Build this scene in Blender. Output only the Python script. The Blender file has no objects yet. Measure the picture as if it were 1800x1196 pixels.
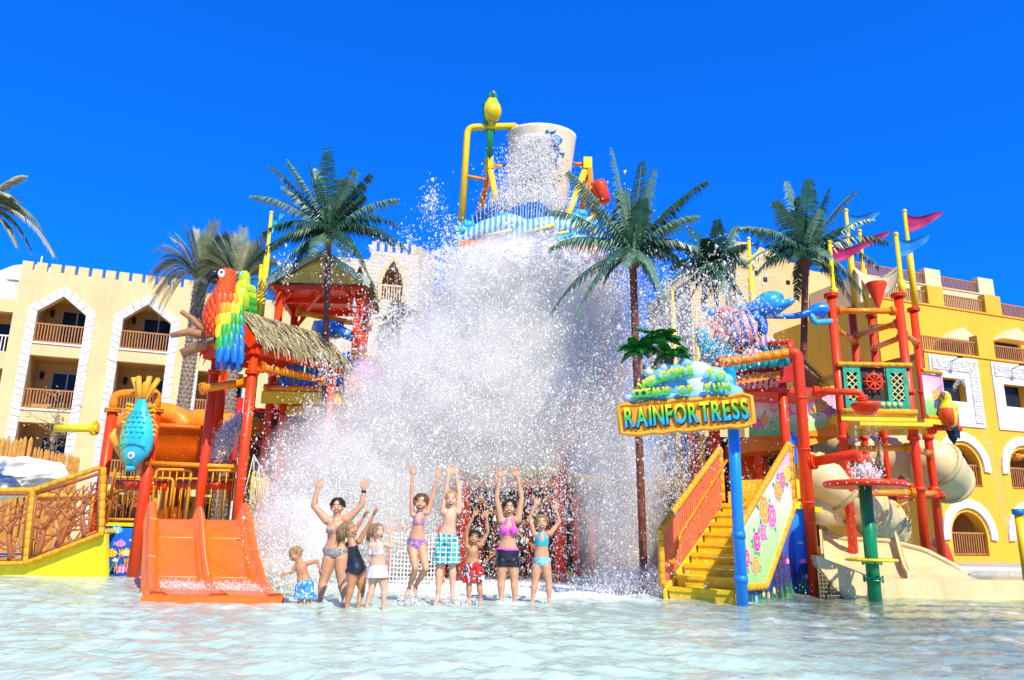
import bpy, math, random
import numpy as np
from mathutils import Vector as V, Matrix
from mathutils.geometry import tessellate_polygon
from math import sin, cos, pi, radians as R, atan2, sqrt
random.seed(7); rng = np.random.default_rng(7)
S = bpy.context.scene; COL = S.collection
# ------------------------------------------------------------------ camera, sky, sun, exposure
F = 1350.0; PITCH = R(14.2); ROLL = R(1.05)
CAM = V((0, 0, .9))
_r0 = V((1, 0, 0)); _u0 = V((0, -sin(PITCH), cos(PITCH))); FWD = V((0, cos(PITCH), sin(PITCH)))
RGT = _r0*cos(ROLL) + _u0*sin(ROLL); UPV = -_r0*sin(ROLL) + _u0*cos(ROLL)
cd = bpy.data.cameras.new('camera'); cam = bpy.data.objects.new('camera', cd); COL.objects.link(cam)
cd.sensor_width = 36; cd.lens = 36*F/1800; cd.clip_end = 2000; cd.clip_start = .05
cam.matrix_world = Matrix(((RGT.x, UPV.x, -FWD.x, CAM.x), (RGT.y, UPV.y, -FWD.y, CAM.y), (RGT.z, UPV.z, -FWD.z, CAM.z), (0, 0, 0, 1)))
S.camera = cam
SUN_EL = R(47); SUN_AZ = R(153)          # clockwise from +Y: behind the camera, to the right
w = bpy.data.worlds.new('World'); S.world = w; w.use_nodes = True
nt = w.node_tree; bg = nt.nodes['Background']
sk = nt.nodes.new('ShaderNodeTexSky'); sk.sky_type = 'NISHITA'; sk.sun_disc = False
sk.sun_elevation = SUN_EL; sk.sun_rotation = SUN_AZ; sk.air_density = 1.0; sk.dust_density = .15; sk.ozone_density = 3.0
mx = nt.nodes.new('ShaderNodeMix'); mx.data_type = 'RGBA'; mx.blend_type = 'MULTIPLY'; mx.inputs[0].default_value = 1
ga = nt.nodes.new('ShaderNodeGamma'); ga.inputs[1].default_value = .65; nt.links.new(sk.outputs[0], ga.inputs[0]); nt.links.new(ga.outputs[0], mx.inputs[6]); mx.inputs[7].default_value = (.03, .86, 3.15, 1)
nt.links.new(mx.outputs[2], bg.inputs[0]); bg.inputs[1].default_value = .108
sd = bpy.data.lights.new('sun', 'SUN'); sd.energy = 4.9; sd.angle = R(.5); sd.color = (1, .92, .73)
so = bpy.data.objects.new('sun', sd); COL.objects.link(so)
SUNV = V((sin(SUN_AZ)*cos(SUN_EL), cos(SUN_AZ)*cos(SUN_EL), sin(SUN_EL)))
so.rotation_euler = SUNV.to_track_quat('Z', 'Y').to_euler(); so.location = (20, -20, 30)
S.view_settings.view_transform = 'Standard'; S.view_settings.look = 'None'; S.view_settings.gamma = 1
S.view_settings.use_curve_mapping = False; S.view_settings.exposure = .45
S.cycles.max_bounces = 12; S.cycles.diffuse_bounces = 8; S.cycles.transparent_max_bounces = 24
S.cycles.volume_bounces = 8; S.cycles.volume_max_steps = 128

# ------------------------------------------------------------------ photo measurements -> places in the world
def ray(px, py): return FWD*F + RGT*(px-900) + UPV*(598-py)
def at(px, py, Y):
    d = ray(px, py); return CAM + d*((Y-CAM.y)/d.y)
def onz(px, py, z=0.):
    d = ray(px, py); return CAM + d*((z-CAM.z)/d.z)
def zof(x, Y, py):
    k = (598-py)/F; return CAM.z - (x*(UPV.x-k*FWD.x) + Y*(UPV.y-k*FWD.y))/(UPV.z-k*FWD.z)
def mpp(Y, py=700):                       # metres per photo pixel at distance Y
    d = ray(900, py); return (Y/d.y)

# ------------------------------------------------------------------ mesh builder
def perp(d):
    d = V(d).normalized(); a = V((0, 0, 1)) if abs(d.z) < .9 else V((1, 0, 0))
    u = d.cross(a).normalized(); return u, d.cross(u).normalized()
def lerp(a, b, t): return a + (b-a)*t
class MB:
    def __init__(s): s.v = []; s.f = []; s.m = []; s.s = []
    def add(s, vs, fs, mi=0, sm=False):
        o = len(s.v); s.v.extend([tuple(p) for p in vs])
        for f in fs: s.f.append(tuple(o+i for i in f)); s.m.append(mi); s.s.append(sm)
        return s
    def box(s, c, d, ax=None, mi=0):
        c = V(c); X, Yv, Z = ax or (V((1, 0, 0)), V((0, 1, 0)), V((0, 0, 1)))
        vs = [c + X*(d[0]/2*a) + Yv*(d[1]/2*b) + Z*(d[2]/2*e) for a in (-1, 1) for b in (-1, 1) for e in (-1, 1)]
        return s.add(vs, [(0, 1, 3, 2), (4, 6, 7, 5), (0, 4, 5, 1), (2, 3, 7, 6), (0, 2, 6, 4), (1, 5, 7, 3)], mi)
    def bar(s, a, b, w, h, up=(0, 0, 1), mi=0):
        a = V(a); b = V(b); d = b-a; L = d.length; d.normalize(); u = V(up)
        x = d.cross(u)
        if x.length < 1e-4: x = d.cross(V((1, 0, 0)))
        x.normalize(); z = x.cross(d)
        return s.box((a+b)/2, (w, L, h), (x, d, z), mi)
    def tube(s, pts, r, n=10, cap=True, mi=0, sm=True, closed=False):
        pts = [V(p) for p in pts]; k = len(pts)
        rr = r if isinstance(r, (list, tuple)) else [r]*k
        vs = []; u = None
        for i, p in enumerate(pts):
            if closed: d = pts[(i+1) % k] - pts[i-1]
            else: d = pts[min(i+1, k-1)] - pts[max(i-1, 0)]
            if d.length < 1e-9: d = V((0, 0, 1))
            d.normalize()
            if u is None: u, v = perp(d)
            else:
                u = u - d*u.dot(d)
                if u.length < 1e-6: u, v = perp(d)
                u.normalize(); v = d.cross(u)
            for j in range(n):
                a = 2*pi*j/n; vs.append(p + (u*cos(a) + v*sin(a))*rr[i])
        fs = [(i*n+j, i*n+(j+1) % n, (i+1)*n+(j+1) % n, (i+1)*n+j) for i in range(k-1) for j in range(n)]
        if closed: fs += [((k-1)*n+j, (k-1)*n+(j+1) % n, (j+1) % n, j) for j in range(n)]
        s.add(vs, fs, mi, sm)
        if cap and not closed:
            o = len(s.v)-k*n
            s.f += [tuple(o+j for j in reversed(range(n))), tuple(o+(k-1)*n+j for j in range(n))]; s.m += [mi]*2; s.s += [False]*2
        return s
    def cyl(s, a, b, r, n=12, mi=0, r2=None): return s.tube([a, b], [r, r if r2 is None else r2], n, True, mi)
    def ell(s, c, r, ax=None, nu=12, nv=8, mi=0):
        c = V(c); r = (r, r, r) if not hasattr(r, '__len__') else r
        X, Yv, Z = ax or (V((1, 0, 0)), V((0, 1, 0)), V((0, 0, 1)))
        vs = [c - Z*r[2]]
        for i in range(1, nv):
            t = -pi/2 + pi*i/nv
            for j in range(nu):
                a = 2*pi*j/nu; vs.append(c + X*(r[0]*cos(t)*cos(a)) + Yv*(r[1]*cos(t)*sin(a)) + Z*(r[2]*sin(t)))
        vs.append(c + Z*r[2]); N = len(vs)-1
        fs = [(0, 1+(j+1) % nu, 1+j) for j in range(nu)]
        for i in range(nv-2):
            for j in range(nu): a = 1+i*nu; fs.append((a+j, a+(j+1) % nu, a+nu+(j+1) % nu, a+nu+j))
        a = 1+(nv-2)*nu; fs += [(a+j, a+(j+1) % nu, N) for j in range(nu)]
        return s.add(vs, fs, mi, True)
    def lathe(s, prof, c, ax=None, n=16, mi=0, sm=True):
        c = V(c); X, Yv, Z = ax or (V((1, 0, 0)), V((0, 1, 0)), V((0, 0, 1)))
        vs = [c + (X*cos(2*pi*j/n) + Yv*sin(2*pi*j/n))*r + Z*z for r, z in prof for j in range(n)]
        fs = [(i*n+j, i*n+(j+1) % n, (i+1)*n+(j+1) % n, (i+1)*n+j) for i in range(len(prof)-1) for j in range(n)]
        return s.add(vs, fs, mi, sm)
    def prism(s, poly, d, mi=0, holes=()):     # poly: 3-D points, extruded along d
        loops = [[V(p) for p in poly]] + [[V(p) for p in h] for h in holes]; d = V(d)
        fl = [p for l in loops for p in l]; N = len(fl)
        tr = tessellate_polygon(loops)
        s.add(fl + [p+d for p in fl], [tuple(t) for t in tr] + [tuple(N+i for i in reversed(t)) for t in tr], mi)
        o = 0
        for l in loops:
            n = len(l); q = [(o+i, o+(i+1) % n, N+o+(i+1) % n, N+o+i) for i in range(n)]
            base = len(s.v)-2*N
            for f in q: s.f.append(tuple(base+i for i in f)); s.m.append(mi); s.s.append(False)
            o += n
        return s
    def grid(s, P, mi=0, sm=True, thick=None):  # P: rows of points
        a = len(P); b = len(P[0]); vs = [p for r in P for p in r]
        fs = [(i*b+j, i*b+j+1, (i+1)*b+j+1, (i+1)*b+j) for i in range(a-1) for j in range(b-1)]
        if thick is not None:
            t = V(thick); N = a*b; vs = vs + [V(p)+t for p in vs]; fs += [tuple(N+i for i in reversed(f)) for f in fs]
            E = [(j, j+1) for j in range(b-1)] + [((a-1)*b+j+1, (a-1)*b+j) for j in range(b-1)] + [((i+1)*b, i*b) for i in range(a-1)] + [(i*b+b-1, (i+1)*b+b-1) for i in range(a-1)]
            fs += [(p, q, N+q, N+p) for p, q in E]
        return s.add(vs, fs, mi, sm)
    def mesh(s, name, mats, org=(0, 0, 0)):
        me = bpy.data.meshes.new(name); o = V(org)
        me.from_pydata([(p[0]-o.x, p[1]-o.y, p[2]-o.z) for p in s.v], [], s.f)
        for m in (mats if isinstance(mats, (list, tuple)) else [mats]): me.materials.append(m)
        me.polygons.foreach_set('material_index', s.m); me.polygons.foreach_set('use_smooth', s.s); me.update(); return me
    def build(s, name, mats, parent=None, label=None, cat=None, group=None, kind=None):
        org = V((0, 0, 0)); p = parent
        while p is not None: org += p.location; p = p.parent
        if parent is None and s.v:
            a = np.array(s.v); org = V(((a[:, 0].min()+a[:, 0].max())/2, (a[:, 1].min()+a[:, 1].max())/2, a[:, 2].min()))
            if kind in ('structure',): org = V((0, 0, 0))
        o = bpy.data.objects.new(name, s.mesh(name, mats, org)); COL.objects.link(o)
        if parent is not None: o.parent = parent
        else: o.location = org
        return tag(o, label, cat, group, kind)
def tag(o, label=None, cat=None, group=None, kind=None):
    if label: o['label'] = label
    if cat: o['category'] = cat
    if group: o['group'] = group
    if kind: o['kind'] = kind
    return o
def thing(name, loc, label, cat, group=None):
    o = bpy.data.objects.new(name, None); o.location = loc; o.empty_display_size = .2; COL.objects.link(o)
    return tag(o, label, cat, group)
def copy_tree(o, parent=None):
    c = o.copy(); COL.objects.link(c)
    if parent is not None: c.parent = parent
    for ch in list(o.children): copy_tree(ch, c)
    return c
def fillet(pts, rad, n=5):
    pts = [V(p) for p in pts]; out = [pts[0]]
    for i in range(1, len(pts)-1):
        a = pts[i-1]-pts[i]; b = pts[i+1]-pts[i]; k = min(rad, a.length*.45, b.length*.45)
        p0 = pts[i]+a.normalized()*k; p2 = pts[i]+b.normalized()*k
        for j in range(n+1):
            t = j/n; out.append(p0*(1-t)**2 + pts[i]*2*t*(1-t) + p2*t*t)
    return out + [pts[-1]]
def bez(pts, n=16):                         # Catmull-Rom through points
    pts = [V(p) for p in pts]; q = [pts[0]*2-pts[1]] + pts + [pts[-1]*2-pts[-2]]; out = []
    k = max(2, n//(len(pts)-1))
    for i in range(1, len(q)-2):
        for j in range(k):
            t = j/k; a, b, c, d = q[i-1:i+3]
            out.append(.5*((2*b) + (c-a)*t + (2*a-5*b+4*c-d)*t*t + (3*b-a-3*c+d)*t**3))
    return out + [pts[-1]]

# ------------------------------------------------------------------ materials
MATS = {}
def mat(name, col, rough=.45, var=.06, scale=4., bump=0., bscale=40., metal=0., coat=0., fn=None, spec=.3, sub=0., streak=.09):
    if name in MATS: return MATS[name]
    m = bpy.data.materials.new(name); m.use_nodes = True; t = m.node_tree; N = t.nodes; L = t.links; b = N['Principled BSDF']
    b.inputs['Roughness'].default_value = rough; b.inputs['Metallic'].default_value = metal
    b.inputs['Coat Weight'].default_value = coat*.4; b.inputs['Specular IOR Level'].default_value = spec
    if sub: b.inputs['Subsurface Weight'].default_value = sub; b.inputs['Subsurface Scale'].default_value = .02
    tc = N.new('ShaderNodeTexCoord'); nz = N.new('ShaderNodeTexNoise'); nz.inputs['Scale'].default_value = scale; nz.inputs['Detail'].default_value = 6
    nz.inputs['Roughness'].default_value = .65
    L.new(tc.outputs['Object'], nz.inputs['Vector'])
    mr = N.new('ShaderNodeMapRange'); mr.inputs[1].default_value = .3; mr.inputs[2].default_value = .7; mr.inputs[3].default_value = 1-var*1.6; mr.inputs[4].default_value = 1+var
    L.new(nz.outputs['Fac'], mr.inputs[0])
    base = N.new('ShaderNodeRGB'); base.outputs[0].default_value = (*col, 1); src = base.outputs[0]
    if fn: src = fn(t, tc, src) or src
    mu = N.new('ShaderNodeVectorMath'); mu.operation = 'SCALE'; L.new(src, mu.inputs[0]); L.new(mr.outputs[0], mu.inputs['Scale'])
    o_ = mu.outputs[0]
    if streak:                              # faint vertical run marks and sun fading
        mpn = N.new('ShaderNodeMapping'); mpn.inputs['Scale'].default_value = (1, 1, .12); L.new(tc.outputs['Object'], mpn.inputs[0])
        n3 = N.new('ShaderNodeTexNoise'); n3.inputs['Scale'].default_value = max(3., scale*1.5); n3.inputs['Detail'].default_value = 8; n3.inputs['Roughness'].default_value = .75; L.new(mpn.outputs[0], n3.inputs['Vector'])
        m3 = N.new('ShaderNodeMapRange'); m3.inputs[1].default_value = .38; m3.inputs[2].default_value = .58; m3.inputs[3].default_value = 1-streak*1.6; m3.inputs[4].default_value = 1+streak*.3; L.new(n3.outputs['Fac'], m3.inputs[0])
        mu2 = N.new('ShaderNodeVectorMath'); mu2.operation = 'SCALE'; L.new(o_, mu2.inputs[0]); L.new(m3.outputs[0], mu2.inputs['Scale']); o_ = mu2.outputs[0]
    L.new(o_, b.inputs['Base Color'])
    rr = N.new('ShaderNodeMapRange'); rr.inputs[3].default_value = max(0, rough-.12); rr.inputs[4].default_value = min(1, rough+.15); L.new(nz.outputs['Fac'], rr.inputs[0]); L.new(rr.outputs[0], b.inputs['Roughness'])
    if bump:
        n2 = N.new('ShaderNodeTexNoise'); n2.inputs['Scale'].default_value = bscale; n2.inputs['Detail'].default_value = 4; L.new(tc.outputs['Object'], n2.inputs['Vector'])
        bp = N.new('ShaderNodeBump'); bp.inputs['Strength'].default_value = bump; bp.inputs['Distance'].default_value = .02
        L.new(n2.outputs['Fac'], bp.inputs['Height']); L.new(bp.outputs[0], b.inputs['Normal'])
    MATS[name] = m; return m
def ramp(t, fac, stops, interp='LINEAR'):
    r = t.nodes.new('ShaderNodeValToRGB'); r.color_ramp.interpolation = interp; e = r.color_ramp.elements
    while len(e) < len(stops): e.new(.5)
    for i, (p, c) in enumerate(stops): e[i].position = p; e[i].color = (*c, 1)
    t.links.new(fac, r.inputs[0]); return r.outputs[0]
def zgrad(z0, z1, stops, coord='Object', axis='Z'):
    def fn(t, tc, src):
        sx = t.nodes.new('ShaderNodeSeparateXYZ'); t.links.new(tc.outputs[coord], sx.inputs[0])
        m = t.nodes.new('ShaderNodeMapRange'); m.inputs[1].default_value = z0; m.inputs[2].default_value = z1; t.links.new(sx.outputs[axis], m.inputs[0])
        return ramp(t, m.outputs[0], stops)
    return fn
RED = mat('red_paint', (.82, .05, .003), .4, .07, 5, .06, 20, coat=.3)
DRED = mat('crimson_paint', (.55, .02, .012), .4, .08, 5, .06, 20)
ORANGE = mat('orange_paint', (.88, .26, .004), .38, .08, 4, .06, 20, coat=.3)
DORANGE = mat('deep_orange_paint', (.84, .13, .004), .36, .08, 4, .05, 20, coat=.3)
YEL = mat('yellow_paint', (.88, .60, .012), .38, .06, 4, .06, 20, coat=.2)
AMBER = mat('amber_rope', (.82, .36, .015), .6, .14, 9, .3, 60)
BLUE = mat('blue_paint', (.012, .22, .72), .35, .07, 5, .05, 20, coat=.3)
SKYB = mat('light_blue_paint', (.06, .42, .78), .4, .1, 5, .05, 20, coat=.3)
GREEN = mat('green_paint', (.008, .24, .075), .3, .08, 5, .08, 20, coat=.4)
CREAM = mat('cream_fibreglass', (.72, .58, .27), .32, .06, 2, .05, 14, coat=.3)
WHITE = mat('white_plaster', (.78, .76, .72), .7, .07, 3, .25, 30)
STONEW = mat('white_stone', (.72, .68, .60), .85, .16, 5, .6, 18)
METAL = mat('galvanised_steel', (.42, .43, .44), .4, .1, 5, metal=.8)
DARK = mat('dark_glass', (.02, .025, .03), .25, .2, 2, spec=.15)
BLACK = mat('black_paint', (.012, .012, .014), .35, .1, 4)
WOODR = mat('railing_wood', (.46, .20, .06), .55, .18, 6, .2, 30)
# ------------------------------------------------------------------ ground and water
GROUND = mat('sandy_paving', (.50, .42, .31), .85, .14, .6, .3, 12)
g = MB(); 
g.add([(-400, 21, .1), (400, 21, .1), (400, 900, .1), (-400, 900, .1), (-400, 21, -.6), (400, 21, -.6)], [(0, 1, 2, 3), (4, 5, 1, 0)])
g.build('ground', GROUND, kind='structure')
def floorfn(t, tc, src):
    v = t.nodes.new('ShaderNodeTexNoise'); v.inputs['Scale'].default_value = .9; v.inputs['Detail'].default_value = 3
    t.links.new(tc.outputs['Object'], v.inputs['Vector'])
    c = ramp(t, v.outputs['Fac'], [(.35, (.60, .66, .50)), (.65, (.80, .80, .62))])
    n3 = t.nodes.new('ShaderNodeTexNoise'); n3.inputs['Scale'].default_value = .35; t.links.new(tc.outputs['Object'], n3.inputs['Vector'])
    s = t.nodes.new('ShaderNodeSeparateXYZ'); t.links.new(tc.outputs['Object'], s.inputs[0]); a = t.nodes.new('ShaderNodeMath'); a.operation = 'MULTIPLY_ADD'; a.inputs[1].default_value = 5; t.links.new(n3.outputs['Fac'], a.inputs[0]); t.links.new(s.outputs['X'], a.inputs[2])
    m = t.nodes.new('ShaderNodeMapRange'); m.inputs[1].default_value = 4.2; m.inputs[2].default_value = 6.5; t.links.new(a.outputs[0], m.inputs[0]); x = t.nodes.new('ShaderNodeMix'); x.data_type = 'RGBA'; t.links.new(m.outputs[0], x.inputs[0]); t.links.new(c, x.inputs[6]); x.inputs[7].default_value = (.20, .30, .34, 1); return x.outputs[2]  # floor colour darkened to the right, standing in for shade and dark reflections
PF = mat('pool_floor_paint_and_shade', (.6, .75, .7), .8, .04, 2, fn=floorfn)
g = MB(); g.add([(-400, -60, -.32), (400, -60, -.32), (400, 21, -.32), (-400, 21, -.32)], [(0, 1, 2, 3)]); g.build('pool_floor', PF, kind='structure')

def water_material():
    m = bpy.data.materials.new('pool_water'); m.use_nodes = True; t = m.node_tree; N = t.nodes; L = t.links
    out = N['Material Output']; N.remove(N['Principled BSDF'])
    tc = N.new('ShaderNodeNewGeometry'); pos = tc.outputs['Position']
    b = N.new('ShaderNodeBump'); b.inputs['Strength'].default_value = .75; b.inputs['Distance'].default_value = .03
    n1 = N.new('ShaderNodeTexNoise'); n1.inputs['Scale'].default_value = 8.5; n1.inputs['Detail'].default_value = 5; n1.inputs['Distortion'].default_value = .7; L.new(pos, n1.inputs['Vector']); L.new(n1.outputs['Fac'], b.inputs['Height'])
    tr = N.new('ShaderNodeBsdfTransparent'); tr.inputs[0].default_value = (.90, .985, .93, 1)
    df = N.new('ShaderNodeBsdfDiffuse'); df.inputs[0].default_value = (.62, .83, .70, 1); L.new(b.outputs[0], df.inputs['Normal'])
    gl = N.new('ShaderNodeBsdfGlossy'); gl.inputs['Roughness'].default_value = .04; L.new(b.outputs[0], gl.inputs['Normal'])
    fr = N.new('ShaderNodeFresnel'); fr.inputs[0].default_value = 1.33; L.new(b.outputs[0], fr.inputs['Normal'])
    # aeration / foam: distance from the splash foot, broken by noise
    vd = N.new('ShaderNodeVectorMath'); vd.operation = 'DISTANCE'; vd.inputs[1].default_value = (.4, 15.0, 0); L.new(pos, vd.inputs[0])
    mr = N.new('ShaderNodeMapRange'); mr.inputs[1].default_value = .8; mr.inputs[2].default_value = 4.6; mr.inputs[3].default_value = 1.05; mr.inputs[4].default_value = -.05; L.new(vd.outputs['Value'], mr.inputs[0])
    n2 = N.new('ShaderNodeTexNoise'); n2.inputs['Scale'].default_value = 1.6; n2.inputs['Detail'].default_value = 9; n2.inputs['Roughness'].default_value = .72; L.new(pos, n2.inputs['Vector'])
    ad = N.new('ShaderNodeMath'); ad.operation = 'ADD'; L.new(mr.outputs[0], ad.inputs[0])
    n2m = N.new('ShaderNodeMapRange'); n2m.inputs[1].default_value = .3; n2m.inputs[2].default_value = .7; n2m.inputs[3].default_value = -.55; n2m.inputs[4].default_value = .45; L.new(n2.outputs['Fac'], n2m.inputs[0]); L.new(n2m.outputs[0], ad.inputs[1])
    cl = N.new('ShaderNodeClamp'); L.new(ad.outputs[0], cl.inputs[0])
    foam = N.new('ShaderNodeBsdfDiffuse'); foam.inputs[0].default_value = (.86, .92, .92, 1); L.new(b.outputs[0], foam.inputs['Normal'])
    sx = N.new('ShaderNodeSeparateXYZ'); L.new(pos, sx.inputs[0]); mk = N.new('ShaderNodeMapRange'); mk.inputs[1].default_value = .5; mk.inputs[2].default_value = 4.5; mk.inputs[3].default_value = .58; mk.inputs[4].default_value = .12; L.new(sx.outputs['X'], mk.inputs[0])  # less milky to the right, in place of the darker reflections there
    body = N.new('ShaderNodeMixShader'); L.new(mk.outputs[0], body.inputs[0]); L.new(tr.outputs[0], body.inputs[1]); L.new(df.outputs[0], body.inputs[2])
    fm = N.new('ShaderNodeMath'); fm.operation = 'MULTIPLY'; fm.inputs[1].default_value = .95; L.new(fr.outputs[0], fm.inputs[0])
    w1 = N.new('ShaderNodeMixShader'); L.new(fm.outputs[0], w1.inputs[0]); L.new(body.outputs[0], w1.inputs[1]); L.new(gl.outputs[0], w1.inputs[2])
    w2 = N.new('ShaderNodeMixShader'); L.new(cl.outputs[0], w2.inputs[0]); L.new(w1.outputs[0], w2.inputs[1]); L.new(foam.outputs[0], w2.inputs[2])
    L.new(w2.outputs[0], out.inputs['Surface']); return m
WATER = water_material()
def wave(x, y):
    z = np.zeros_like(x); r = np.random.default_rng(3)
    for i in range(46):
        wl = .10*(9)**r.random(); a = r.normal(1.35, .75); k = 2*pi/wl; ph = r.random()*6.28
        amp = .0060*wl**1.0
        s = np.sin(k*(x*np.cos(a)+y*np.sin(a)) + ph + 1.3*np.sin(x*.9+i) + 1.1*np.cos(y*.8-i))
        z += amp*(s + .35*s*s)
    return z
NR, NC = 430, 400
ys = 2.5*(26/2.5)**(np.arange(NR)/(NR-1)); us = np.linspace(-1.25, 1.25, NC)
YY, UU = np.meshgrid(ys, us, indexing='ij'); XX = UU*(YY*.62+2.0)
ZZ = wave(XX, YY); ZZ -= ZZ.mean(); ZZ *= np.clip(2.2-YY/14, .6, 1)
co = np.stack([XX, YY, ZZ], -1).reshape(-1, 3)
ii = (np.arange(NR-1)[:, None]*NC + np.arange(NC-1)[None]).reshape(-1); qf = np.stack([ii, ii+1, ii+NC+1, ii+NC], -1)
def np_mesh(name, co, faces, k):
    me = bpy.data.meshes.new(name); me.vertices.add(len(co)); me.vertices.foreach_set('co', co.astype(np.float32).ravel())
    n = len(faces); me.loops.add(n*k); me.loops.foreach_set('vertex_index', faces.astype(np.int32).ravel())
    me.polygons.add(n); me.polygons.foreach_set('loop_start', np.arange(0, n*k, k, dtype=np.int32)); me.update(calc_edges=True); return me
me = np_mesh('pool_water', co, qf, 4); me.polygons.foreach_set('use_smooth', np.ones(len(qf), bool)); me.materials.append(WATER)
wo = bpy.data.objects.new('pool_water', me); COL.objects.link(wo); wo['kind'] = 'structure'

# ------------------------------------------------------------------ buildings
class Fr:                                   # a facade frame: u along it, w inwards, z up
    def __init__(s, o, th):
        s.o = V((o[0], o[1], 0)); s.d = V((cos(th), sin(th), 0)); s.n = V((-sin(th), cos(th), 0)); s.z = V((0, 0, 1))
    def P(s, u, w, z): return s.o + s.d*u + s.n*w + s.z*z
    def hit(s, px, py, w=0.):
        d = ray(px, py); q = s.o + s.n*w; t = (q-CAM).dot(s.n)/d.dot(s.n); p = CAM+d*t; return ((p-s.o).dot(s.d), p.z)
    def box(s, mb, u0, u1, w0, w1, z0, z1, mi=0):
        mb.box(s.P((u0+u1)/2, (w0+w1)/2, (z0+z1)/2), (abs(u1-u0), abs(w1-w0), abs(z1-z0)), (s.d, s.n, s.z), mi)
def plas(name, c): return mat(name, c, .8, .06, .5, .12, 25, streak=.035)
YL = plas('pale_yellow_plaster', (.70, .52, .25)); YR = plas('strong_yellow_plaster', (.82, .44, .035)); CRM = plas('cream_plaster', (.76, .60, .33))
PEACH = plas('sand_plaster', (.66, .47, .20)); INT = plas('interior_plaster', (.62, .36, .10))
def railing(fr, u0, u1, w, z0, z1, parent, m=None, sp=.13, name='railing'):
    mb = MB(); fr.box(mb, u0, u1, w-.035, w+.035, z1-.07, z1); fr.box(mb, u0, u1, w-.03, w+.03, z0+.06, z0+.12)
    n = max(2, int(abs(u1-u0)/sp))
    for i in range(n+1):
        u = lerp(u0, u1, i/n); fr.box(mb, u-.024, u+.024, w-.024, w+.024, z0+.12, z1-.07)
    return mb.build(name, m or WOODR, parent)
def wall_holes(fr, outer, holes, th, parent, m, w0=0., name='wall'):
    mb = MB(); mb.prism([fr.P(u, w0, z) for u, z in outer], fr.n*th, holes=[[fr.P(u, w0, z) for u, z in h] for h in holes]); return mb.build(name, m, parent)
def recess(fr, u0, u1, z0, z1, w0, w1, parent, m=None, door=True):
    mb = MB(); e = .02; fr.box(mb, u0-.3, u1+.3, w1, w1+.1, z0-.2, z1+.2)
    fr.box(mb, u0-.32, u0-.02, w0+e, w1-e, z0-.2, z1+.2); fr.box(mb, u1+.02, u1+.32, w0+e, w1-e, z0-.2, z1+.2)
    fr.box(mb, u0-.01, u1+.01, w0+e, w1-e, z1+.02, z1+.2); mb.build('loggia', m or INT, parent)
    if door:
        W = (u1-u0); a = u0+W*.34; b = u1-W*.02; zt = z0+2.15
        if zt < z1-.1:
            d = MB(); fr.box(d, a, b, w1-.06, w1-.01, z0+.05, zt); dd = d.build('balcony_door', METAL if False else BLACK, parent)
            for k in range(2):
                g = MB(); c0 = lerp(a, b, k/2)+.08; c1 = lerp(a, b, (k+1)/2)-.05; fr.box(g, c0, c1, w1-.075, w1-.062, z0+.15, zt-.1); g.build('pane', DARK, dd)
            fm = MB(); c = (a+b)/2
            for uu in (a, c, b): fr.box(fm, uu-.035, uu+.035, w1-.11, w1-.078, z0+.05, zt)
            fr.box(fm, a, b, w1-.11, w1-.078, zt-.03, zt+.04); fm.build('frame', mat('door_frame_grey', (.4, .4, .4), .5), dd)
            l = MB(); q = fr.P(u0+W*.12, w1-.14, z0+1.95); l.lathe([(.0, -.22), (.05, -.2), (.09, -.1), (.11, .1), (.12, .12), (.03, .22), (0, .24)], q, n=8); l.bar(q+V((0, 0, .1)), fr.P(u0+W*.12, w1, z0+2.05), .03, .03); l.build('wall_lantern', BLACK, parent)
def trim_path(fr, pts, wd, parent, w0=-.07, blk=.34, m=None, closed=False, name='stone_trim', jit=.02):
    mb = MB(); rs = random.Random(int(pts[0][0]*97)+5); single = blk < 1
    # pts: opening outline (u,z); wd: width outward (to the left of the direction of travel)
    P = [V((a, b)) for a, b in pts]; n = len(P); off = []
    for i in range(n):
        a = P[i]-P[i-1] if i else P[1]-P[0]; b = P[i+1]-P[i] if i < n-1 else P[-1]-P[-2]
        na = V((-a.y, a.x)).normalized(); nb = V((-b.y, b.x)).normalized(); q = (na+nb).normalized(); off.append(P[i]+q*wd/max(.5, q.dot(na)))
    for i in range(n-1):
        L = (P[i+1]-P[i]).length; k = max(1, int(round(L/blk)))
        for j in range(k):
            t0 = (j+.03)/k; t1 = (j+.97)/k; j0 = rs.uniform(0, jit); ww = -rs.uniform(0, .035)
            a = P[i].lerp(P[i+1], t0); b = P[i].lerp(P[i+1], t1); c = off[i].lerp(off[i+1], t1); d = off[i].lerp(off[i+1], t0)
            mb.prism([fr.P(p.x, w0+ww, p.y) for p in (a, b, c, d)], fr.n*(abs(w0)+.05))
            if single: mb.build('stone_block', m or STONEW, parent); mb = MB()
    return None if single else mb.build(name, m or STONEW, parent)

# left hotel wing
o = at(40, 458, 37); FL = Fr(o, R(20)); ztop = o.z
hotel = thing('hotel_building', FL.P(0, 0, 0), 'pale yellow hotel wing with battlements and pointed loggias at the left', 'building')
bays = []
for (la, ap, rb, ry) in (((66.7, 547), (113, 522), (151.8, 556), 566), ((217, 561), (260, 536), (301, 568), 579)):
    a = FL.hit(*la); b = FL.hit(*ap); c = FL.hit(*rb); rz = FL.hit(la[0], ry)[1]; bays.append((a[0], b[0], c[0], a[1], b[1], rz))
du = bays[1][0]-bays[0][0]; b1 = bays[1]; bays.append((b1[0]+du, b1[1]+du, b1[2]+du, b1[3]-3.3, b1[3]-3.29, b1[5]-3.35))
b1 = bays[2]; bays.append((b1[0]+du, b1[1]+du, b1[2]+du, b1[3], b1[4], b1[5])); b1 = bays[3]; bays.append((b1[0]+du, b1[1]+du, b1[2]+du, b1[3], b1[4], b1[5]))
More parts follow.
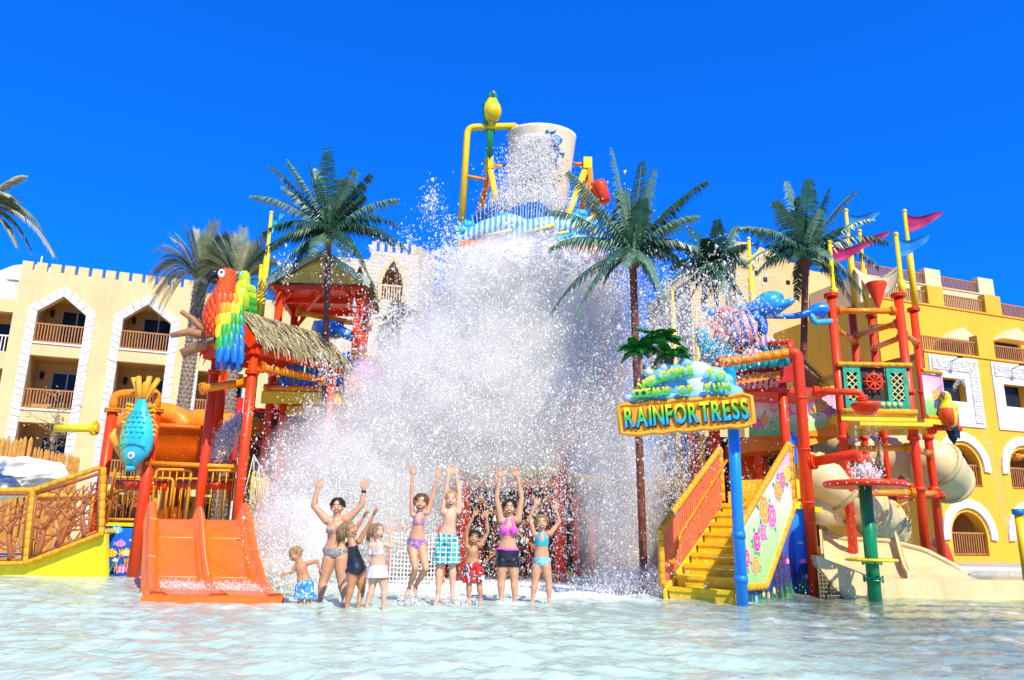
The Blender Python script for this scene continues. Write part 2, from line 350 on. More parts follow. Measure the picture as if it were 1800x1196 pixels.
ST = 3.35; uend = FL.hit(345, 500)[0]; holes = []; ztB = FL.hit(520, 533)[1]
uB = uend + 4*du
for i, (u0, um, u1, zs, za, rz) in enumerate(bays):
    z0 = rz-1.0
    holes.append([(u0, z0-.0), (u0, zs), (um, za), (u1, zs), (u1, z0-.0)] if i < 2 else [(u0, z0), (u0, rz+1.5), (u1, rz+1.5), (u1, z0)])
    for k in (1, 2, 3):
        a = z0-ST*k; 
        if a+2.45 > .3: holes.append([(u0, max(a, .15)), (u0, a+2.45+.2), (u1, a+2.45+.2), (u1, max(a, .15))])
    for k in range(0, 4):
        a = z0-ST*k
        if a < -1: continue
        top = (za if i < 2 else rz+1.5) if k == 0 else a+2.65
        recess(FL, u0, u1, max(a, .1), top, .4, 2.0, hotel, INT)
        railing(FL, u0, u1, .18, max(a, .12)-.02, max(a, .12)+1.0, hotel)
        s_ = MB(); FL.box(s_, u0-.0, u1+.0, -.06, .5, max(a, .12)-.1, max(a, .12)-.02); s_.build('balcony_slab', WHITE, hotel)
    if i < 2: trim_path(FL, [(u0, .3), (u0, zs), (um, za), (u1, zs), (u1, .3)], .42, hotel)
    elif i == 2: trim_path(FL, [(u0, .3), (u0, rz+1.5)], .42, hotel); trim_path(FL, [(u1, rz+1.5), (u1, .3)], .42, hotel)
wall_holes(FL, [(0, 0), (0, ztop-.45), (uend, ztop-.45), (uend, ztB), (uB, ztB), (uB, 0)], holes, .4, hotel, YL)
mm = MB(); FL.box(mm, uend-.3, uend, .41, 9, 0, ztop-.46); FL.box(mm, uB-.3, uB, .41, 9, 0, ztB-.01); FL.box(mm, 0, .3, .41, 9, 0, ztop-.46)
FL.box(mm, .31, uend-.31, .41, 9, ztop-1.0, ztop-.7); FL.box(mm, uend+.01, uB-.31, .41, 9, ztB-.4, ztB-.2); mm.build('side_wall', YL, hotel)
n = 13; wU = uend/n
for i in range(n):
    m_ = MB(); FL.box(m_, i*wU+.02, i*wU+wU*.78, -.003, .38, ztop-.45, ztop); m_.build('merlon', YL, hotel)
# lower wing at the far left with dome
wing = thing('hotel_annex', FL.P(-6, 1.5, 0), 'cream annex with white railings and a low dome at the left edge', 'building')
za = FL.hit(10, 525, 2)[1]
hh = []
for k in range(4):
    z0 = za-3.0*(k+1); 
    if z0 > -.5: hh.append([(-3.4, max(z0, .15)+.1), (-3.4, z0+2.3), (-.35, z0+2.3), (-.35, max(z0, .15)+.1)]); recess(FL, -3.4, -.35, max(z0, .15)+.1, z0+2.3, 2.4, 3.8, wing, INT, door=False); railing(FL, -3.4, -.35, 2.2, max(z0, .15)+.1, z0+1.1, wing, WHITE, .16)
    g_ = MB(); FL.box(g_, -3.0, -.9, 3.72, 3.78, max(z0, .15)+.2, z0+2.0); g_.build('window', DARK, wing)
wall_holes(FL, [(-9, 0), (-9, za), (-.02, za), (-.02, 0)], hh, .4, wing, YL, w0=2)
m_ = MB(); FL.box(m_, -9, -.02, 2.41, 10, za-.4, za-.1); m_.build('roof', YL, wing)
railing(FL, -8, -.1, 2.3, za-.1, za+1.0, wing, WHITE, .16)
m_ = MB(); zp = FL.hit(20, 488, 5)[1]; FL.box(m_, -6, .5, 5, 9, za-.1, zp); m_.build('penthouse', WHITE, wing)
m_ = MB(); du_ = FL.hit(18, 470, 6.5); m_.lathe([(2.3, 0), (2.25, .3), (2.0, .75), (1.5, 1.15), (.8, 1.42), (.2, 1.5), (.05, 1.55), (.04, 2.2), (0, 2.25)], FL.P(-.8, 7, zp-.15), n=28); m_.build('dome', WHITE, wing)

# stone tower behind the huts
ft = Fr(at(700, 470, 40), R(12)); towr = thing('stone_tower', ft.P(0, 0, 0), 'pale stone hotel tower with battlements and a pointed balcony arch behind the hut', 'tower')
BR = mat('pale_brick', (.66, .58, .44), .9, .1, 3, .2, 20)
def brickbump(m, sx, sz, dist=.05, off=False):
    t = m.node_tree; N = t.nodes; L = t.links; b = N['Principled BSDF']; br = N.new('ShaderNodeTexBrick'); br.inputs['Scale'].default_value = 1.0
    br.inputs['Brick Width'].default_value = sx; br.inputs['Row Height'].default_value = sz; br.inputs['Mortar Size'].default_value = .02; br.inputs['Color1'].default_value = (1, 1, 1, 1); br.inputs['Color2'].default_value = (.7, .7, .7, 1); br.inputs['Mortar'].default_value = (0, 0, 0, 1)
    tc = N.new('ShaderNodeTexCoord'); s = N.new('ShaderNodeSeparateXYZ'); c = N.new('ShaderNodeCombineXYZ'); L.new(tc.outputs['Object'], s.inputs[0]); L.new(s.outputs['X'], c.inputs[0]); L.new(s.outputs['Z'], c.inputs[1]); L.new(c.outputs[0], br.inputs[0])
    bp = N.new('ShaderNodeBump'); bp.inputs['Strength'].default_value = 1; bp.inputs['Distance'].default_value = dist; L.new(br.outputs['Color'], bp.inputs['Height']); L.new(bp.outputs[0], b.inputs['Normal'])
brickbump(BR, .55, .22)
uL, zT = ft.hit(654, 424); uR = ft.hit(737, 424)[0]; a0 = ft.hit(671, 500); a1 = ft.hit(708, 500); am = ft.hit(690, 459); asb = ft.hit(690, 530)[1]
def ogive(u0, u1, zs, za, n=7):
    um = (u0+u1)/2; l = [(lerp(u0, um, 1-cos(t*pi/2*.999)**1.0) if 0 else u0+(um-u0)*(t**1.7), lerp(zs, za, t)) for t in [i/n for i in range(n+1)]]
    return l + [(u1-(p[0]-u0), p[1]) for p in reversed(l[:-1])]
og = ogive(a0[0], a1[0], a0[1], am[1]); op = [(a0[0], asb)] + og + [(a1[0], asb)]
a2 = ft.hit(622, 500)[0]; a3 = ft.hit(640, 500)[0]; og2 = ogive(a2, a3, a0[1], am[1]-.4)
wall_holes(ft, [(uL-2.2, 0), (uL-2.2, zT-1.1), (uL, zT-1.1), (uL, zT-.55), (uR, zT-.55), (uR, 0)], [op, [(a2, asb)]+og2+[(a3, asb)], [(a0[0], asb-3.8), (a0[0], asb-1.4), (a1[0], asb-1.4), (a1[0], asb-3.8)]], .4, towr, BR)
recess(ft, a0[0], a1[0], asb, am[1], .4, 2.2, towr, YR, door=False); recess(ft, a2, a3, asb, am[1]-.4, .4, 1.9, towr, YR, door=False)
recess(ft, a0[0], a1[0], asb-3.8, asb-1.4, .4, 2.0, towr, YR, door=False)
trim_path(ft, op, .2, towr, m=YL, blk=9); railing(ft, a0[0], a1[0], .1, asb-.05, asb+.95, towr, CRM); railing(ft, a0[0], a1[0], .1, asb-3.85, asb-2.8, towr, WHITE)
fr2 = Fr(ft.P(uR+.003, 0, 0), R(12+55)); m_ = MB(); fr2.box(m_, 0, 1.9, 0, .4, 0, zT-.55); m_.build('side_wall', BR, towr)
m_ = MB(); ft.box(m_, uL, uR, .42, 4, zT-1.2, zT-.9); m_.build('roof', BR, towr)
k = 6
for i in range(k):
    q = (uR-uL)/k; m_ = MB(); ft.box(m_, uL+i*q+.01, uL+i*q+q*.62, -.003, .38, zT-.55, zT); m_.build('merlon', BR, towr)
for i in range(3): m_ = MB(); fr2.box(m_, .15+i*.65, .5+i*.65, 0, .38, zT-.55, zT); m_.build('merlon', BR, towr)

# right hotel
o = at(1640, 600, 33.5); FRR = Fr(o, R(20)); hr = thing('hotel_building', FRR.P(0, 0, 0), 'strong yellow hotel with stepped roof terraces and white arch surrounds at the right', 'building')
def H(px, py, w=0.): return FRR.hit(px, py, w)
uA = H(1626, 640)[0]; zA = H(1640, 620)[1]; holes = []; UE = uA+15
wins = [(H(1653, 663), H(1699, 708)), (H(1762, 676), H(1805, 720))]
w0_ = wins[0]; w1_ = wins[1]; pitch = w1_[0][0]-w0_[0][0]
for i in range(3):
    u0 = w0_[0][0]+pitch*i; u1 = w0_[1][0]+pitch*i; z1 = w0_[0][1]; z0 = w0_[1][1]
    holes.append([(u0, z0), (u0, z1), (u1, z1), (u1, z0)])
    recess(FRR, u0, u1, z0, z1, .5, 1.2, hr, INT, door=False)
    fo = (u0-.62, u1+.95, z0-1.1, z1+1.0)
    mb = MB(); A = [(fo[0], fo[2]), (fo[0], fo[3]), (fo[1], fo[3]), (fo[1], fo[2])]; B = [(u0-.28, z0-.02), (u0-.28, z1+.3), (u1+.3, z1+.3), (u1+.3, z0-.02)]
    C1 = [(u0-.0, z0), (u0-.0, z1), (u1, z1), (u1, z0)]
    mb.prism([FRR.P(a, -.06, b) for a, b in A], FRR.n*.055, holes=[[FRR.P(a, -.06, b) for a, b in C1]]); mb.build('window_surround', WHITE, hr)
    st = MB(); rs = random.Random(i)
    for r_ in range(int((fo[3]-.12-(z1+.32))/.11)):
        zz = z1+.34+r_*.11; uu = fo[0]+.12
        while uu < fo[1]-.14: L_ = rs.uniform(.2, .45); FRR.box(st, uu, min(uu+L_, fo[1]-.12), -.085-rs.random()*.03, -.061, zz, zz+.09); uu += L_+.025
    zz = z0-.9
    while zz < z1+.3: L_ = rs.uniform(.2, .3); FRR.box(st, u1+.34, fo[1]-.12, -.085-rs.random()*.03, -.061, zz, zz+.09); zz += .11
    st.build('stone_infill', STONEW, hr)
    gl = MB(); FRR.box(gl, u0, u1, .3, .34, z0, z1); gl.build('window', DARK, hr)
    lb = MB(); q = FRR.P(lerp(u0, u1, .45), -.1, z1+.75); lb.tube([q, q-FRR.n*.5+V((0, 0, .1))], .02, 6); lb.tube([q-FRR.n*.5+V((0, 0, .1))-FRR.d*.12, q-FRR.n*.5+V((0, 0, .1))+FRR.d*.12], .05, 6); lb.build('floodlight', BLACK, hr)
def rarch(u0, u1, zb, zs, n=10):
    c = (u0+u1)/2; r_ = (u1-u0)/2; return [(u0, zb)] + [(c-r_*cos(pi*i/n), zs+r_*sin(pi*i/n)) for i in range(n+1)] + [(u1, zb)]
aw = [(H(1665, 830), H(1728, 857), H(1697, 782)), (H(1673, 935), H(1740, 978), H(1706, 900))]
for row, (l_, b_, t_) in enumerate(aw):
    for i in range(3):
        u0 = l_[0]+pitch*i; u1 = b_[0]+pitch*i; zb = b_[1]; r_ = (u1-u0)/2
        if i == 0: zt_ = t_[1]; zs = zt_-r_*1.0
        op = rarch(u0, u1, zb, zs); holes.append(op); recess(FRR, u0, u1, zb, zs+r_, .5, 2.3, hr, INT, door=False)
        railing(FRR, u0, u1, .15, zb-.02, zb+.98, hr)
        c = (u0+u1)/2; R2 = r_+.55; R1 = r_+.16; n = 14; e0 = -.12
        tl = [(c-R1*cos(t), zs+R1*sin(t)) for t in [lerp(e0, pi-e0, j/n) for j in range(n+1)]]
        to = [(c-R2*cos(t), zs+R2*sin(t)) for t in [lerp(e0, pi-e0, j/n) for j in range(n+1)]]
        mb = MB(); mb.prism([FRR.P(a, -.09, b) for a, b in tl+to[::-1]], FRR.n*.085)
        if row == 0: pass
        mb.build('arch_surround', WHITE, hr)
        dd = MB(); FRR.box(dd, u0+.1, u1-.1, 2.2, 2.28, zb, zb+1.95); dd.build('balcony_door', DARK, hr)
wall_holes(FRR, [(uA, 0), (uA, zA), (UE, zA), (UE, 0)], holes, .5, hr, YR)
m_ = MB(); FRR.box(m_, uA, uA+.4, .505, 9, 0, zA); FRR.box(m_, uA+.41, UE, .505, 9, zA-.4, zA-.15); m_.build('side_wall', YR, hr)
def tier(w, us, zb, zt, m, par, piers, rail_h=.85, base=None):
    mb = MB(); FRR.box(mb, us[0], us[1], w, w+.3, base if base is not None else zb-3, zb); FRR.box(mb, us[0], us[0]+.3, w+.305, w+8, base if base is not None else zb-3, zb); FRR.box(mb, us[0]+.31, us[1], w+.305, w+8, zb-.35, zb-.1); mb.build('terrace_wall', m, par)
    cp = MB(); FRR.box(cp, us[0]-.04, us[1], w-.06, w+.36, zb+.003, zb+.07); cp.build('coping', m, par)
    pr = sorted(piers)
    for a, b in pr: p_ = MB(); FRR.box(p_, a, b, w-.02, w+.4, zb+.075, zt+.3); p_.build('pier', m, par)
    es = [us[0]] + [x for p_ in pr for x in p_] + [us[1]]
    for a, b in zip(es[::2], es[1::2]):
        if b-a > .4: railing(FRR, a, b, w+.15, zb+.05, zt, par)
# third tier parapet on block A (w=0)
zr0 = H(1672, 612)[1]
tier(-.01, (uA, UE), zA, zA+.8, YR, hr, [(H(1717, 600)[0], H(1745, 600)[0]), (H(1717, 600)[0]+5, H(1745, 600)[0]+5.0)], base=zA-.3)
# second tier block B
WB = 4.; uB0 = H(1542, 560, WB)[0]; zB = H(1590, 531, WB)[1]
tier(WB, (uB0, UE), zB, zB+.85, YR, hr, [(H(1632, 530, WB)[0], H(1659, 530, WB)[0]), (H(1733, 545, WB)[0], H(1760, 545, WB)[0])], base=0)
WC = 8.; uC0 = H(1512, 520, WC)[0]; zC = H(1685, 512, WC)[1]
tier(WC, (uC0, UE), zC, zC+.85, CRM, hr, [(H(1625, 480, WC)[0], H(1652, 480, WC)[0]), (H(1718, 490, WC)[0], H(1744, 490, WC)[0])], base=0)
for i, px in enumerate((1675, 1770)):      # small gabled door heads on the third terrace
    u = H(px, 585, 3.6)[0]; z = H(px, 600, 3.6)[1]; m_ = MB(); m_.prism([FRR.P(u-.9, 3.2, z), FRR.P(u+1.5, 3.2, z), FRR.P(u+.3, 3.2, z+.7)], FRR.n*.78); m_.build('gable_hood', CRM, hr)
    m_ = MB(); FRR.box(m_, u-.5, u+1.1, 3.9, 3.98, zA+.1, z-.05); m_.build('terrace_door', DARK, hr)
# sand coloured block behind
o = at(1400, 560, 46); fb = Fr(o, R(16)); hb = thing('hotel_building', fb.P(-4, 0, 0), 'sand coloured plain block with square vent holes behind the dolphin', 'building')
uL, zl = fb.hit(1290, 425); uM = fb.hit(1470, 470)[0]; m_ = MB()
m_.prism([fb.P(uL, 0, 0), fb.P(uL, 0, zl), fb.P(uL+1.2, 0, zl+.1), fb.P(uM-1.8, 0, zl-1.3), fb.P(uM, 0, zl-1.3), fb.P(uM, 0, 0)], fb.n*9); m_.build('wall', PEACH, hb)
for px, py in ((1318, 455), (1350, 455), (1345, 492), (1385, 497), (1330, 480)):
    u, z = fb.hit(px, py); m_ = MB(); fb.box(m_, u-.14, u+.14, -.02, -.005, z-.14, z+.14); m_.build('vent_hole', BLACK, hb)
m_ = MB(); u, z = fb.hit(1250, 460); m_.prism([fb.P(uL-2.6, 1, 0), fb.P(uL-2.6, 1, z-.9), fb.P(uL-.01, 1, zl-.3), fb.P(uL-.01, 1, 0)], fb.n*6); m_.build('side_wing', PEACH, hb)
# ------------------------------------------------------------------ helpers for the play structures
def pp(px, y0, y1, Y, dY=0):                # a true vertical seen at px (mid height) from y0 (top) to y1 (bottom)
    p = at(px, (y0+y1)/2, Y); return V((p.x, Y, zof(p.x, Y, y0))), V((p.x, Y, zof(p.x, Y, y1)))
def flange(mb, p, d, r, mi=0):
    d = V(d).normalized(); p = V(p); mb.cyl(p-d*.035, p-d*.006, r*1.55, 14, mi); mb.cyl(p+d*.006, p+d*.035, r*1.55, 14, mi)
    u, v = perp(d)
    for k in range(6): q = p+(u*cos(k*pi/3)+v*sin(k*pi/3))*r*1.33; mb.cyl(q-d*.055, q+d*.055, .012, 5, mi)
def post(par, px, y0, y1, Y, r=.085, m=None, name='post', label=None, fl=()):
    a, b = pp(px, y0, y1, Y); mb = MB(); mb.cyl(b, a, r, 14); 
    for y in fl: flange(mb, V((a.x, Y, zof(a.x, Y, y))), (0, 0, 1), r)
    return mb.build(name, m or RED, par, label)
def pipe(par, pts, r=.06, m=None, name='pipe', bend=.25, ends=True, n=12):
    P = fillet(pts, bend) if len(pts) > 2 else [V(p) for p in pts]; mb = MB(); mb.tube(P, r, n)
    if ends:
        a = (P[1]-P[0]).normalized(); b = (P[-2]-P[-1]).normalized(); flange(mb, P[0]+a*.05, a, r); flange(mb, P[-1]+b*.05, b, r)
    return mb.build(name, m or ORANGE, par)
def rail_panel(par, a, b, h, m=None, sp=.12, r=.028, hb=.0, top=True, br=.012, mbar=None):
    """pipe-framed barrier from foot a to foot b (3-D), height h: frame part and bars part"""
    a = V(a); b = V(b); up = V((0, 0, h)); mb = MB()
    c = fillet([a+V((0, 0, hb)), a+up, b+up, b+V((0, 0, hb))], .09); mb.tube(c, r, 8); mb.tube([a+V((0, 0, hb+.06)), b+V((0, 0, hb+.06))], r*.8, 8)
    f = mb.build('railing', m or AMBER, par); n = max(2, int((b-a).length/sp)); mb = MB()
    for i in range(1, n): q = a.lerp(b, i/n); mb.tube([q+V((0, 0, hb+.06)), q+up], br, 5)
    mb.build('bars', mbar or m or AMBER, f); return f
def slats(par, a, b, h, m, wd=.075, gap=.03, th=.02, jit=.06):
    a = V(a); b = V(b); L = (b-a).length; d = (b-a)/L; n = int(L/(wd+gap)); nn = V((-d.y, d.x, 0)); rs = random.Random(int(L*1000))
    pr = []
    for i in range(n):
        q = a+d*((i+.5)*L/n); mb = MB(); hh = h+rs.uniform(-jit, jit); mb.box(q+V((0, 0, hh/2)), (wd, th, hh), (d, nn, V((0, 0, 1)))); pr.append(mb.build('slat', m, par))
    mb = MB()
    for z in (.15, h*.8): mb.bar(a+V((0, 0, z))+nn*.03, b+V((0, 0, z))+nn*.03, .03, .05)
    mb.build('slat_rail', ORANGE, par)
def rope(mb, a, b, r, mi=0, gap=.15):       # wrapped tube: sleeves with narrow seams
    a = V(a); b = V(b); mb.tube([a, b], r*.92, 8, mi=mi); L = (b-a).length; d = (b-a)/L; k = max(1, int(L/gap))
    for i in range(k): p = a+d*((i+.5)*L/k); g2 = L/k; mb.tube([p-d*g2*.47, p-d*g2*.44, p+d*g2*.44, p+d*g2*.47], [r*.93, r, r, r*.93], 9, False, mi=mi)
# ------------------------------------------------------------------ palms
PALM = mat('painted_metal_leaf', (.030, .095, .042), .30, .3, 6, coat=.4); PALM2 = mat('painted_metal_leaf_pale', (.13, .25, .14), .32, .25, 6, coat=.3)
DATE = mat('date_palm_leaf', (.20, .25, .12), .6, .3, 2.5); DATEL = mat('date_palm_leaf_dry', (.42, .40, .22), .65, .3, 2.5)
TRUNKR = mat('brown_pole', (.20, .06, .03), .6, .3, 9, .5, 30); TRUNK = mat('date_palm_trunk', (.30, .23, .16), .9, .3, 9, .8, 20)
def frond(c, tip, lift, L0, wid=.05, hang=.9, n=34, fwd=.35, r=.022, mi=0, seed=0, taper=True):
    rs = random.Random(seed); mb = MB(); c = V(c); tip = V(tip); m = (c+tip)/2 + V((0, 0, lift)) + (tip-c)*.05
    P = [c*(1-t)**2 + m*2*t*(1-t) + tip*t*t for t in [i/(n) for i in range(n+1)]]
    mb.tube(P[::2]+([P[-1]] if n % 2 else []), [r*(1-.8*i/(len(P[::2]))) for i in range(len(P[::2])+(1 if n % 2 else 0))], 5, mi=mi)
    out = V((tip.x-c.x, tip.y-c.y, 0)); out = out.normalized() if out.length > .15 else V((rs.uniform(-1, 1), rs.uniform(-1, 1), 0)).normalized()
    for i in range(2, n+1):
        t = i/n; T = (P[i]-P[i-1]).normalized(); side = T.cross(V((0, 0, 1)))
        if side.length < .25: side = out.cross(V((0, 0, 1)))
        side.normalize(); nrm = side.cross(T).normalized()
        if rs.random() < .05: continue
        tw = rs.uniform(.75, 1.25); ll = L0*rs.uniform(.86, 1.08)*(min(1, .45+t*2.2) if t < .3 else 1)*(1-.62*max(0, t-.45)/.55)*rs.uniform(.9, 1.06)
        for sg in (-1, 1):
            d1 = (side*sg*.85 + T*fwd - nrm*.0 + V((0, 0, -.25))*hang*tw).normalized(); d2 = (side*sg*.42 + T*(fwd+.15) + V((rs.uniform(-.12, .12), 0, -.95))*hang*tw).normalized()
            a = P[i] + T*rs.uniform(-.01, .01); b = a + d1*ll*.5; e = b + d2*ll*.5; ww = T*wid*.5
            mb.add([a-ww, a+ww, b+ww*.95, b-ww*.95, e], [(0, 1, 2, 3), (3, 2, 4)], mi)
    return mb
def palm(name, label, cx, cy, Y, tips, base, L0=.46, mats=None, r=.07, lift=.42, hang=1.35, wid=.044, n=34, fwd=.35, trunk=None, group=None, trk=None, cat='palm', seed=0):
    c = at(cx, cy, Y); b = V(base); root = thing(name, b, label, cat, group); tm = trk or TRUNKR
    mb = MB(); K = 12; P = [b.lerp(c, i/K) + V((0, 0, 0)) for i in range(K+1)]
    if trunk is None:
        for i in range(K): mb.tube([P[i], P[i].lerp(P[i+1], .92), P[i].lerp(P[i+1], .96), P[i+1]], [r, r*.94, r*1.07, r*1.0], 12, i == K-1)
    else: trunk(mb, b, c, r)
    mb.build('trunk', tm, root)
    rs = random.Random(seed+3)
    for i, (tx, ty) in enumerate(tips):
        dx, dy = tx-cx, ty-cy; L = sqrt(dx*dx+dy*dy); dep = rs.uniform(-1, 1)*max(0, 150-L)/150*1.3 + rs.uniform(-.35, .35)
        if L < 60: dep = -abs(dep)-.6
        tp = at(tx, ty, Y+dep); up = max(0, -dy)/(L+1)
        mb = frond(c+V((0, 0, -.02*i % .2)), tp, lift*(1-up*.9)*(.5+L/150), L0*rs.uniform(.9, 1.1), wid, hang*(.6+.5*(1-up)), n, fwd, mi=0, seed=seed*50+i)
        mb.build('frond', (mats or [PALM, PALM2])[0 if rs.random() < .6 else 1], root)
    hub = MB(); k_ = min(r, .1); hub.ell(c+V((0, 0, -.05)), (k_*2.2, k_*2.2, k_*3)); hub.build('crown_core', tm, root)
    return root
pA = [(575, 262), (622, 300), (545, 290), (508, 285), (478, 292), (445, 345), (500, 330), (650, 308), (600, 315), (697, 350), (640, 345), (717, 440), (700, 395), (655, 500), (640, 460), (515, 470), (460, 410), (447, 455), (485, 485), (548, 447), (610, 460), (560, 300), (530, 400), (690, 430), (620, 440), (470, 440)]
palm('metal_palm', 'dark green metal palm in front of the green gabled lookout', 577, 412, 16.2, pA, at(569, 760, 16.2), seed=1, group='tall metal palms')
pB = [(1077, 265), (1128, 287), (1095, 330), (1242, 318), (1228, 380), (1205, 345), (1150, 300), (1000, 303), (960, 370), (968, 435), (970, 548), (1010, 560), (1240, 455), (1215, 480), (1165, 550), (1100, 470), (1060, 500), (1150, 480), (1042, 420), (1020, 340), (1185, 400), (1170, 530), (1030, 520), (1130, 350), (1075, 380), (1060, 470), (1180, 440)]
palm('metal_palm', 'biggest dark green metal palm, on the brown pole left of the lettered sign', 1112, 452, 13.4, pB, V((at(1130, 900, 13.4).x, 13.4, -.3)), seed=2, L0=.42, wid=.040, group='tall metal palms', r=.07)
pC = [(1384, 318), (1422, 318), (1455, 335), (1500, 338), (1365, 355), (1300, 400), (1312, 465), (1330, 480), (1400, 525), (1530, 385), (1560, 425), (1545, 470), (1520, 520), (1480, 500), (1440, 470), (1390, 460), (1350, 430), (1400, 350), (1440, 370), (1480, 400), (1505, 440), (1505, 545), (1360, 455), (1462, 455)]
palm('metal_palm', 'dark green metal palm in front of the coloured pennants', 1416, 452, 15.2, pC, at(1412, 650, 15.2), seed=5, L0=.42, wid=.042, group='tall metal palms')
pD = [(1260, 388), (1215, 400), (1195, 430), (1290, 400), (1310, 430), (1325, 470), (1180, 470), (1165, 505), (1215, 520), (1300, 520), (1318, 545), (1260, 500), (1230, 480), (1285, 480), (1240, 420), (1275, 520), (1190, 530), (1235, 540)]
palm('metal_palm', 'grey green metal palm half hidden behind the biggest palm', 1258, 468, 19, pD, at(1262, 720, 19), seed=7, mats=[PALM, PALM2], L0=.5, wid=.05, group='tall metal palms')
def dtrunk(mb, b, c, r):
    b = V(b); c = V(c); K = int((c-b).length/.16); rs = random.Random(int(c.x*10)); d = (c-b).normalized(); u, v = perp(d)
    mb.tube([b, c], [r, r*.9], 12)
    for i in range(K):
        p = b.lerp(c, (i+.5)/K)
        for j in range(9):
            a = 2*pi*(j+(i % 2)*.5)/9; o = u*cos(a)+v*sin(a); s = V((-sin(a)*1, 0, 0)); tn = d.cross(o); q = p+o*r*.92
            mb.add([q-tn*r*.32, q+tn*r*.32, q+o*r*.22+d*.11, q+o*r*.06+d*.13], [(0, 1, 2), (1, 3, 2), (0, 2, 3)])
def date_palm(label, cx, cy, Y, rad, base, nf, seed, group=None):
    rs = random.Random(seed); tips = []
    for i in range(nf):
        a = pi*(-.2+1.4*(i+rs.random())/nf); k = rad*rs.uniform(.75, 1.08); tips.append((cx+k*cos(a)*.85, cy-k*sin(a)))
    return palm('date_palm', label, cx, cy, Y, tips, base, L0=.8, mats=[DATE, DATEL], r=.24, lift=1.5, hang=.3, wid=.035, n=44, fwd=1.1, trunk=dtrunk, group=group, trk=TRUNK, cat='palm', seed=seed)
date_palm('real date palm with a leaning shaggy trunk left of the red macaw', 352, 500, 28, 108, V((at(318, 720, 28).x, 28, .1)), 44, 11)
date_palm('real date palm rising behind the thatched shelter', 420, 505, 27, 100, V((at(409, 690, 27).x, 27, .1)), 40, 12)
for sx, Y, px, py, nm in ((1, 28, 333, 570, 0), (1, 27, 412, 585, 1)):   # dead frond skirts
    pass
ED = [(38, 312), (95, 448), (20, 345), (72, 400), (55, 440), (-120, 330), (-180, 420), (-160, 520), (-60, 300), (-110, 480), (30, 430)]
palm('date_palm', 'grey green palm fronds reaching in from the left edge', -45, 372, 15, ED, V((at(-75, 700, 15).x, 15, .1)), L0=.55, mats=[DATE, DATEL], r=.16, lift=.5, hang=.6, wid=.04, n=64, fwd=.7, trunk=dtrunk, trk=TRUNK, seed=21)
sm = [(655, 560), (665, 600), (725, 545), (735, 590), (690, 620), (700, 530)]
palm('date_palm', 'small real palm between the lookout and the spray', 695, 572, 27, sm, V((at(695, 780, 27).x, 27, .1)), L0=.7, mats=[DATE, DATEL], r=.2, lift=.6, hang=.5, wid=.06, n=30, fwd=.75, trunk=dtrunk, trk=TRUNK, seed=23)

# ------------------------------------------------------------------ behind the ramp: stockade, rock, dry shrub
STK = mat('golden_timber', (.62, .30, .06), .65, .22, 6, .3, 30)
sf = thing('stockade_fence', at(60, 830, 24), 'golden timber stockade of pointed stakes behind the white rock', 'fence')
rs = random.Random(4)
for i in range(30):
    px = -12+i*(54/7 if i < 8 else 3.9)+ (0 if i < 8 else -0)
    if i >= 8: px = 52+(i-8)*3.95
    yt = 770+rs.uniform(-4, 4) if i < 8 else 785+(px-52)*.22+rs.uniform(-2, 2)
    p = at(px, 838, 24); zt = zof(p.x, 24, yt); w_ = .125 if i < 8 else .068; mb = MB(); q = V((p.x, 24+rs.uniform(-.05, .05), 0))
    mb.tube([q, V((q.x, q.y, zt-.12)), V((q.x, q.y, zt))], [w_*.55, w_*.52, .012], 7, sm=False); mb.build('stake', STK, sf)
def rockmesh(c, r, seed, sub=4, amp=.28):
    import mathutils.noise as mn
    mb = MB(); n = 26; nv = 18; mb.ell(c, r, nu=n, nv=nv); c = V(c); out = []
    for p in mb.v:
        d = V(p)-c; k = 1+amp*mn.fractal(V((d.x/r[0]*1.6+seed, d.y/r[1]*1.6, d.z/r[2]*1.6)), .9, 2.1, 4)+.12*abs(mn.noise(V((d.x*6, d.y*6+seed, d.z*6)))); out.append(tuple(c+d*k))
    mb.v = out; mb.s = [False]*len(mb.s); return mb
rk = rockmesh(at(30, 835, 21), (1.25, .8, .5), 2); rk.build('rock', STONEW, label='white limestone rock heap behind the ramp rail at the left edge', cat='rock')
rk = rockmesh(at(-2, 857, 19.5), (.5, .5, .32), 9); rk.build('rock', STONEW, label='small white boulder below the rock heap at the left edge', cat='rock')
DRY = mat('dry_leaf', (.42, .30, .14), .8, .3, 5)
c = at(97, 745, 25); sh = thing('dry_shrub', V((c.x, 25, .1)), 'thin dry leafy sapling in front of the lowest loggia', 'shrub'); mb = MB(); rs = random.Random(8)
mb.tube([(c.x, 25, .1), c+V((0, 0, -.6)), c+V((.05, 0, .7))], [.06, .05, .015], 6)
lf = MB()
for i in range(26):
    q = c+V((rs.gauss(0, .33), rs.gauss(0, .3), rs.gauss(.15, .45))); mb.tube([V((c.x, 25, q.z-.3)), q], [.018, .006], 4)
    for k in range(9):
        e = q+V((rs.gauss(0, .13), rs.gauss(0, .13), rs.gauss(0, .13))); a = V((rs.gauss(0, 1), rs.gauss(0, 1), rs.gauss(0, 1))).normalized()*.055; b_ = a.cross(V((rs.gauss(0, 1), rs.gauss(0, 1), rs.gauss(0, 1)))).normalized()*.03
        lf.add([e-a, e+b_, e+a, e-b_], [(0, 1, 2, 3)])
mb.build('branches', TRUNK, sh); lf.build('leaves', DRY, sh)

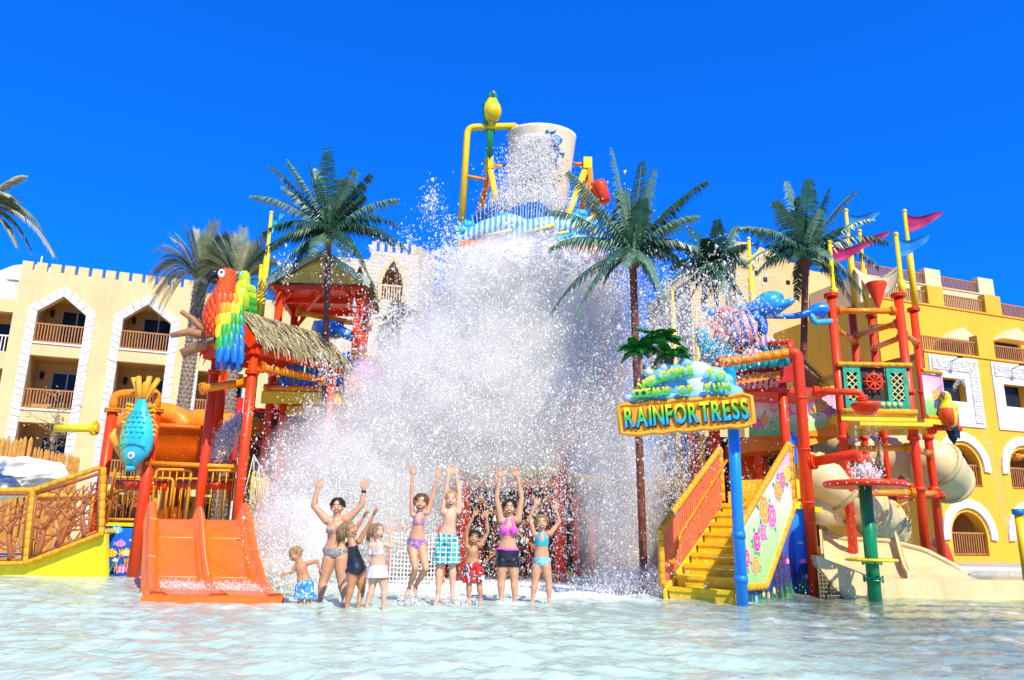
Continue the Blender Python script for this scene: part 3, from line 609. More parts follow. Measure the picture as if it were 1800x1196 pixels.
# ------------------------------------------------------------------ left: ramp, platform, slide
BROWN = mat('moulded_brown_branches', (.36, .11, .03), .45, .12, 7, .2, 30)
ramp_ = thing('access_ramp', at(90, 1008, 14.8), 'yellow walled ramp with brown branch panels in rope wrapped frames', 'ramp')
YW = 14.8
def PW(px, py, Y=YW): return at(px, py, Y)
mb = MB(); mb.prism([PW(-90, 1040), PW(-90, 990), PW(42, 990), PW(186, 938), PW(186, 1040)], (0, .12, 0)); mb.build('side_wall', mat('bright_yellow_panel', (.88, .72, .01), .35, .04, 1.5, .04, 12), ramp_)
mb = MB(); mb.prism([PW(-90, 985), PW(42, 985), PW(186, 930), PW(186, 936), PW(42, 993), PW(-90, 993)], (0, 2.2, 0)); mb.build('ramp_deck', YEL, ramp_)
for k, Y in enumerate((14.68, 16.9)):
    def q(px, py): return at(px, py, Y) if Y < 15 else at(px, py, 14.68)+V((0, 2.2, 0))
    mb = MB(); rope(mb, q(-80, 862), q(58, 862), .05); rope(mb, q(58, 862), q(176, 822), .05); rope(mb, q(-80, 992), q(45, 990), .045); rope(mb, q(45, 990), q(180, 938), .045)
    rope(mb, q(58, 860), q(45, 992), .055); rope(mb, q(182, 822), q(178, 942), .055); rope(mb, q(-75, 860), q(-78, 992), .05); mb.build('rope_frame', AMBER, ramp_)
    for (A, B, Cc, D) in ((q(-70, 868), q(52, 868), q(40, 984), q(-72, 984)), (q(64, 868), q(176, 832), q(172, 934), q(52, 982))):
        rs = random.Random(5+k); mb = MB()
        def bi(u, v): return (A.lerp(B, u)).lerp(D.lerp(Cc, u), v)
        mb.tube([bi(0, 0), bi(1, 0)], .035, 7); mb.tube([bi(1, 0), bi(1, 1)], .03, 7); mb.tube([bi(0, 1), bi(1, 1)], .03, 7); mb.tube([bi(0, 0), bi(0, 1)], .03, 7)
        def br(u, v, a, L, r_, dep):
            pts = [(u, v)]
            for s_ in range(4): a += rs.uniform(-.28, .28); u += L*cos(a)/4; v -= L*sin(a)/4; pts.append((min(1, max(0, u)), min(1, max(0, v))))
            mb.tube([bi(*p) for p in pts], [lerp(r_, r_*.62, i/4) for i in range(5)], 7)
            if dep: 
                for da in (rs.uniform(.35, .7), -rs.uniform(.35, .7)): br(*pts[4], a+da, L*rs.uniform(.6, .85), r_*.7, dep-1)
                if rs.random() < .7: br(*pts[2], a+rs.choice((-.9, .9)), L*.7, r_*.5, dep-1)
        for u0, a0_ in ((.10, 1.1), (.42, 1.35), (.8, 1.8)): br(u0, 1 if 0 < u0 < 1 else .55, a0_, .40, .055, 3)
        mb.build('branch_panel', BROWN, ramp_)
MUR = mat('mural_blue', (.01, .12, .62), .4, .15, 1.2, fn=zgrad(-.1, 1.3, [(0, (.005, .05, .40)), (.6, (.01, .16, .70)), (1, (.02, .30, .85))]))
FP = [mat('print_pink', (.80, .12, .42), .5), mat('print_orange', (.85, .35, .03), .5), mat('print_magenta', (.72, .04, .30), .5), mat('print_yellow', (.88, .62, .05), .5), mat('print_lilac', (.60, .30, .72), .5), mat('print_leaf', (.05, .38, .10), .5), mat('print_white', (.8, .78, .78), .5), mat('print_cyan', (.08, .50, .75), .5)]
def flat_fish(par, p, L, ax, col, stripe, nn):
    X, Z = ax; mb = MB(); n = 14
    body = [p+X*(L*.5*cos(2*pi*i/n))+Z*(L*.30*sin(2*pi*i/n)) for i in range(n)]; mb.prism(body, nn*.004)
    mb.prism([p-X*L*.42, p-X*L*.72+Z*L*.22, p-X*L*.62, p-X*L*.72-Z*L*.22], nn*.004); mb.prism([p+Z*L*.27-X*L*.25, p+Z*L*.44, p+Z*L*.27+X*L*.2], nn*.004)
    o = mb.build('painted_fish', col, par); mb = MB()
    for s_ in (-.2, .08): mb.prism([p+nn*.0045+X*L*s_+Z*L*.24, p+nn*.0045+X*L*(s_+.1)+Z*L*.22, p+nn*.0045+X*L*(s_+.1)-Z*L*.22, p+nn*.0045+X*L*s_-Z*L*.24], nn*.003)
    mb.ell(p+nn*.006+X*L*.32+Z*L*.05, (L*.04, .004, L*.04), nu=8, nv=4); mb.build('stripes', stripe, o)
def coral(par, p, h, ax, m, nn, seed):
    X, Z = ax; rs = random.Random(seed); mb = MB()
    def br(q, a, L, r_, d):
        e = q+(X*sin(a)+Z*cos(a))*L; s_ = (X*cos(a)-Z*sin(a))*r_; mb.prism([q-s_, q+s_, e+s_*.6, e-s_*.6], nn*.003)
        if d: 
            for da in (.45, -.4): br(e, a+da*rs.uniform(.6, 1.4), L*.72, r_*.7, d-1)
    for k in range(3): br(p+X*(k-1)*h*.2, rs.uniform(-.3, .3), h*.36, h*.035, 3)
    mb.build('painted_coral', m, par)
def grass(par, p, w_, h, ax, nn, seed, n=18):
    X, Z = ax; rs = random.Random(seed); mb = MB()
    for i in range(n): q = p+X*rs.uniform(-w_/2, w_/2); l = rs.uniform(-.2, .2)*h; hh = h*rs.uniform(.5, 1); mb.prism([q-X*.022, q+X*.022, q+X*l+Z*hh], nn*.002)
    mb.build('painted_weed', FP[5], par)
def flower(par, p, r_, ax, nn, m, mc, n=8, seed=0, leaf=True):
    X, Z = ax; rs = random.Random(seed)
    if leaf:
        mb = MB()
        for k in range(5):
            a = rs.uniform(0, 6.28); d = X*cos(a)+Z*sin(a); s_ = X*(-sin(a))+Z*cos(a); b = p+d*r_*.8; mb.prism([b-s_*r_*.18, b+d*r_*.3-s_*r_*.22, b+d*r_*.9, b+d*r_*.3+s_*r_*.22, b+s_*r_*.18], nn*.002)
        mb.build('printed_leaves', FP[5], par)
    mb = MB(); pts = []
    for i in range(n*4): a = 2*pi*i/(n*4); k = r_*(1+.16*abs(sin(a*n/2))**.6-.08); pts.append(p+nn*.003+X*k*cos(a)+Z*k*sin(a))
    mb.prism([p+(q_-p)*1.09-nn*.0012 for q_ in pts], nn*.0012, mi=1); mb.prism(pts, nn*.002, mi=0)
    for k_, m_ in ((.66, 1), (.60, 0), (.28, 2)): mb.prism([p+nn*(.0052+(1-k_)*.004)+(q_-p-nn*.003)*k_ for q_ in pts[::2]], nn*.0008, mi=m_)
    mb.build('printed_flower', [m, FP[6], mc], par)

lp = thing('play_platform', at(310, 1005, 15.2), 'low play platform with amber railings and an ocean mural left of the orange slide', 'platform')
YP = 15.2; X1 = V((1, 0, 0)); Z1 = V((0, 0, 1)); NF = V((0, -1, 0))
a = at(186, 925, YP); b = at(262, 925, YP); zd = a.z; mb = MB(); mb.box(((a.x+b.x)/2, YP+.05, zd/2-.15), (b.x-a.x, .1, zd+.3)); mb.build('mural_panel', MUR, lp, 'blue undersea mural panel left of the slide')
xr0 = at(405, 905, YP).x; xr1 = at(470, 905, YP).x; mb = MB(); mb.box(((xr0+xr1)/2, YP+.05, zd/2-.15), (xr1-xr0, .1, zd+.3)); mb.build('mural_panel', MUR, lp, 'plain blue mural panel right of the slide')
for i, (px, py, L, c_, s_) in enumerate(((205, 932, .24, 7, 6), (212, 956, .2, 4, 0), (196, 973, .22, 3, 1), (222, 972, .2, 3, 6), (214, 1001, .22, 0, 6), (203, 985, .1, 6, 7), (235, 950, .12, 6, 7))): flat_fish(lp, at(px, py, YP-.004), L, (X1, Z1), FP[c_], FP[s_], NF)
coral(lp, at(215, 1008, YP-.004), .5, (X1, Z1), FP[1], NF, 1); coral(lp, at(232, 1008, YP-.004), .4, (X1, Z1), FP[0], NF, 2); grass(lp, at(195, 1008, YP-.004), .3, .25, (X1, Z1), NF, 3)
dk = MB(); dk.box(((at(186, 925, YP).x+xr1)/2, YP+1.3, zd+.02), (xr1-at(186, 925, YP).x, 2.6, .1)); dk.build('deck', YEL, lp)
def PP(px, Y=YP): return V((at(px, 880, Y).x, Y, zd+.07))
for a_, b_ in ((194, 256), (268, 330), (345, 418)): rail_panel(lp, PP(a_), PP(b_), 1.02, AMBER)
rail_panel(lp, PP(196, 17.6), PP(300, 17.6), 1.0, AMBER); rail_panel(lp, PP(305, 17.6), PP(430, 17.6), 1.0, AMBER); rail_panel(lp, PP(440), PP(470, 16.4), 1.0, YEL)
pipe(lp, [at(258, 814, 14.9), at(430, 822, 14.9)], .045, ORANGE, ends=True)
for px in (205, 315): pipe(lp, [at(px, 852, 16.3), at(px+90, 854, 16.3)], .1, RED, ends=False)
mb = MB()
for i in range(7): mb.box(at(200+i*32, 845+i % 2*18, 19.5), (.42, .06, .2))
mb.build('board', CREAM, lp)

# orange two-lane slide
sl = thing('wide_slide', onz(370, 1050), 'orange two lane slide running down into the pool', 'slide')
tl = at(256, 912, 13.4); tr_ = at(432, 908, 13.4); bl = onz(262, 1054, .02); brr = onz(497, 1058, .02)
W0 = (tr_-tl); Wn = 5; PR = [(0, 0, 0), (.07, -.02, 0), (.20, -.22, 0), (.37, -.60, 0), (.52, -.87, 0), (.64, -.97, 0), (.80, -.995, 0), (1, -1, 0)]
prof = bez([V((t, z, 0)) for t, z, _ in PR], 28); 
def SP(u, k, dz=0):
    t, z = prof[k][0], prof[k][1]; a = tl.lerp(bl, t); b = tr_.lerp(brr, t+(0)); p = a.lerp(b, u); p.z = .08+(tl.z-.08)*(1+z)+dz; return p
K = len(prof)
def strip(us, dzs, m, name, label=None):
    mb = MB(); mb.grid([[SP(u, k, dz(k) if callable(dz) else dz) for u, dz in zip(us, dzs)] for k in range(K)], thick=(0, 0, -.05)); return mb.build(name, m, sl, label)
SLM = mat('slide_orange', (.76, .15, .012), .28, .08, 3, .05, 14, coat=.5)
wallh = lambda h: (lambda k: h*(1 if k < K*.6 else max(.12, 1-(k-K*.6)/(K*.3))))
strip([.10, .14, .30, .44, .47], [.03, .0, .0, .0, .03], SLM, 'lane'); strip([.57, .60, .74, .88, .91], [.03, 0, 0, 0, .03], SLM, 'lane')
strip([-.02, .0, .02, .08, .10], [-.1, wallh(.24), wallh(.30), wallh(.27), .02], SLM, 'side_wall'); strip([.91, .93, .98, 1.0, 1.02], [.02, wallh(.27), wallh(.30), wallh(.24), -.1], SLM, 'side_wall')
strip([.47, .485, .52, .555, .57], [.02, wallh(.18), wallh(.22), wallh(.18), .02], SLM, 'divider')
mb = MB(); 
for k in (int(K*.32), int(K*.58)):
    for u0, u1 in ((.11, .46), (.58, .90)): mb.tube([SP(u, k, .004) for u in (u0, (u0+u1)/2, u1)], .006, 4)
    mb.tube([SP(u, k, wallh(d_)(k)+.004) for u, d_ in ((.0, .24), (.02, .30), (.08, .27))], .006, 4)
mb.tube([SP(.52, k, wallh(.22)(k)+.002) for k in range(1, int(K*.75))], .006, 4); mb.build('joint_line', CREAM, sl)
mb = MB(); mb.grid([[SP(u, K-1, 0)+V((0, 0, dz))+ (V((0, -dy, 0))) for u in [j/24*1.04-.02 for j in range(25)]] for dy, dz in ((0, .0), (.12, -.0), (.17, -.05), (.17, -.16))]); mb.build('lip', SLM, sl)

# fish spout and pipes
ap = thing('pipe_arch', V((at(178, 900, 14.95).x, 14.95, -.2)), 'red and orange pipe arch carrying the hanging turquoise fish', 'water pipe')
x0 = at(187, 800, 14.95).x; x1 = at(256, 850, 14.95).x; zt = zof(x0, 14.95, 722); zt1 = zof(x1, 14.95, 722)
mb = MB(); mb.cyl((x0, 14.95, -.2), (x0, 14.95, zt), .10, 14); mb.build('post', RED, ap); mb = MB(); mb.cyl((x1, 14.95, -.2), (x1, 14.95, zt1), .11, 14); mb.build('post', RED, ap)
mb = MB(); mb.tube(fillet([(x0, 14.95, zt), (x0, 14.95, zt+.32), (x1, 14.95, zt1+.38), (x1, 14.95, zt1)], .22), .085, 12); flange(mb, (x0, 14.95, zt), (0, 0, 1), .1); flange(mb, (x1, 14.95, zt1), (0, 0, 1), .1); mb.build('pipe', ORANGE, ap)
p0 = at(172, 753, 14.95); mb = MB(); mb.cyl(p0, at(98, 753, 14.95), .075, 12); flange(mb, at(166, 753, 14.95), (1, 0, 0), .09); mb.build('spout', YEL, ap)
fc = at(242, 760, 14.6); s_ = 14.6/1350
fish = thing('hanging_fish', fc, 'turquoise fish sculpture hanging head down with an orange tail', 'sculpture')
FISH = mat('fish_turquoise', (.03, .46, .58), .3, .06, 4, .25, 30, coat=.5, fn=zgrad(-.35, .28, [(0, (.50, .62, .05)), (.3, (.12, .52, .30)), (.55, (.02, .46, .62)), (1, (.04, .50, .66))], axis='X'))
mb = MB(); prof_ = [(-62, 3), (-58, 9), (-50, 17), (-40, 24), (-28, 29), (-10, 30), (10, 27), (28, 20), (42, 13), (52, 10), (58, 9)]
for_ = [V((0, 0, z*s_)) for z, r_ in prof_]; vs = []; n = 18
for (z, r_) in prof_:
    for j in range(n): a = 2*pi*j/n; vs.append(fc+V((r_*s_*1.0*cos(a)+(-3 if z < -40 else 0)*s_, r_*s_*.62*sin(a), z*s_)))
fs = [(i*n+j, i*n+(j+1) % n, (i+1)*n+(j+1) % n, (i+1)*n+j) for i in range(len(prof_)-1) for j in range(n)]+[tuple(range(n))[::-1]]
mb.add(vs, fs, 0, True); mb.build('body', FISH, fish)
mb = MB(); mb.tube([fc+V((-26, -17, -30))*s_+V((0, 0, 0)), fc+V((-12, -20, -24))*s_, fc+V((6, -20, -22))*s_, fc+V((24, -14, -28))*s_], 1.1*s_, 6); 
for r0 in range(6):
    for c0 in range(4): x_ = (-15+c0*9+(r0 % 2)*4); z_ = -12+r0*9; mb.tube([fc+V(((x_-3), -18.4+abs(x_)*.15+max(0, z_)*.14, z_+2))*s_, fc+V((x_, -18.9+abs(x_)*.15+max(0, z_)*.14, z_))*s_, fc+V((x_+3, -18.4+abs(x_)*.15+max(0, z_)*.14, z_+2))*s_], .8*s_, 4)
mb.build('scales', kind='stuff', parent=fish, mats=mat('fish_line', (.01, .25, .35), .5))
OF = mat('fin_orange', (.86, .36, .02), .4, .1, 6, .2, 25, coat=.3)
mb = MB()
for k in range(5):
    dx = (k-2); mb.tube([fc+V((dx*3, 0, 54))*s_, fc+V((dx*5.5, (-1)**k*3, 74))*s_, fc+V((dx*(9+abs(dx)), (-1)**k*4, 96+(4 if dx else -14)-abs(dx)*2))*s_, fc+V((dx*(10+abs(dx)), 0, 102-abs(dx)*3-(12 if dx == 0 else 0)))*s_], [4*s_, 5.2*s_, 5*s_, 2*s_], 8)
mb.build('tail', OF, fish)
for sd_, (z0, z1) in ((-1, (14, 46)), (1, (-8, 44))):
    mb = MB()
    for k in range(7 if sd_ > 0 else 5): z = lerp(z0, z1, k/(6 if sd_ > 0 else 4)); rr_ = 27 if z < 15 else 20; mb.tube([fc+V((sd_*(rr_-8), 0, z))*s_, fc+V((sd_*(rr_+4), 0, z+4))*s_, fc+V((sd_*(rr_+10-(abs(k-3)*1.2)), 0, z-2))*s_], [3.4*s_, 3*s_, 1*s_], 6)
    mb.build('fin', OF, fish)
mb = MB(); mb.tube([fc+V((-24, -8, -34))*s_, fc+V((-36, -14, -8))*s_, fc+V((-34, -12, 4))*s_], [5*s_, 6*s_, 2*s_], 7); mb.build('fin', OF, fish)
mb = MB(); e = fc+V((2, -16, -42))*s_; mb.ell(e, (6.5*s_, 3*s_, 6.5*s_), nu=14, nv=8); ey = mb.build('eye', FP[6], fish); mb = MB(); mb.ell(e+V((.5, -2.6, 0))*s_, (3*s_, 1.2*s_, 3*s_)); mb.build('pupil', BLUE, ey)
mb = MB(); mb.lathe([(0, 4), (7, 2), (9, -4), (6, -8), (3, -6), (0, -2)], fc+V((-4, 0, -60))*s_, n=14); 
mb.v = [tuple(fc+V((-4, 0, -60))*s_+(V(p)-fc-V((-4, 0, -60))*s_)*s_) for p in mb.v]; mb.build('lips', FISH, fish)

# orange bowl ride
bw = thing('bowl_slide', V((at(310, 800, 18.5).x, 18.5, 0)), 'big orange funnel bowl with a tube on its rim behind the amber railings', 'slide')
bc = at(318, 762, 18.8); mb = MB(); mb.lathe([(1.55, 0), (1.62, .03), (1.62, -.06), (1.5, -.1), (1.42, -.45), (1.15, -.85), (.75, -1.1), (.3, -1.2), (.3, -2.6)], bc, n=36); mb.lathe([(1.55, 0), (1.35, -.4), (1.0, -.8), (.3, -1.1)], bc, n=36); mb.build('bowl', DORANGE, bw)
mb = MB(); A0 = pi*1.05; mb.tube([bc+V((-.7+.62*cos(a)*1.2, .1, .1+.42*sin(a))) for a in [pi*i/12 for i in range(13)]], .26, 12); mb.build('tube', ORANGE, bw); mb = MB()
mb.tube([bc+V((-.2, .3, .25)), bc+V((.6, .3, .3)), bc+V((1.6, .4, .2)), bc+V((2.4, .9, .25))], [.36, .36, .34, .32], 14); mb.build('tube', ORANGE, bw)
mb = MB(); mb.cyl((bc.x, bc.y, 0), bc+V((0, 0, -1)), .22); mb.build('column', RED, bw)
post(bw, 379, 655, 760, 17.0, .2, RED, 'column')
# ------------------------------------------------------------------ thatched shelter
THATCH = mat('dry_thatch', (.34, .27, .13), .85, .35, 14); THATCH2 = mat('pale_thatch', (.50, .42, .22), .85, .3, 14)
def thatch(par, a, b, dn, hang, rows, n, L, seed, m=None, name='thatch', sag=.15):
    """blades on a slope: ridge a-b, slope vector dn, rows of blades; one mesh of stuff"""
    rs = random.Random(seed); mb = MB(); a = V(a); b = V(b); dn = V(dn); T = (b-a).normalized(); nn = T.cross(dn).normalized()
    if nn.z < 0: nn = -nn
    mb.grid([[a+nn*.02, b+nn*.02], [a+dn+nn*.02, b+dn+nn*.02]], thick=-nn*.04)
    dd = dn.normalized()
    for r_ in range(rows):
        t = (r_+.3)/rows
        for i in range(n):
            u = (i+rs.random())/n; p = a.lerp(b, u)+dn*t+nn*rs.uniform(.03, .07); l = L*rs.uniform(.7, 1.3); w_ = rs.uniform(.012, .028); sw = T*rs.uniform(-.25, .25)
            last = r_ >= rows-1; q = p+(dd+sw+nn*rs.uniform(0, .2)).normalized()*l*.55; e = q+(dd*.6+sw+V((0, 0, -1.0 if last else -.25))*hang).normalized()*l*.45
            mb.add([p-T*w_, p+T*w_, q+T*w_, q-T*w_, e+T*w_*.3, e-T*w_*.3], [(0, 1, 2, 3), (3, 2, 4, 5)], rs.choice((0, 0, 1)))
    return mb.build(name, [THATCH, THATCH2], par, kind='stuff')
th = thing('thatched_shelter', V((-5.3, 15.2, 1.1)), 'thatched canopy on red posts that carries the two parrots', 'shelter')
apx = at(404, 542, 14.4); eB = at(449, 597, 14.3); eA = V((apx.x-(eB.x-apx.x)*.95, 14.9, eB.z)); dR = V((1.38, 2.0, 0)).normalized(); LR = 2.35
thatch(th, apx, apx+dR*LR, (eB-apx)*1.12, 1, 6, 75, .42, 1); thatch(th, apx, apx+dR*LR, (eA-apx)*1.12, 1, 5, 60, .42, 2)
mb = MB(); c0 = apx+V((0, 0, -.07)); sB = (eB-apx); sA = (eA-apx)
for s__ in (sB, sA): mb.prism([c0, c0+dR*LR, c0+dR*LR+s__, c0+s__], (0, 0, -.05))
mb.build('roof_panel', RED, th)
mb = MB(); mb.prism([c0+V((0, 0, -.03))-dR*.01, c0+sB+V((0, 0, -.05))-dR*.01, c0+sA+V((0, 0, -.05))-dR*.01], -dR*.06); mb.build('gable_panel', DRED, th)
mb = MB(); mb.bar(c0-dR*.08+V((0, 0, .03)), c0+sB*1.08-dR*.08, .07, .2); mb.bar(c0-dR*.08+V((0, 0, .03)), c0+sA*1.08-dR*.08, .07, .2); mb.bar(c0+sB-dR*.02+V((0, 0, -.13)), c0+sA-dR*.02+V((0, 0, -.13)), .09, .15); mb.bar(c0+sB+V((0, 0, -.14)), c0+sB+dR*LR+V((0, 0, -.14)), .09, .12); mb.bar(c0+sA+V((0, 0, -.14)), c0+sA+dR*LR+V((0, 0, -.14)), .09, .12); mb.build('beam', RED, th)
for q, nm in ((eB, 0), (eA+V((.12, 0, 0)), 1)):
    mb = MB(); x, y = (q.x-.04, q.y+.12) if nm == 0 else (q.x+.1, q.y); mb.cyl((x, y, -.2 if nm == 0 else -.2), (x, y, q.z-.12), .085, 14); 
    for z in (zof(x, y, 655),): flange(mb, (x, y, z), (0, 0, 1), .085)
    mb.build('post', RED, th)
for q in (eB+dR*LR*.85, eA+dR*LR*.85): mb = MB(); mb.cyl((q.x, q.y, 1.1), (q.x, q.y, q.z-.15), .075, 12); mb.build('post', RED, th)
BRK = mat('carved_log', (.40, .19, .08), .6, .2, 10, .3, 25)
pb = at(348, 603, 14.4); mb = MB(); mb.tube([pb+V((-.4, 0, .62)), pb+V((-.2, .05, .5)), pb+V((.25, .1, .1))], [.045, .06, .08], 9); mb.tube([pb+V((-.52, -.05, .12)), pb+V((-.2, 0, .22)), pb+V((.35, .1, .1))], [.05, .08, .1], 9); mb.tube([pb+V((-.25, -.1, -.25)), pb+V((.35, .05, .1)), apx+V((-.1, 0, -.35))], [.09, .12, .13], 10); mb.build('log', BRK, th)
pipe(th, [at(352, 684, 14.0), at(436, 672, 14.6)], .075, ORANGE); pipe(th, [at(456, 645, 14.5), at(568, 669, 15.9)], .075, ORANGE)
# --- parrots
def parrot(name, label, p, h, face, cols, lean=0., wingspread=0., tail=.62, cat='sculpture', fat=1.2, zb=.7):
    """p feet point, h feet-to-crown height, face: unit vector in plan"""
    root = thing(name, p, label, cat); f = V(face).normalized(); s_ = V((-f.y, f.x, 0)); Z = V((0, 0, 1)); Z2 = (Z+f*lean).normalized()
    def W(x, y, z): return p + (f*x + s_*y + Z2*z)*h
    body, belly, wingc, tailc, headc, beakc = cols
    mb = MB(); prof = [(-.02, -.12, .03), (-.03, -.02, .11), (0, .12, .185), (.03, .28, .215), (.03, .45, .20), (.01, .6, .16), (0, .7, .125), (.01, .8, .125), (.02, .90, .115), (.01, .97, .07), (0, 1.0, .015)]
    K = bez([V((q[0], q[1], q[2]*fat)) for q in prof], 33); n = 16; vs = []
    for q in K:
        for j in range(n): a = 2*pi*j/n; vs.append(W(q[0]+q[2]*cos(a)*.95, q[2]*sin(a)*.92, q[1]))
    fs = [(i*n+j, i*n+(j+1) % n, (i+1)*n+(j+1) % n, (i+1)*n+j) for i in range(len(K)-1) for j in range(n)]; mb.add(vs, fs, 0, True)
    mi = []
    for k_, fc_ in enumerate(fs):
        i = k_//n; j = k_ % n; a = 2*pi*(j+.5)/n; z = K[i][1]; mi.append(2 if z > .74 else (1 if cos(a) > .25 and z < zb else 0))
    mb.m = mi; mb.build('body', [body, belly, headc], root); mb = MB(); rs = random.Random(3)
    for i in range(3, len(K)-5):
        if h < 1: break
        for j in range(13):
            a = 2*pi*(j+(i % 2)*.5)/13; r_ = K[i][2]; c_ = W(K[i][0]+r_*cos(a)*.95, r_*sin(a)*.92, K[i][1]); o_ = (f*cos(a)+s_*sin(a)); tn = (f*-sin(a)+s_*cos(a)); z = K[i][1]
            mb.ell(c_+o_*.004*h, (.006*h+.004, .034*h*min(1, r_/.12), .05*h), (o_, tn, (Z2+o_*.12).normalized()), 6, 5, 2 if z > .74 else (1 if cos(a) > .25 and z < .7 else 0))
    
    if h > 1: mb.build('feathers', [body, belly, headc], root, kind='stuff')
    mb = MB(); mb.tube([W(.10, 0, .90), W(.19, 0, .90), W(.235, 0, .83), W(.215, 0, .755)], [.06*h, .062*h, .045*h, .006*h], 10); mb.tube([W(.1, 0, .82), W(.165, 0, .79), W(.18, 0, .765)], [.045*h, .035*h, .01*h], 8); mb.build('beak', beakc, root)
    for sg in (-1, 1):
        mb = MB(); mb.ell(W(.075, sg*.085, .885), (.055*h, .03*h, .06*h), (f, s_, Z)); pt = mb.build('face_patch', FP[6], root); mb = MB(); mb.ell(W(.085, sg*.108, .90), .02*h, nu=8, nv=6); mb.build('eye', BLACK, pt)
        mb = MB(); wo_ = None; rows = [(.60, .17, 5), (.48, .19, 6), (.34, .20, 6), (.20, .22, 6), (.06, .26, 5), (-.08, .26, 4)]
        if h > 1: mb.ell(W(-.06, sg*.16*fat, .34), (.15*h, .03*h, .26*h), (f, s_, Z2)); wo_ = mb.build('wing', wingc[0], root); mb = MB()
        for r_, (z, L_, cnt) in enumerate(rows):
            for k in range(cnt):
                t = (k+.5)/cnt-.5; a = t*1.5; x = -.04+ (-.21*sin(-a))-.07*r_*.35; y = .175*fat+wingspread*(.06+.05*r_)-abs(t)*.06-(.02*r_ if not wingspread else 0); q = W(x-.02, sg*y, z-abs(t)*.04)
                d = (Z2*-1+f*(-.12)+s_*sg*(wingspread*.35)+f*t*.25).normalized(); u = s_*sg*.9+f*.2; u = (u-d*u.dot(d)).normalized(); v_ = d.cross(u)
                mb.ell(q+d*h*L_*.35, (.018*h, .05*h, L_*h*.58), (u, v_, d), 7, 6, min(len(wingc)-1, int(r_*len(wingc)/6)) if wo_ is None else 0)
                if wo_ is not None: mb.build('feather', wingc[max(0, min(len(wingc)-1, int(round(r_+.2+(k-cnt/2)*-.55+sg*0))))], wo_); mb = MB()
        if wo_ is None: mb.build('wing', list(wingc), root)
    mb = MB()
    for k in range(5): t = (k-2)/2; mb.tube([W(-.05, t*.05, .02), W(-.12, t*.07, -.2), W(-.16-abs(t)*.0, t*.075, -tail+abs(t)*.12)], [.05*h, .05*h, .02*h], 6, mi=k % len(tailc))
    mb.build('tail', list(tailc), root)
    for sg in (-1, 1):
        mb = MB()
        for k in range(3): mb.tube([W(.03, sg*.08+(k-1)*.035, -.0), W(.10, sg*.08+(k-1)*.04, -.03), W(.11, sg*.08+(k-1)*.04, -.07)], [.03*h, .026*h, .012*h], 7)
        mb.build('foot', mat('grey_claw', (.16, .15, .14), .6), root)
    return root
FG = mat('feather_green', (.05, .36, .02), .35, .12, 8, .3, 40, coat=.3); FY = mat('feather_yellow', (.86, .62, .01), .35, .08, 8, .2, 40, coat=.3); FR_ = mat('feather_red', (.82, .085, .006), .4, .12, 8, .35, 40, coat=.2); FB = mat('feather_blue', (.01, .16, .62), .35, .1, 8, .3, 40, coat=.3); FL_ = mat('feather_lime', (.42, .62, .02), .35, .1, 8, .2, 40, coat=.3); FO = mat('feather_orange', (.86, .32, .01), .4, .1, 8, .2, 40)
BEAKD = mat('beak_black', (.02, .018, .02), .3); BEAKG = mat('beak_grey', (.25, .24, .23), .4); FBK = mat('feather_black', (.02, .025, .05), .35, .1, 8, .2, 30); FT = mat('feather_teal', (.01, .30, .16), .35, .1, 8, .2, 30)
parrot('macaw_sculpture', 'large scarlet macaw figure with green and blue wings on the canopy log', at(380, 600, 14.0), 1.46, (-.93, -.36, 0), (FR_, FR_, (FR_, FO, FY, FG, FT, FB, FR_)[:6], (FR_, FB, FR_), FR_, BEAKD), lean=-.06, wingspread=.35, tail=.5, fat=.88)
parrot('parrot_sculpture', 'lime green and yellow parrot figure sitting on the thatch behind the macaw', at(424, 548, 15.1), .88, (-.85, -.52, 0), (FL_, FY, (FL_, FG, FG), (FG, FL_), FL_, BEAKG), tail=.3)

# ------------------------------------------------------------------ gabled lookout
lk = thing('roofed_lookout', V((-4.3, 17.6, 1)), 'red framed lookout with a green gable roof, blue slat fence and yellow deck', 'play tower')
GRS = mat('pale_green_sheet', (.36, .46, .36), .45, .1, 3); SH = mat('carved_yellow_gable', (.80, .56, .12), .6, .3, 5, 1, 12)
YK = 16.6; fl_ = at(484, 487, YK); fr_ = at(643, 508, YK); fr_.z = fl_.z = (fl_.z+fr_.z)/2; ax_ = at(568, 452, YK); dpt = V((-.25, 2.3, 0)); ap_ = V(((fl_.x+fr_.x)/2, YK, ax_.z))
for s__, k in ((fl_, 0), (fr_, 1)):
    mb = MB(); sgn = -1 if k == 0 else 1; ov = (s__-ap_)*.12; mb.prism([ap_+V((0, -.15, .04)), s__+ov+V((0, -.15, .04)), s__+ov+dpt+V((0, 0, .04)), ap_+dpt+V((0, 0, .04))], (0, 0, .05)); mb.build('roof_sheet', GRS, lk)
    mb = MB(); mb.bar(ap_+V((sgn*.02, -.2, .05)), s__+ov+V((0, -.2, .0)), .05, .16); mb.build('bargeboard', GRS, lk)
    thatch(lk, ap_+V((0, .05, .1)), ap_+V((0, .05, .1))+dpt, (s__-ap_)*1.15, 1, 4, 55, .4, 5+k)
mb = MB(); mb.prism([fl_+V((.1, -.02, 0)), ap_+V((0, -.02, 0)), fr_+V((-.1, -.02, 0))], (0, .05, 0)); mb.build('gable_panel', SH, lk)
mb = MB(); mb.box((fl_+fr_)/2+dpt/2+V((0, .05, -.04)), ((fr_-fl_).x*1.02, 2.2, .05)); mb.build('ceiling', RED, lk)
mb = MB(); 
for y_ in (.05, 1.1, 2.15): mb.bar(fl_+dpt*(y_/2.3)+V((0, 0, -.12)), fr_+dpt*(y_/2.3)+V((0, 0, -.12)), .08, .1)
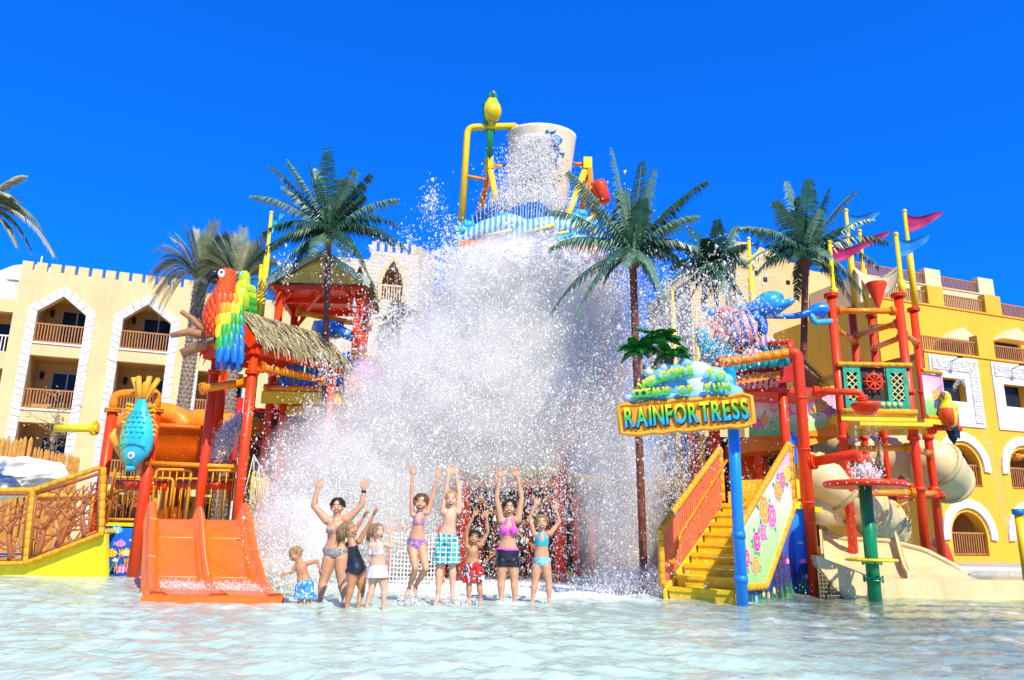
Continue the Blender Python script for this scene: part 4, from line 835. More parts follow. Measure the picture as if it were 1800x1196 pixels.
mb.bar(fl_+V((.05, 0, -.13)), fl_+dpt+V((.05, 0, -.13)), .08, .12); mb.bar(fr_+V((-.05, 0, -.13)), fr_+dpt+V((-.05, 0, -.13)), .08, .12); mb.bar((fl_+fr_)/2+V((0, .1, -.2)), fl_+dpt+V((.3, -.1, -.2)), .07, .08); mb.build('roof_beam', RED, lk)
for q in (fl_+V((.12, .1, 0)), fr_+V((-.16, .1, 0)), fl_+dpt+V((.12, -.1, 0)), fr_+dpt+V((-.14, -.1, 0))):
    mb = MB(); mb.cyl((q.x, q.y, -.2), (q.x, q.y, q.z-.1), .09, 14); flange(mb, (q.x, q.y, zof(q.x, q.y, 700)), (0, 0, 1), .09); mb.build('post', RED, lk)
    mb = MB(); mb.tube([q+V((0, 0, -.55)), q+V((.28 if q.x < -4.5 else -.28, 0, -.15))], .05, 8); mb.build('knee_brace', RED, lk)
dz_ = at(480, 690, 16.4).z; xa = at(466, 690, 16.4).x; xb = at(632, 690, 16.4).x
mb = MB(); mb.box(((xa+xb)/2, 17.7, dz_-.06), (xb-xa, 2.6, .12)); mb.build('deck', YEL, lk)
mb = MB(); mb.box(((xa+xb)/2, 16.36, dz_-.12), (xb-xa+.1, .08, .26)); mb.box(((xa+xb)/2, 17.1, dz_-.3), (xb-xa-.3, .08, .22)); mb.build('deck_edge', YEL, lk)
slats(lk, (xa+.25, 16.45, dz_), (xb-.25, 16.45, dz_), .95, BLUE); slats(lk, (xa+.1, 18.8, dz_), (xb-.1, 18.8, dz_), .95, BLUE)
pipe(lk, [(xa, 16.3, dz_+.08), (xb-.2, 16.3, dz_+.08)], .055, ORANGE); pipe(lk, [at(520, 548, 17.2), at(655, 575, 17.6)], .07, ORANGE); pipe(lk, [at(585, 645, 16.2), at(640, 690, 15.9)], .05, ORANGE)
mb = MB(); mb.lathe([(.16, 0), (.15, -.42), (.0, -.42)], at(634, 586, 16.2), n=20); mb.lathe([(.14, 0), (.13, -.4)], at(634, 586, 16.2), n=20); 
tub = mb.build('water_tub', RED, lk)
mb = MB(); mb.lathe([(.36, 0), (.30, -.3), (0, -.32)], at(578, 570, 17.4), n=18); mb.tube([at(585, 575, 17.3), at(605, 585, 17), at(618, 592, 16.8)], .12, 10); mb.build('bucket_chute', BLUE, lk)
for px, yt, yb, m_ in ((413, 700, 880, DRED), (500, 700, 920, RED), (540, 700, 880, DRED), (470, 640, 900, RED)): post(lk, px, yt, yb, 17.8, .075, m_)
for (a_, b_) in (((440, 720), (610, 735)), ((430, 775), (600, 800)), ((440, 850), (600, 720)), ((470, 700), (560, 860)), ((520, 780), (640, 700)), ((560, 900), (470, 740))): pipe(lk, [at(*a_, 17.5), at(*b_, 17.5)], .05, DRED)
post(lk, 412, 545, 565, 18.5, .03, YEL)
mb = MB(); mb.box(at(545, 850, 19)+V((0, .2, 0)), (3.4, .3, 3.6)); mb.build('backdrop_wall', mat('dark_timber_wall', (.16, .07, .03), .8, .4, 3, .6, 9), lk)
rail_panel(lk, V((at(470, 835, 16.9).x, 16.9, 1.0)), V((at(590, 835, 16.9).x, 16.9, 1.0)), 1.05, AMBER)
# flag poles
PURP = mat('flag_crimson', (.42, .015, .10), .6, .15, 3); FBL = mat('flag_blue', (.01, .22, .58), .6, .15, 3); 
def flagpole(px, py, Y, ybase, L, m, label, r=.05, dy=-8, w0=.34, foot=None):
    b = at(px, py, Y); L *= 1.25; w0 *= 1.25; z0 = foot if foot is not None else -.2; root = thing('pennant_pole', V((b.x, Y, z0)), label, 'flagpole', 'pennant poles on the play towers')
    mb = MB(); mb.tube([(b.x, Y, z0), (b.x, Y, b.z-1.0), (b.x, Y, b.z-.98), (b.x, Y, b.z)], [r*1.5, r*1.5, r*.85, r*.8], 12); mb.ell((b.x, Y, b.z+.02), r*1.1); mb.build('pole', YEL, root)
    N = 16; top = []; bot = []
    for i in range(N+1):
        t = i/N; x = b.x+r+L*t; y = Y+.12*sin(t*7)*t**.5+.1*t; zt = b.z-.03-.10*sin(t*2.6+.4)+.16*t; hh = w0*(1-t)**.9+.03; top.append(V((x, y, zt))); bot.append(V((x, y+.02, zt-hh)))
    mb = MB(); mb.grid([[a.lerp(c, k/3) for a, c in zip(top, bot)] for k in range(4)], thick=(0, .006, 0)); mb.build('pennant', m, root); return root
flagpole(477, 376, 18.2, 560, .2, mat('flag_cyan', (.02, .42, .60), .6), 'tall yellow pole with a small cyan flag behind the lookout', dy=0)
flagpole(459, 470, 18.2, 560, .26, FBL, 'short yellow pole with a blue flag left of the lookout')

# ------------------------------------------------------------------ centre fort
ct = thing('central_fort', V((.3, 17.5, 0)), 'central play fort of red posts and blue slat fences behind the falling water', 'play tower')
CY = 15.9; dz2 = at(900, 836, CY).z
for px, Y, top in ((820, 15.9, 640), (986, 15.9, 560), (700, 17.6, 640), (1090, 17.4, 640), (770, 20, 520), (1010, 20, 520), (900, 22.5, 520), (1225, 16.6, 730)):
    a, b = pp(px, top, 1000, Y); mb = MB(); mb.cyl((a.x, Y, -.2), (a.x, Y, a.z), .12, 14); flange(mb, (a.x, Y, dz2+.0), (0, 0, 1), .12); mb.build('post', RED, ct)
def beam(px0, py0, Y0, px1, py1, Y1, m, w_=.12, h_=.16): mb = MB(); mb.bar(at(px0, py0, Y0), at(px1, py1, Y1), w_, h_); return mb.build('deck_edge', m, ct)
beam(702, 846, 17.3, 816, 838, 15.95, YEL); beam(826, 828, 15.75, 980, 828, 15.75, YEL); beam(826, 850, 15.9, 980, 852, 15.9, ORANGE); beam(992, 836, 15.95, 1094, 850, 17.2, YEL); beam(1098, 852, 17.2, 1220, 858, 16.8, YEL); beam(830, 816, 15.8, 978, 816, 15.8, ORANGE)
mb = MB(); mb.prism([V(( at(702, 840, 17.3).x, 17.4, dz2-.05)), V((at(816, 838, 15.95).x, 16.0, dz2-.05)), V((at(990, 838, 15.95).x, 16.0, dz2-.05)), V((at(1094, 850, 17.2).x, 17.3, dz2-.05)), V((2.6, 21, dz2-.05)), V((-2.6, 21, dz2-.05))], (0, 0, .06)); mb.build('deck', YEL, ct)
q0 = V((at(706, 840, 17.3).x, 17.3, dz2+.1)); q1 = V((at(814, 838, 15.95).x, 15.95, dz2+.1)); slats(ct, q0, q1, 1.0, BLUE); q2 = V((at(994, 838, 15.95).x, 15.95, dz2+.1)); q3 = V((at(1092, 850, 17.2).x, 17.2, dz2+.1)); slats(ct, q2, q3, 1.05, BLUE)
slats(ct, V((at(1098, 850, 17.2).x, 17.2, dz2+.1)), V((at(1222, 850, 16.7).x, 16.7, dz2+.1)), 1.05, BLUE)
PANG = mat('printed_panel', (.5, .6, .3), .4, .08, 3, fn=zgrad(0, 1, [(0, (.16, .52, .12)), (.3, (.36, .66, .24)), (.48, (.74, .80, .66)), (.62, (.86, .55, .70)), (1, (.80, .38, .66))], 'Generated'))
a = at(842, 822, 15.7); b = at(966, 738, 15.7); mb = MB(); mb.box(((a.x+b.x)/2, 15.72, (a.z+b.z)/2), (b.x-a.x, .05, b.z-a.z)); fp_ = mb.build('flower_panel', PANG, ct)
for i, (px, py, r_, c_) in enumerate(((863, 788, .12, 1), (873, 799, .08, 2), (898, 806, .1, 0), (934, 803, .12, 0), (917, 801, .09, 1), (864, 763, .12, 0), (868, 743, .1, 2), (940, 757, .12, 0), (945, 775, .07, 4))): flower(fp_, at(px, py, 15.69), r_, (X1, Z1), NF, FP[c_], FP[3], seed=i)
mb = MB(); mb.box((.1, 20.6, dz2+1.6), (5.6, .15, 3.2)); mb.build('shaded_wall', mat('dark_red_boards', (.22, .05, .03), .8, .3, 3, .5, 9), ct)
for (a_, b_) in (((835, 870), (965, 985)), ((975, 868), (850, 990)), ((990, 860), (1070, 960)), ((815, 860), (760, 950))):
    mb = MB(); p0 = at(*a_, 16.0 if a_[0] < 980 else 16.4); p1 = at(*b_, 16.0 if a_[0] < 980 else 17); mb.tube([p0, p1], .035, 8); mb.ell(p0.lerp(p1, .07), (.09, .05, .09)); mb.build('brace', ORANGE, ct)
for px, y in ((846, 16.8), (870, 17.4), (930, 17.0), (960, 17.5), (1012, 16.6), (1040, 17.5), (800, 17.2), (783, 16.8), (1120, 17.4)): post(ct, px, 858, 1010, y, .07, DRED if px % 4 else RED, 'lower_post')
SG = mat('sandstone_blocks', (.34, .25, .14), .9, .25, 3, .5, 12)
rs = random.Random(31)
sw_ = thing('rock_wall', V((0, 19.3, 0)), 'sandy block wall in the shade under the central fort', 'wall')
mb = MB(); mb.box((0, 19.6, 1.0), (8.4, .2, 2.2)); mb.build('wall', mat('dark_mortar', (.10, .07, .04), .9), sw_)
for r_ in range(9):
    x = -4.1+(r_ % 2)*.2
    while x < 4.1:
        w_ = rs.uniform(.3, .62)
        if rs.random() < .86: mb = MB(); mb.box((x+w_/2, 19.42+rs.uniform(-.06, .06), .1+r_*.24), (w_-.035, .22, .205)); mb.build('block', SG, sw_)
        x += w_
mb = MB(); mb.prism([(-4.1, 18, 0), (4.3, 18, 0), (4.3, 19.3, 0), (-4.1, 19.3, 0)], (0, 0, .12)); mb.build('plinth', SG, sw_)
# white climbing net
nt_ = thing('cargo_net', V((at(725, 980, 14.4).x, 14.4, 0)), 'white rope climbing net on a red curved frame behind the jumping girl', 'net')
a = at(684, 1028, 14.4); b = at(768, 1028, 14.4); zt_ = at(700, 936, 14.4).z; mb = MB(); RP = mat('white_rope', (.74, .72, .66), .8)
def NP(u, v): return V((lerp(a.x, b.x, u), 14.4+.12*sin(u*3), lerp(-.1, zt_, v)-.05*sin(u*pi)*v))
for i in range(15): mb.tube([NP(i/14, v/6) for v in range(7)], .013, 5)
for j in range(14): mb.tube([NP(u/7, j/13) for u in range(8)], .013, 5)
mb.build('rope_mesh', RP, nt_)
mb = MB(); mb.tube(fillet([(b.x+.06, 14.42, -.2), (b.x+.06, 14.42, zt_+.12)], .1), .075, 12); mb.build('post', RED, nt_); mb = MB(); mb.tube(bez([(a.x-.04, 14.5, 0), (a.x-.03, 14.5, zt_-.1), (a.x+.15, 14.5, zt_+.1), (a.x+.5, 14.5, zt_+.02)]), .035, 8); mb.build('frame', RED, nt_)
# safety net sweeping from the platform to the pool, left of the spray
mb = MB(); A_ = at(446, 800, 15.2); B_ = at(560, 920, 14.2); mb.tube([A_.lerp(B_, t/10)+V((0, 0, -.25*sin(pi*t/10))) for t in range(11)], .012, 5)
for t in range(11):
    p_ = A_.lerp(B_, t/10)+V((0, 0, -.25*sin(pi*t/10)))
    mb.tube([p_, V((p_.x+.12, p_.y+.1, max(.0, p_.z-1.3)))], .008, 4); mb.tube([p_, V((p_.x-.2, p_.y+.1, max(.0, p_.z-1.2)))], .008, 4)
tag(mb.build('rope_fence', RP), 'sagging rope net between the left platform and the spray', 'net')
# arched flower rail at the upper left of the fort
ar = thing('arched_walkway', V((-3.2, 16.2, 0)), 'arched yellow and orange handrail with a pink flower panel beside the lookout', 'walkway')
pts = [at(618, 628, 16.4), at(640, 622, 16.3), at(665, 632, 16.2), at(690, 655, 16.1), at(705, 690, 16)]
mb = MB(); rope(mb, pts[0], pts[1], .05); [rope(mb, pts[i], pts[i+1], .05) for i in range(1, 4)]; mb.build('handrail', YEL, ar)
mb = MB(); pr = [p+V((0, 0, -.08)) for p in pts]+[p+V((0, 0, -1.0)) for p in reversed(pts)]; mb.prism(pr, (0, .05, 0)); pn = mb.build('flower_panel', PANG, ar)
for i, (px, py, r_, c_) in enumerate(((645, 680, .13, 1), (668, 700, .1, 0), (630, 665, .1, 2))): flower(pn, at(px, py, 16.05), r_, (X1, Z1), NF, FP[c_], FP[3], seed=40+i)
mb = MB(); mb.tube([p+V((0, 0, -1.05)) for p in pts], .05, 8); mb.build('lower_rail', ORANGE, ar)
for q in (pts[0], pts[3]): mb = MB(); mb.cyl((q.x, q.y+.12, -.2), (q.x, q.y+.12, q.z-.1), .09); mb.build('post', RED, ar)

# ------------------------------------------------------------------ tipping bucket tower
BY = 21.6; bt = thing('tipping_bucket_tower', V((at(948, 600, BY).x, BY, 5)), 'yellow framed tower top that holds the giant cream tipping bucket over painted waves', 'water tower')
BUC = mat('bucket_cream', (.82, .68, .42), .45, .06, 1.5, .05, 8, coat=.1)
bc = at(949, 300, BY); tilt = Matrix.Rotation(R(9), 3, 'X')@Matrix.Rotation(R(2.5), 3, 'Y'); BX = tuple(tilt@V(a) for a in ((1, 0, 0), (0, 1, 0), (0, 0, 1)))
bk = thing('tipping_bucket', bc, 'giant cream tipping bucket pouring water, with a blue ship wheel emblem', 'bucket')
mb = MB(); mb.lathe([(1.02, 1.12), (1.06, 1.10), (1.05, 1.02), (.98, .2), (.86, -1.15), (.80, -1.3), (0, -1.3)], bc, BX, 44); mb.lathe([(1.02, 1.12), (.95, .9), (.80, -1.1), (0, -1.1)], bc, BX, 32); mb.build('shell', BUC, bk)
def onb(az, z): r_ = .98+(z-.2)*.09+.012; return bc+BX[0]*r_*sin(az)-BX[1]*r_*cos(az)+BX[2]*z
EB = mat('emblem_blue', (.01, .22, .55), .5); EN = mat('emblem_navy', (.01, .07, .28), .5); EG = mat('emblem_gold', (.60, .42, .14), .5)
mb = MB(); cw = (.12, .30)
def wp(a, r_): return onb(cw[0]+r_*cos(a)*1.05, cw[1]+r_*sin(a))
mb.tube([wp(2*pi*i/28, .38) for i in range(28)], .045, 6, closed=True)
for i in range(8): a = 2*pi*i/8; mb.tube([wp(a, .1), wp(a, .53)], .026, 6); mb.ell(wp(a, .56), .055, nu=7, nv=5)
mb.build('ship_wheel', EB, bk)
mb = MB(); mb.ell(wp(.9, .42), (.17, .07, .2), nu=10, nv=8); mb.tube([wp(1.1, .3), wp(.8, .55), wp(.7, .62)], [.1, .07, .02], 8); mb.tube([wp(1.4, .5), wp(1.2, .68)], [.06, .01], 6); mb.build('fish_emblem', EB, bk)
def letter(ch, size, ext=.01, off=.0, bevel=0.):
    cu = bpy.data.curves.new('t', 'FONT'); cu.body = ch; cu.size = size; cu.extrude = ext; cu.offset = off; cu.bevel_depth = bevel; cu.resolution_u = 4; cu.align_x = 'CENTER'; cu.align_y = 'CENTER'
    o = bpy.data.objects.new('t', cu); COL.objects.link(o); dg = bpy.context.evaluated_depsgraph_get(); me = bpy.data.meshes.new_from_object(o.evaluated_get(dg)); bpy.data.objects.remove(o); bpy.data.curves.remove(cu); me.materials.clear(); return me
def put_letter(me, p, ax, m, par, name='letter'):
    X, Yv, Z = ax; org = V((0, 0, 0)); q = par
    while q is not None: org += q.location; q = q.parent
    me.materials.append(m); me.name = name; o = bpy.data.objects.new(name, me); COL.objects.link(o); o.parent = par
    o.matrix_local = Matrix(((X.x, Yv.x, Z.x, p.x-org.x), (X.y, Yv.y, Z.y, p.y-org.y), (X.z, Yv.z, Z.z, p.z-org.z), (0, 0, 0, 1))); return o
for txt, z, sz, a0, da, m_ in (('WORLD', -.42, .26, .06, .155, EG), ('PARK', -.70, .25, .10, .135, EN)):
    for i, ch in enumerate(txt):
        az = a0+i*da; p = onb(az, z); X = (BX[0]*cos(az)+BX[1]*sin(az)); put_letter(letter(ch, sz, .008, .004), p, (X, BX[2], X.cross(BX[2])), m_, bk)
# frames
def P_(px, py, Y=BY): return at(px, py, Y)
mb = MB(); mb.tube(fillet([P_(810, 410, 21), P_(822, 224, 21), P_(906, 222, 21)], .25), .10, 12); mb.tube([P_(906, 222, 21), P_(913, 229, 21)], .09, 12); mb.build('frame_pipe', YEL, bt)
for A_, r_ in ((((820, 310, 21), (858, 317, 21.5)), .05), (((862, 292, BY), (888, 293, BY)), .06), (((1010, 289, BY), (1030, 289, BY)), .06)): mb = MB(); mb.tube([P_(*q) for q in A_], r_, 10); mb.build('axle', ORANGE, bt)
for (a_, b_, Y0, Y1, m_) in (((860, 290), (874, 362), BY, BY-.9, YEL), ((862, 300), (843, 372), BY, BY+1.2, ORANGE), ((1032, 290), (995, 388), BY, BY-1.0, YEL), ((1030, 300), (1022, 390), BY, BY+1.0, ORANGE)):
    mb = MB(); p0 = P_(*a_, Y0); p1 = P_(*b_, Y1); p1 = p1+(p1-p0)*.35; mb.tube([p0, p1], .10, 12); mb.build('a_frame_leg', m_, bt)
for px in (860, 1032): mb = MB(); mb.box(P_(px, 292)+V((0, -.1, 0)), (.26, .3, .36)); mb.build('bearing_block', YEL, bt)
mb = MB(); mb.tube([P_(1037, 298, 21), P_(1046, 420, 20.5), P_(1058, 470, 20.2)], .08, 10); mb.build('frame_pipe', ORANGE, bt)
mb = MB(); mb.lathe([(.0, .34), (.2, .32), (.22, .2), (.2, -.3), (.12, -.36), (0, -.36)], P_(1057, 338, 20.6), (V((.95, 0, .3)), V((0, 1, 0)), V((-.3, 0, .95))), 16); mb.build('small_bucket', RED, bt)
mb = MB(); mb.tube([P_(1040, 322, 20.8), P_(1052, 322, 20.6), P_(1060, 345, 20.5)], .03, 6); mb.build('bucket_arm', RED, bt)
# wave roof: plate plus wave lobes and sail fins
WV = mat('wave_paint', (.12, .45, .75), .4, .2, 3, .2, 8, fn=lambda t, tc, s: ramp(t, (lambda n: (t.links.new(tc.outputs['Object'], n.inputs[0]), n.inputs.__getitem__('Scale').__setattr__('default_value', 2.2), n.outputs['Fac'])[2])(t.nodes.new('ShaderNodeTexWave')), [(0, (.05, .35, .72)), (.6, (.35, .62, .82)), (1, (.72, .80, .84))]))
FIN = mat('fin_blue', (.04, .16, .50), .4, .12, 4); CYN = mat('wave_cyan', (.02, .42, .68), .4, .15, 4); YST = mat('wave_yellow', (.80, .66, .10), .4)
plate = [P_(812, 428, 19.2), P_(1052, 432, 19.2)]
mb = MB(); mb.box(((plate[0].x+plate[1].x)/2, 21, plate[0].z-.15), (plate[1].x-plate[0].x, 4.2, .25)); mb.build('roof_plate', mat('orange_roof', (.75, .2, .02), .5), bt)
for x, y in ((-1.3, 19.5), (2.4, 19.5), (-1.3, 22.6), (2.4, 22.6)): mb = MB(); mb.cyl((x, y, 2), (x, y, plate[0].z-.2), .13); mb.build('post', RED, bt)
for (pts, r_, m_) in ((((803, 428), (850, 408), (900, 398), (935, 400)), (.1, .3, .34, .12), WV), (((880, 428), (930, 408), (985, 400), (1040, 408)), (.12, .34, .3, .1), WV), (((850, 395), (890, 388), (930, 396)), (.1, .22, .08), CYN), (((900, 425), (960, 395), (1000, 396), (1030, 400)), (.08, .16, .2, .08), WV), (((1000, 420), (1030, 402), (1050, 395)), (.15, .22, .1), CYN), (((960, 430), (1010, 425), (1048, 428)), (.2, .26, .1), CYN)):
    mb = MB(); mb.tube(bez([P_(*p, 19.3) for p in pts], 12), [float(v) for v in np.interp(np.linspace(0, 1, len(bez([P_(*p, 19.3) for p in pts], 12))), np.linspace(0, 1, len(r_)), r_)], 12); mb.build('wave_lobe', m_, bt)
for i, (px, py, r_) in enumerate(((813, 408, .22), (822, 398, .2), (806, 420, .18), (828, 408, .2), (1010, 385, .2), (1022, 378, .18), (1030, 390, .2), (1002, 392, .18), (1040, 420, .2), (990, 425, .2))): mb = MB(); mb.ell(P_(px, py, 19.6), (r_*1.2, r_, r_*.8)); mb.build('cloud_lobe', CYN, bt)
for (c0, c1, hh, Y0) in (((835, 398), (898, 394), (14, 33, 30, 12), 19.8), ((880, 412), (975, 402), (24, 42, 44, 14), 19.3)):
    mb = MB(); N = 22; base = [P_(lerp(c0[0], c1[0], i/N), lerp(c0[1], c1[1], i/N), Y0) for i in range(N+1)]; hs = np.interp(np.linspace(0, 1, N+1), np.linspace(0, 1, 4), hh)
    top = [b_+V((-.1+.25*i/N, (.05 if i % 2 else -.05), hs[i]*Y0/1350*1.35)) for i, b_ in enumerate(base)]; base = [b_+V((0, (.05 if i % 2 else -.05), -.1)) for i, b_ in enumerate(base)]
    mb.grid([base, [b_.lerp(t_, .5) for b_, t_ in zip(base, top)], top], sm=False, thick=(0, .05, 0)); mb.build('sail_fin', FIN, bt); mb = MB()
    for i in range(0, N+1, 1): mb.tube([base[i]+V((0, -.02, 0)), top[i]+V((0, -.02, .03))], [.03, .012], 5)
    mb.build('fin_ribs', mat('fin_rib', (.25, .42, .72), .4), bt)
for a_, b_ in (((1005, 405), (1045, 380)), ((960, 415), (1000, 408)), ((850, 415), (900, 405)), ((915, 412), (975, 396))): mb = MB(); mb.tube([P_(*a_, 18.95), P_(*b_, 18.95)], [.03, .05], 6); mb.build('yellow_stripe', YST, bt)
parrot('parrot_sculpture', 'yellow breasted parrot figure on top of the yellow pipe', P_(864, 214, 20.9), .98, (.25, -.97, 0), (FT, FY, (FT, FT, FG), (FT, FG), FT, BEAKG), tail=1.2, fat=1.5)
# ------------------------------------------------------------------ right: staircase
R0 = V((3.3, 11.6, 0)); D = V((.62, .785, 0)).normalized(); NL = V((-.785, .62, 0)).normalized(); RUN = 2.4; RISE = 1.5; SW = 1.1
st = thing('staircase', R0+NL*.55, 'yellow staircase between a salmon barred rail and a flowered panel, right of the spray', 'staircase')
def SL(s, n, z): return R0+D*s+NL*n+V((0, 0, z))
NS = 9
STEP = mat('step_yellow', (.90, .56, .01), .5, .07, 4, .1, 20)
for i in range(NS):
    s0 = i*RUN/NS; z1 = (i+1)*RISE/NS; mb = MB(); mb.box(SL(s0+RUN/NS/2, SW/2, z1-.03), (RUN/NS+.03, SW-.06, .06), (D, NL, Z1)); mb.build('tread', STEP, st)
    mb = MB(); mb.box(SL(s0+.012, SW/2, z1-RISE/NS/2-.06), (.02, SW-.08, RISE/NS-.01), (D, NL, Z1)); mb.build('riser', STEP, st)
for n in (-.0, SW): mb = MB(); mb.prism([SL(-.05, n, -.3), SL(-.05, n, .12), SL(RUN, n, RISE+.02), SL(RUN, n, RISE-.35), SL(.5, n, -.3)], NL*.04*(1 if n else -1)); mb.build('stringer', YEL, st)
mb = MB(); mb.box(SL(RUN+.9, 1.05, RISE-.05), (1.8, 2.2, .1), (D, NL, Z1)); mb.build('landing', YEL, st)
mb = MB(); mb.box(SL(RUN+.6, SW*.5, RISE+.12), (1.0, SW, .22), (D, NL, Z1)); mb.box(SL(RUN+.75, SW*.5, RISE+.34), (.7, SW, .22), (D, NL, Z1)); mb.build('upper_step', YEL, st)
SALM = mat('salmon_bars', (.84, .20, .08), .5, .08, 5)
mb = MB(); nL = SW+.07
a0 = SL(-.02, nL, .2); a1 = SL(-.02, nL, 1.02); a2 = SL(RUN, nL, RISE+1.0); a3 = SL(RUN, nL, RISE+.05)
rope(mb, a0, a1, .05); rope(mb, a1, a2, .055); rope(mb, a2, a3, .055); rope(mb, a0, SL(.35, nL, .18), .045); mb.build('rope_frame', AMBER, st)
mb = MB(); mb.tube(fillet([SL(.05, nL-.1, .55), SL(.12, nL-.12, .5), SL(.4, nL-.12, .95), SL(RUN, nL-.12, RISE+.78)], .08), .026, 8); mb.tube([SL(.2, nL, .12), SL(RUN, nL, RISE-.1)], .03, 8); mb.build('handrail', ORANGE, st)
nb = 30
for i in range(nb): s0 = .05+(RUN-.1)*i/(nb-1); z0 = .12+(RISE-.22)*max(0, s0-.2)/RUN; z1 = 1.0+(RISE)*s0/RUN; mb = MB(); mb.box(SL(s0, nL, (z0+z1)/2), (.035, .022, z1-z0), (D, NL, Z1)); mb.build('bar', SALM, st)
# flower panel side
nR = -.07; NN = -NL
FPM = mat('stair_flower_panel', (.5, .6, .3), .4, .06, 2, fn=zgrad(.0, 1.0, [(0, (.34, .62, .16)), (.35, (.55, .72, .34)), (.6, (.80, .74, .66)), (.8, (.80, .52, .74)), (1, (.78, .40, .70))], 'Generated'))
poly = [(0, .22), (0, 1.06), (2.42, 2.52), (2.42, 1.42), (.9, .2)]
mb = MB(); mb.prism([SL(s, nR, z) for s, z in poly], NN*.03); fpan = mb.build('flower_panel', FPM, st, 'pink and green flowered side panel in a rope frame')
mb = MB()
for (p, q) in zip(poly, poly[1:]+poly[:1]): rope(mb, SL(p[0], nR-.02, p[1]), SL(q[0], nR-.02, q[1]), .055)
mb.build('rope_frame', AMBER, st)
AXF = (D, Z1); pf = nR-.034
for i, (s, z, r_, c_) in enumerate(((.16, .62, .13, 2), (.62, .86, .14, 2), (.52, .52, .13, 1), (.9, 1.0, .12, 0), (1.02, 1.34, .21, 1), (1.32, 1.26, .18, 0), (1.7, 1.68, .16, 1), (1.92, 1.86, .13, 0), (2.16, 1.98, .14, 3), (1.85, 1.55, .0, 0), (.08, .42, .08, 0))):
    if r_: flower(fpan, SL(s, pf, z), r_, AXF, NN, FP[c_], FP[3], seed=60+i)
# blue mural skirt
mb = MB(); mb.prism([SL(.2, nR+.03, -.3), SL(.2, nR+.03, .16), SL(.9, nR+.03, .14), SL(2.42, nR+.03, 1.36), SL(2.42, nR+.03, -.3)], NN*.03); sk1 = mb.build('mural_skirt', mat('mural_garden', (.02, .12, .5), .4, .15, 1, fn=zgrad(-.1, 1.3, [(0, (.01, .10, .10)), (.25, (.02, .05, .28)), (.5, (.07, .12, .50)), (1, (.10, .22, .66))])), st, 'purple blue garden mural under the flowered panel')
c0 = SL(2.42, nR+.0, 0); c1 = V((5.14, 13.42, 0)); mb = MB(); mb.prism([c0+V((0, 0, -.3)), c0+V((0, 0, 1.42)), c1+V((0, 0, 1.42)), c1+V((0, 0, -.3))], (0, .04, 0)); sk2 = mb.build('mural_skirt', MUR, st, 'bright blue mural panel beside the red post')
pm = nR+.03-.034
for i, (s, z, c_) in enumerate(((.55, .03, 7), (.85, .10, 3), (1.05, .06, 1), (1.3, .12, 3))): grass(sk1, SL(s, pm, -.08), .3, .22, AXF, NN, 80+i, 12); flower(sk1, SL(s, pm-.003, z), .05, AXF, NN, FP[c_], FP[6], 6, seed=i, leaf=False)
grass(sk1, SL(1.9, pm, -.1), .7, .4, AXF, NN, 90, 24); coral(sk1, SL(1.6, pm, -.1), .9, AXF, mat('print_brown', (.16, .05, .03), .6), NN, 5)
for s, z, L, c_ in ((1.25, .55, .16, 1), (1.6, .8, .14, 3), (2.0, .55, .16, 0)): flat_fish(sk1, SL(s, pm-.002, z), L, AXF, FP[c_], FP[6], NN)
X2 = (c1-c0).normalized(); N2 = V((X2.y, -X2.x, 0)); grass(sk2, c0.lerp(c1, .5)+V((0, 0, -.1))+N2*.004, .36, .5, (X2, Z1), N2, 91, 22)
mb = MB(); mb.prism([c0.lerp(c1, .5)+N2*.003+X2*.17*cos(a)+V((0, 0, .12+.4*sin(a))) for a in [pi*i/10 for i in range(11)]], N2*.003); mb.build('painted_hill', mat('print_navy', (.01, .03, .16), .5), sk2)
for u, z, L, c_ in ((.4, .55, .13, 0), (.6, .3, .12, 0), (.35, .85, .1, 7), (.75, .15, .1, 3)): flat_fish(sk2, c0.lerp(c1, u)+N2*.008+V((0, 0, z)), L, (X2, Z1), FP[c_], FP[6], N2)
rail_panel(st, c0+V((0, .02, 1.5)), c1+V((-.1, .02, 1.5)), .98, AMBER, sp=.07, r=.03); mb = MB(); mb.bar(c0+V((0, -.03, 1.46)), c1+V((0, -.03, 1.46)), .06, .1); mb.build('deck_edge', YEL, st)
# ------------------------------------------------------------------ lettered sign
SP0 = at(1090, 739, 11.2); SP1 = at(1322, 719, 10.85); SX = (SP1-SP0); SX.z *= .9; SWd = SX.length; SX.normalize(); SN = V((SX.y, -SX.x, 0)).normalized(); SZ = SN.cross(SX)*-1
if SZ.z < 0: SZ = -SZ
sg = thing('entrance_sign', SP0+SX*SWd/2, 'orange RAINFORTRESS signboard topped with a blue cloud and green palms', 'sign')
OS = mat('sign_orange', (.90, .30, .008), .45, .12, 5, .3, 14); SO2 = mat('sign_rim', (.88, .36, .02), .45, .12, 5)
def SQ(u, v, d=0.): return SP0+SX*u+SZ*v+SN*d
def outline(g):
    o = []; rs = random.Random(2); hw = .215+g
    for i in range(17): u = -.0-g+(SWd+2*g)*i/16; o.append((u, -hw+.012*sin(i*2.1)+(.03 if i in (0, 16) else 0)))
    for i in range(17): u = SWd+g-(SWd+2*g)*i/16; o.append((u, hw+.014*sin(i*1.7)-(.03 if i in (0, 16) else 0)))
    return o
mb = MB(); mb.prism([SQ(u, v, -.06) for u, v in outline(.0)], SN*.09); mb.build('board', OS, sg)
mb = MB(); ol = [SQ(u, v, .02) for u, v in outline(.005)]; mb.tube(ol, .034, 7, closed=True); mb.build('rim', SO2, sg)
LET = mat('letter_gradient', (.5, .6, .1), .35, .03, 4, fn=zgrad(.0, 1.0, [(0, (.01, .35, .80)), (.22, (.02, .42, .62)), (.45, (.05, .45, .06)), (.65, (.25, .58, .02)), (1, (.90, .72, .01))], 'Generated', 'Y'))
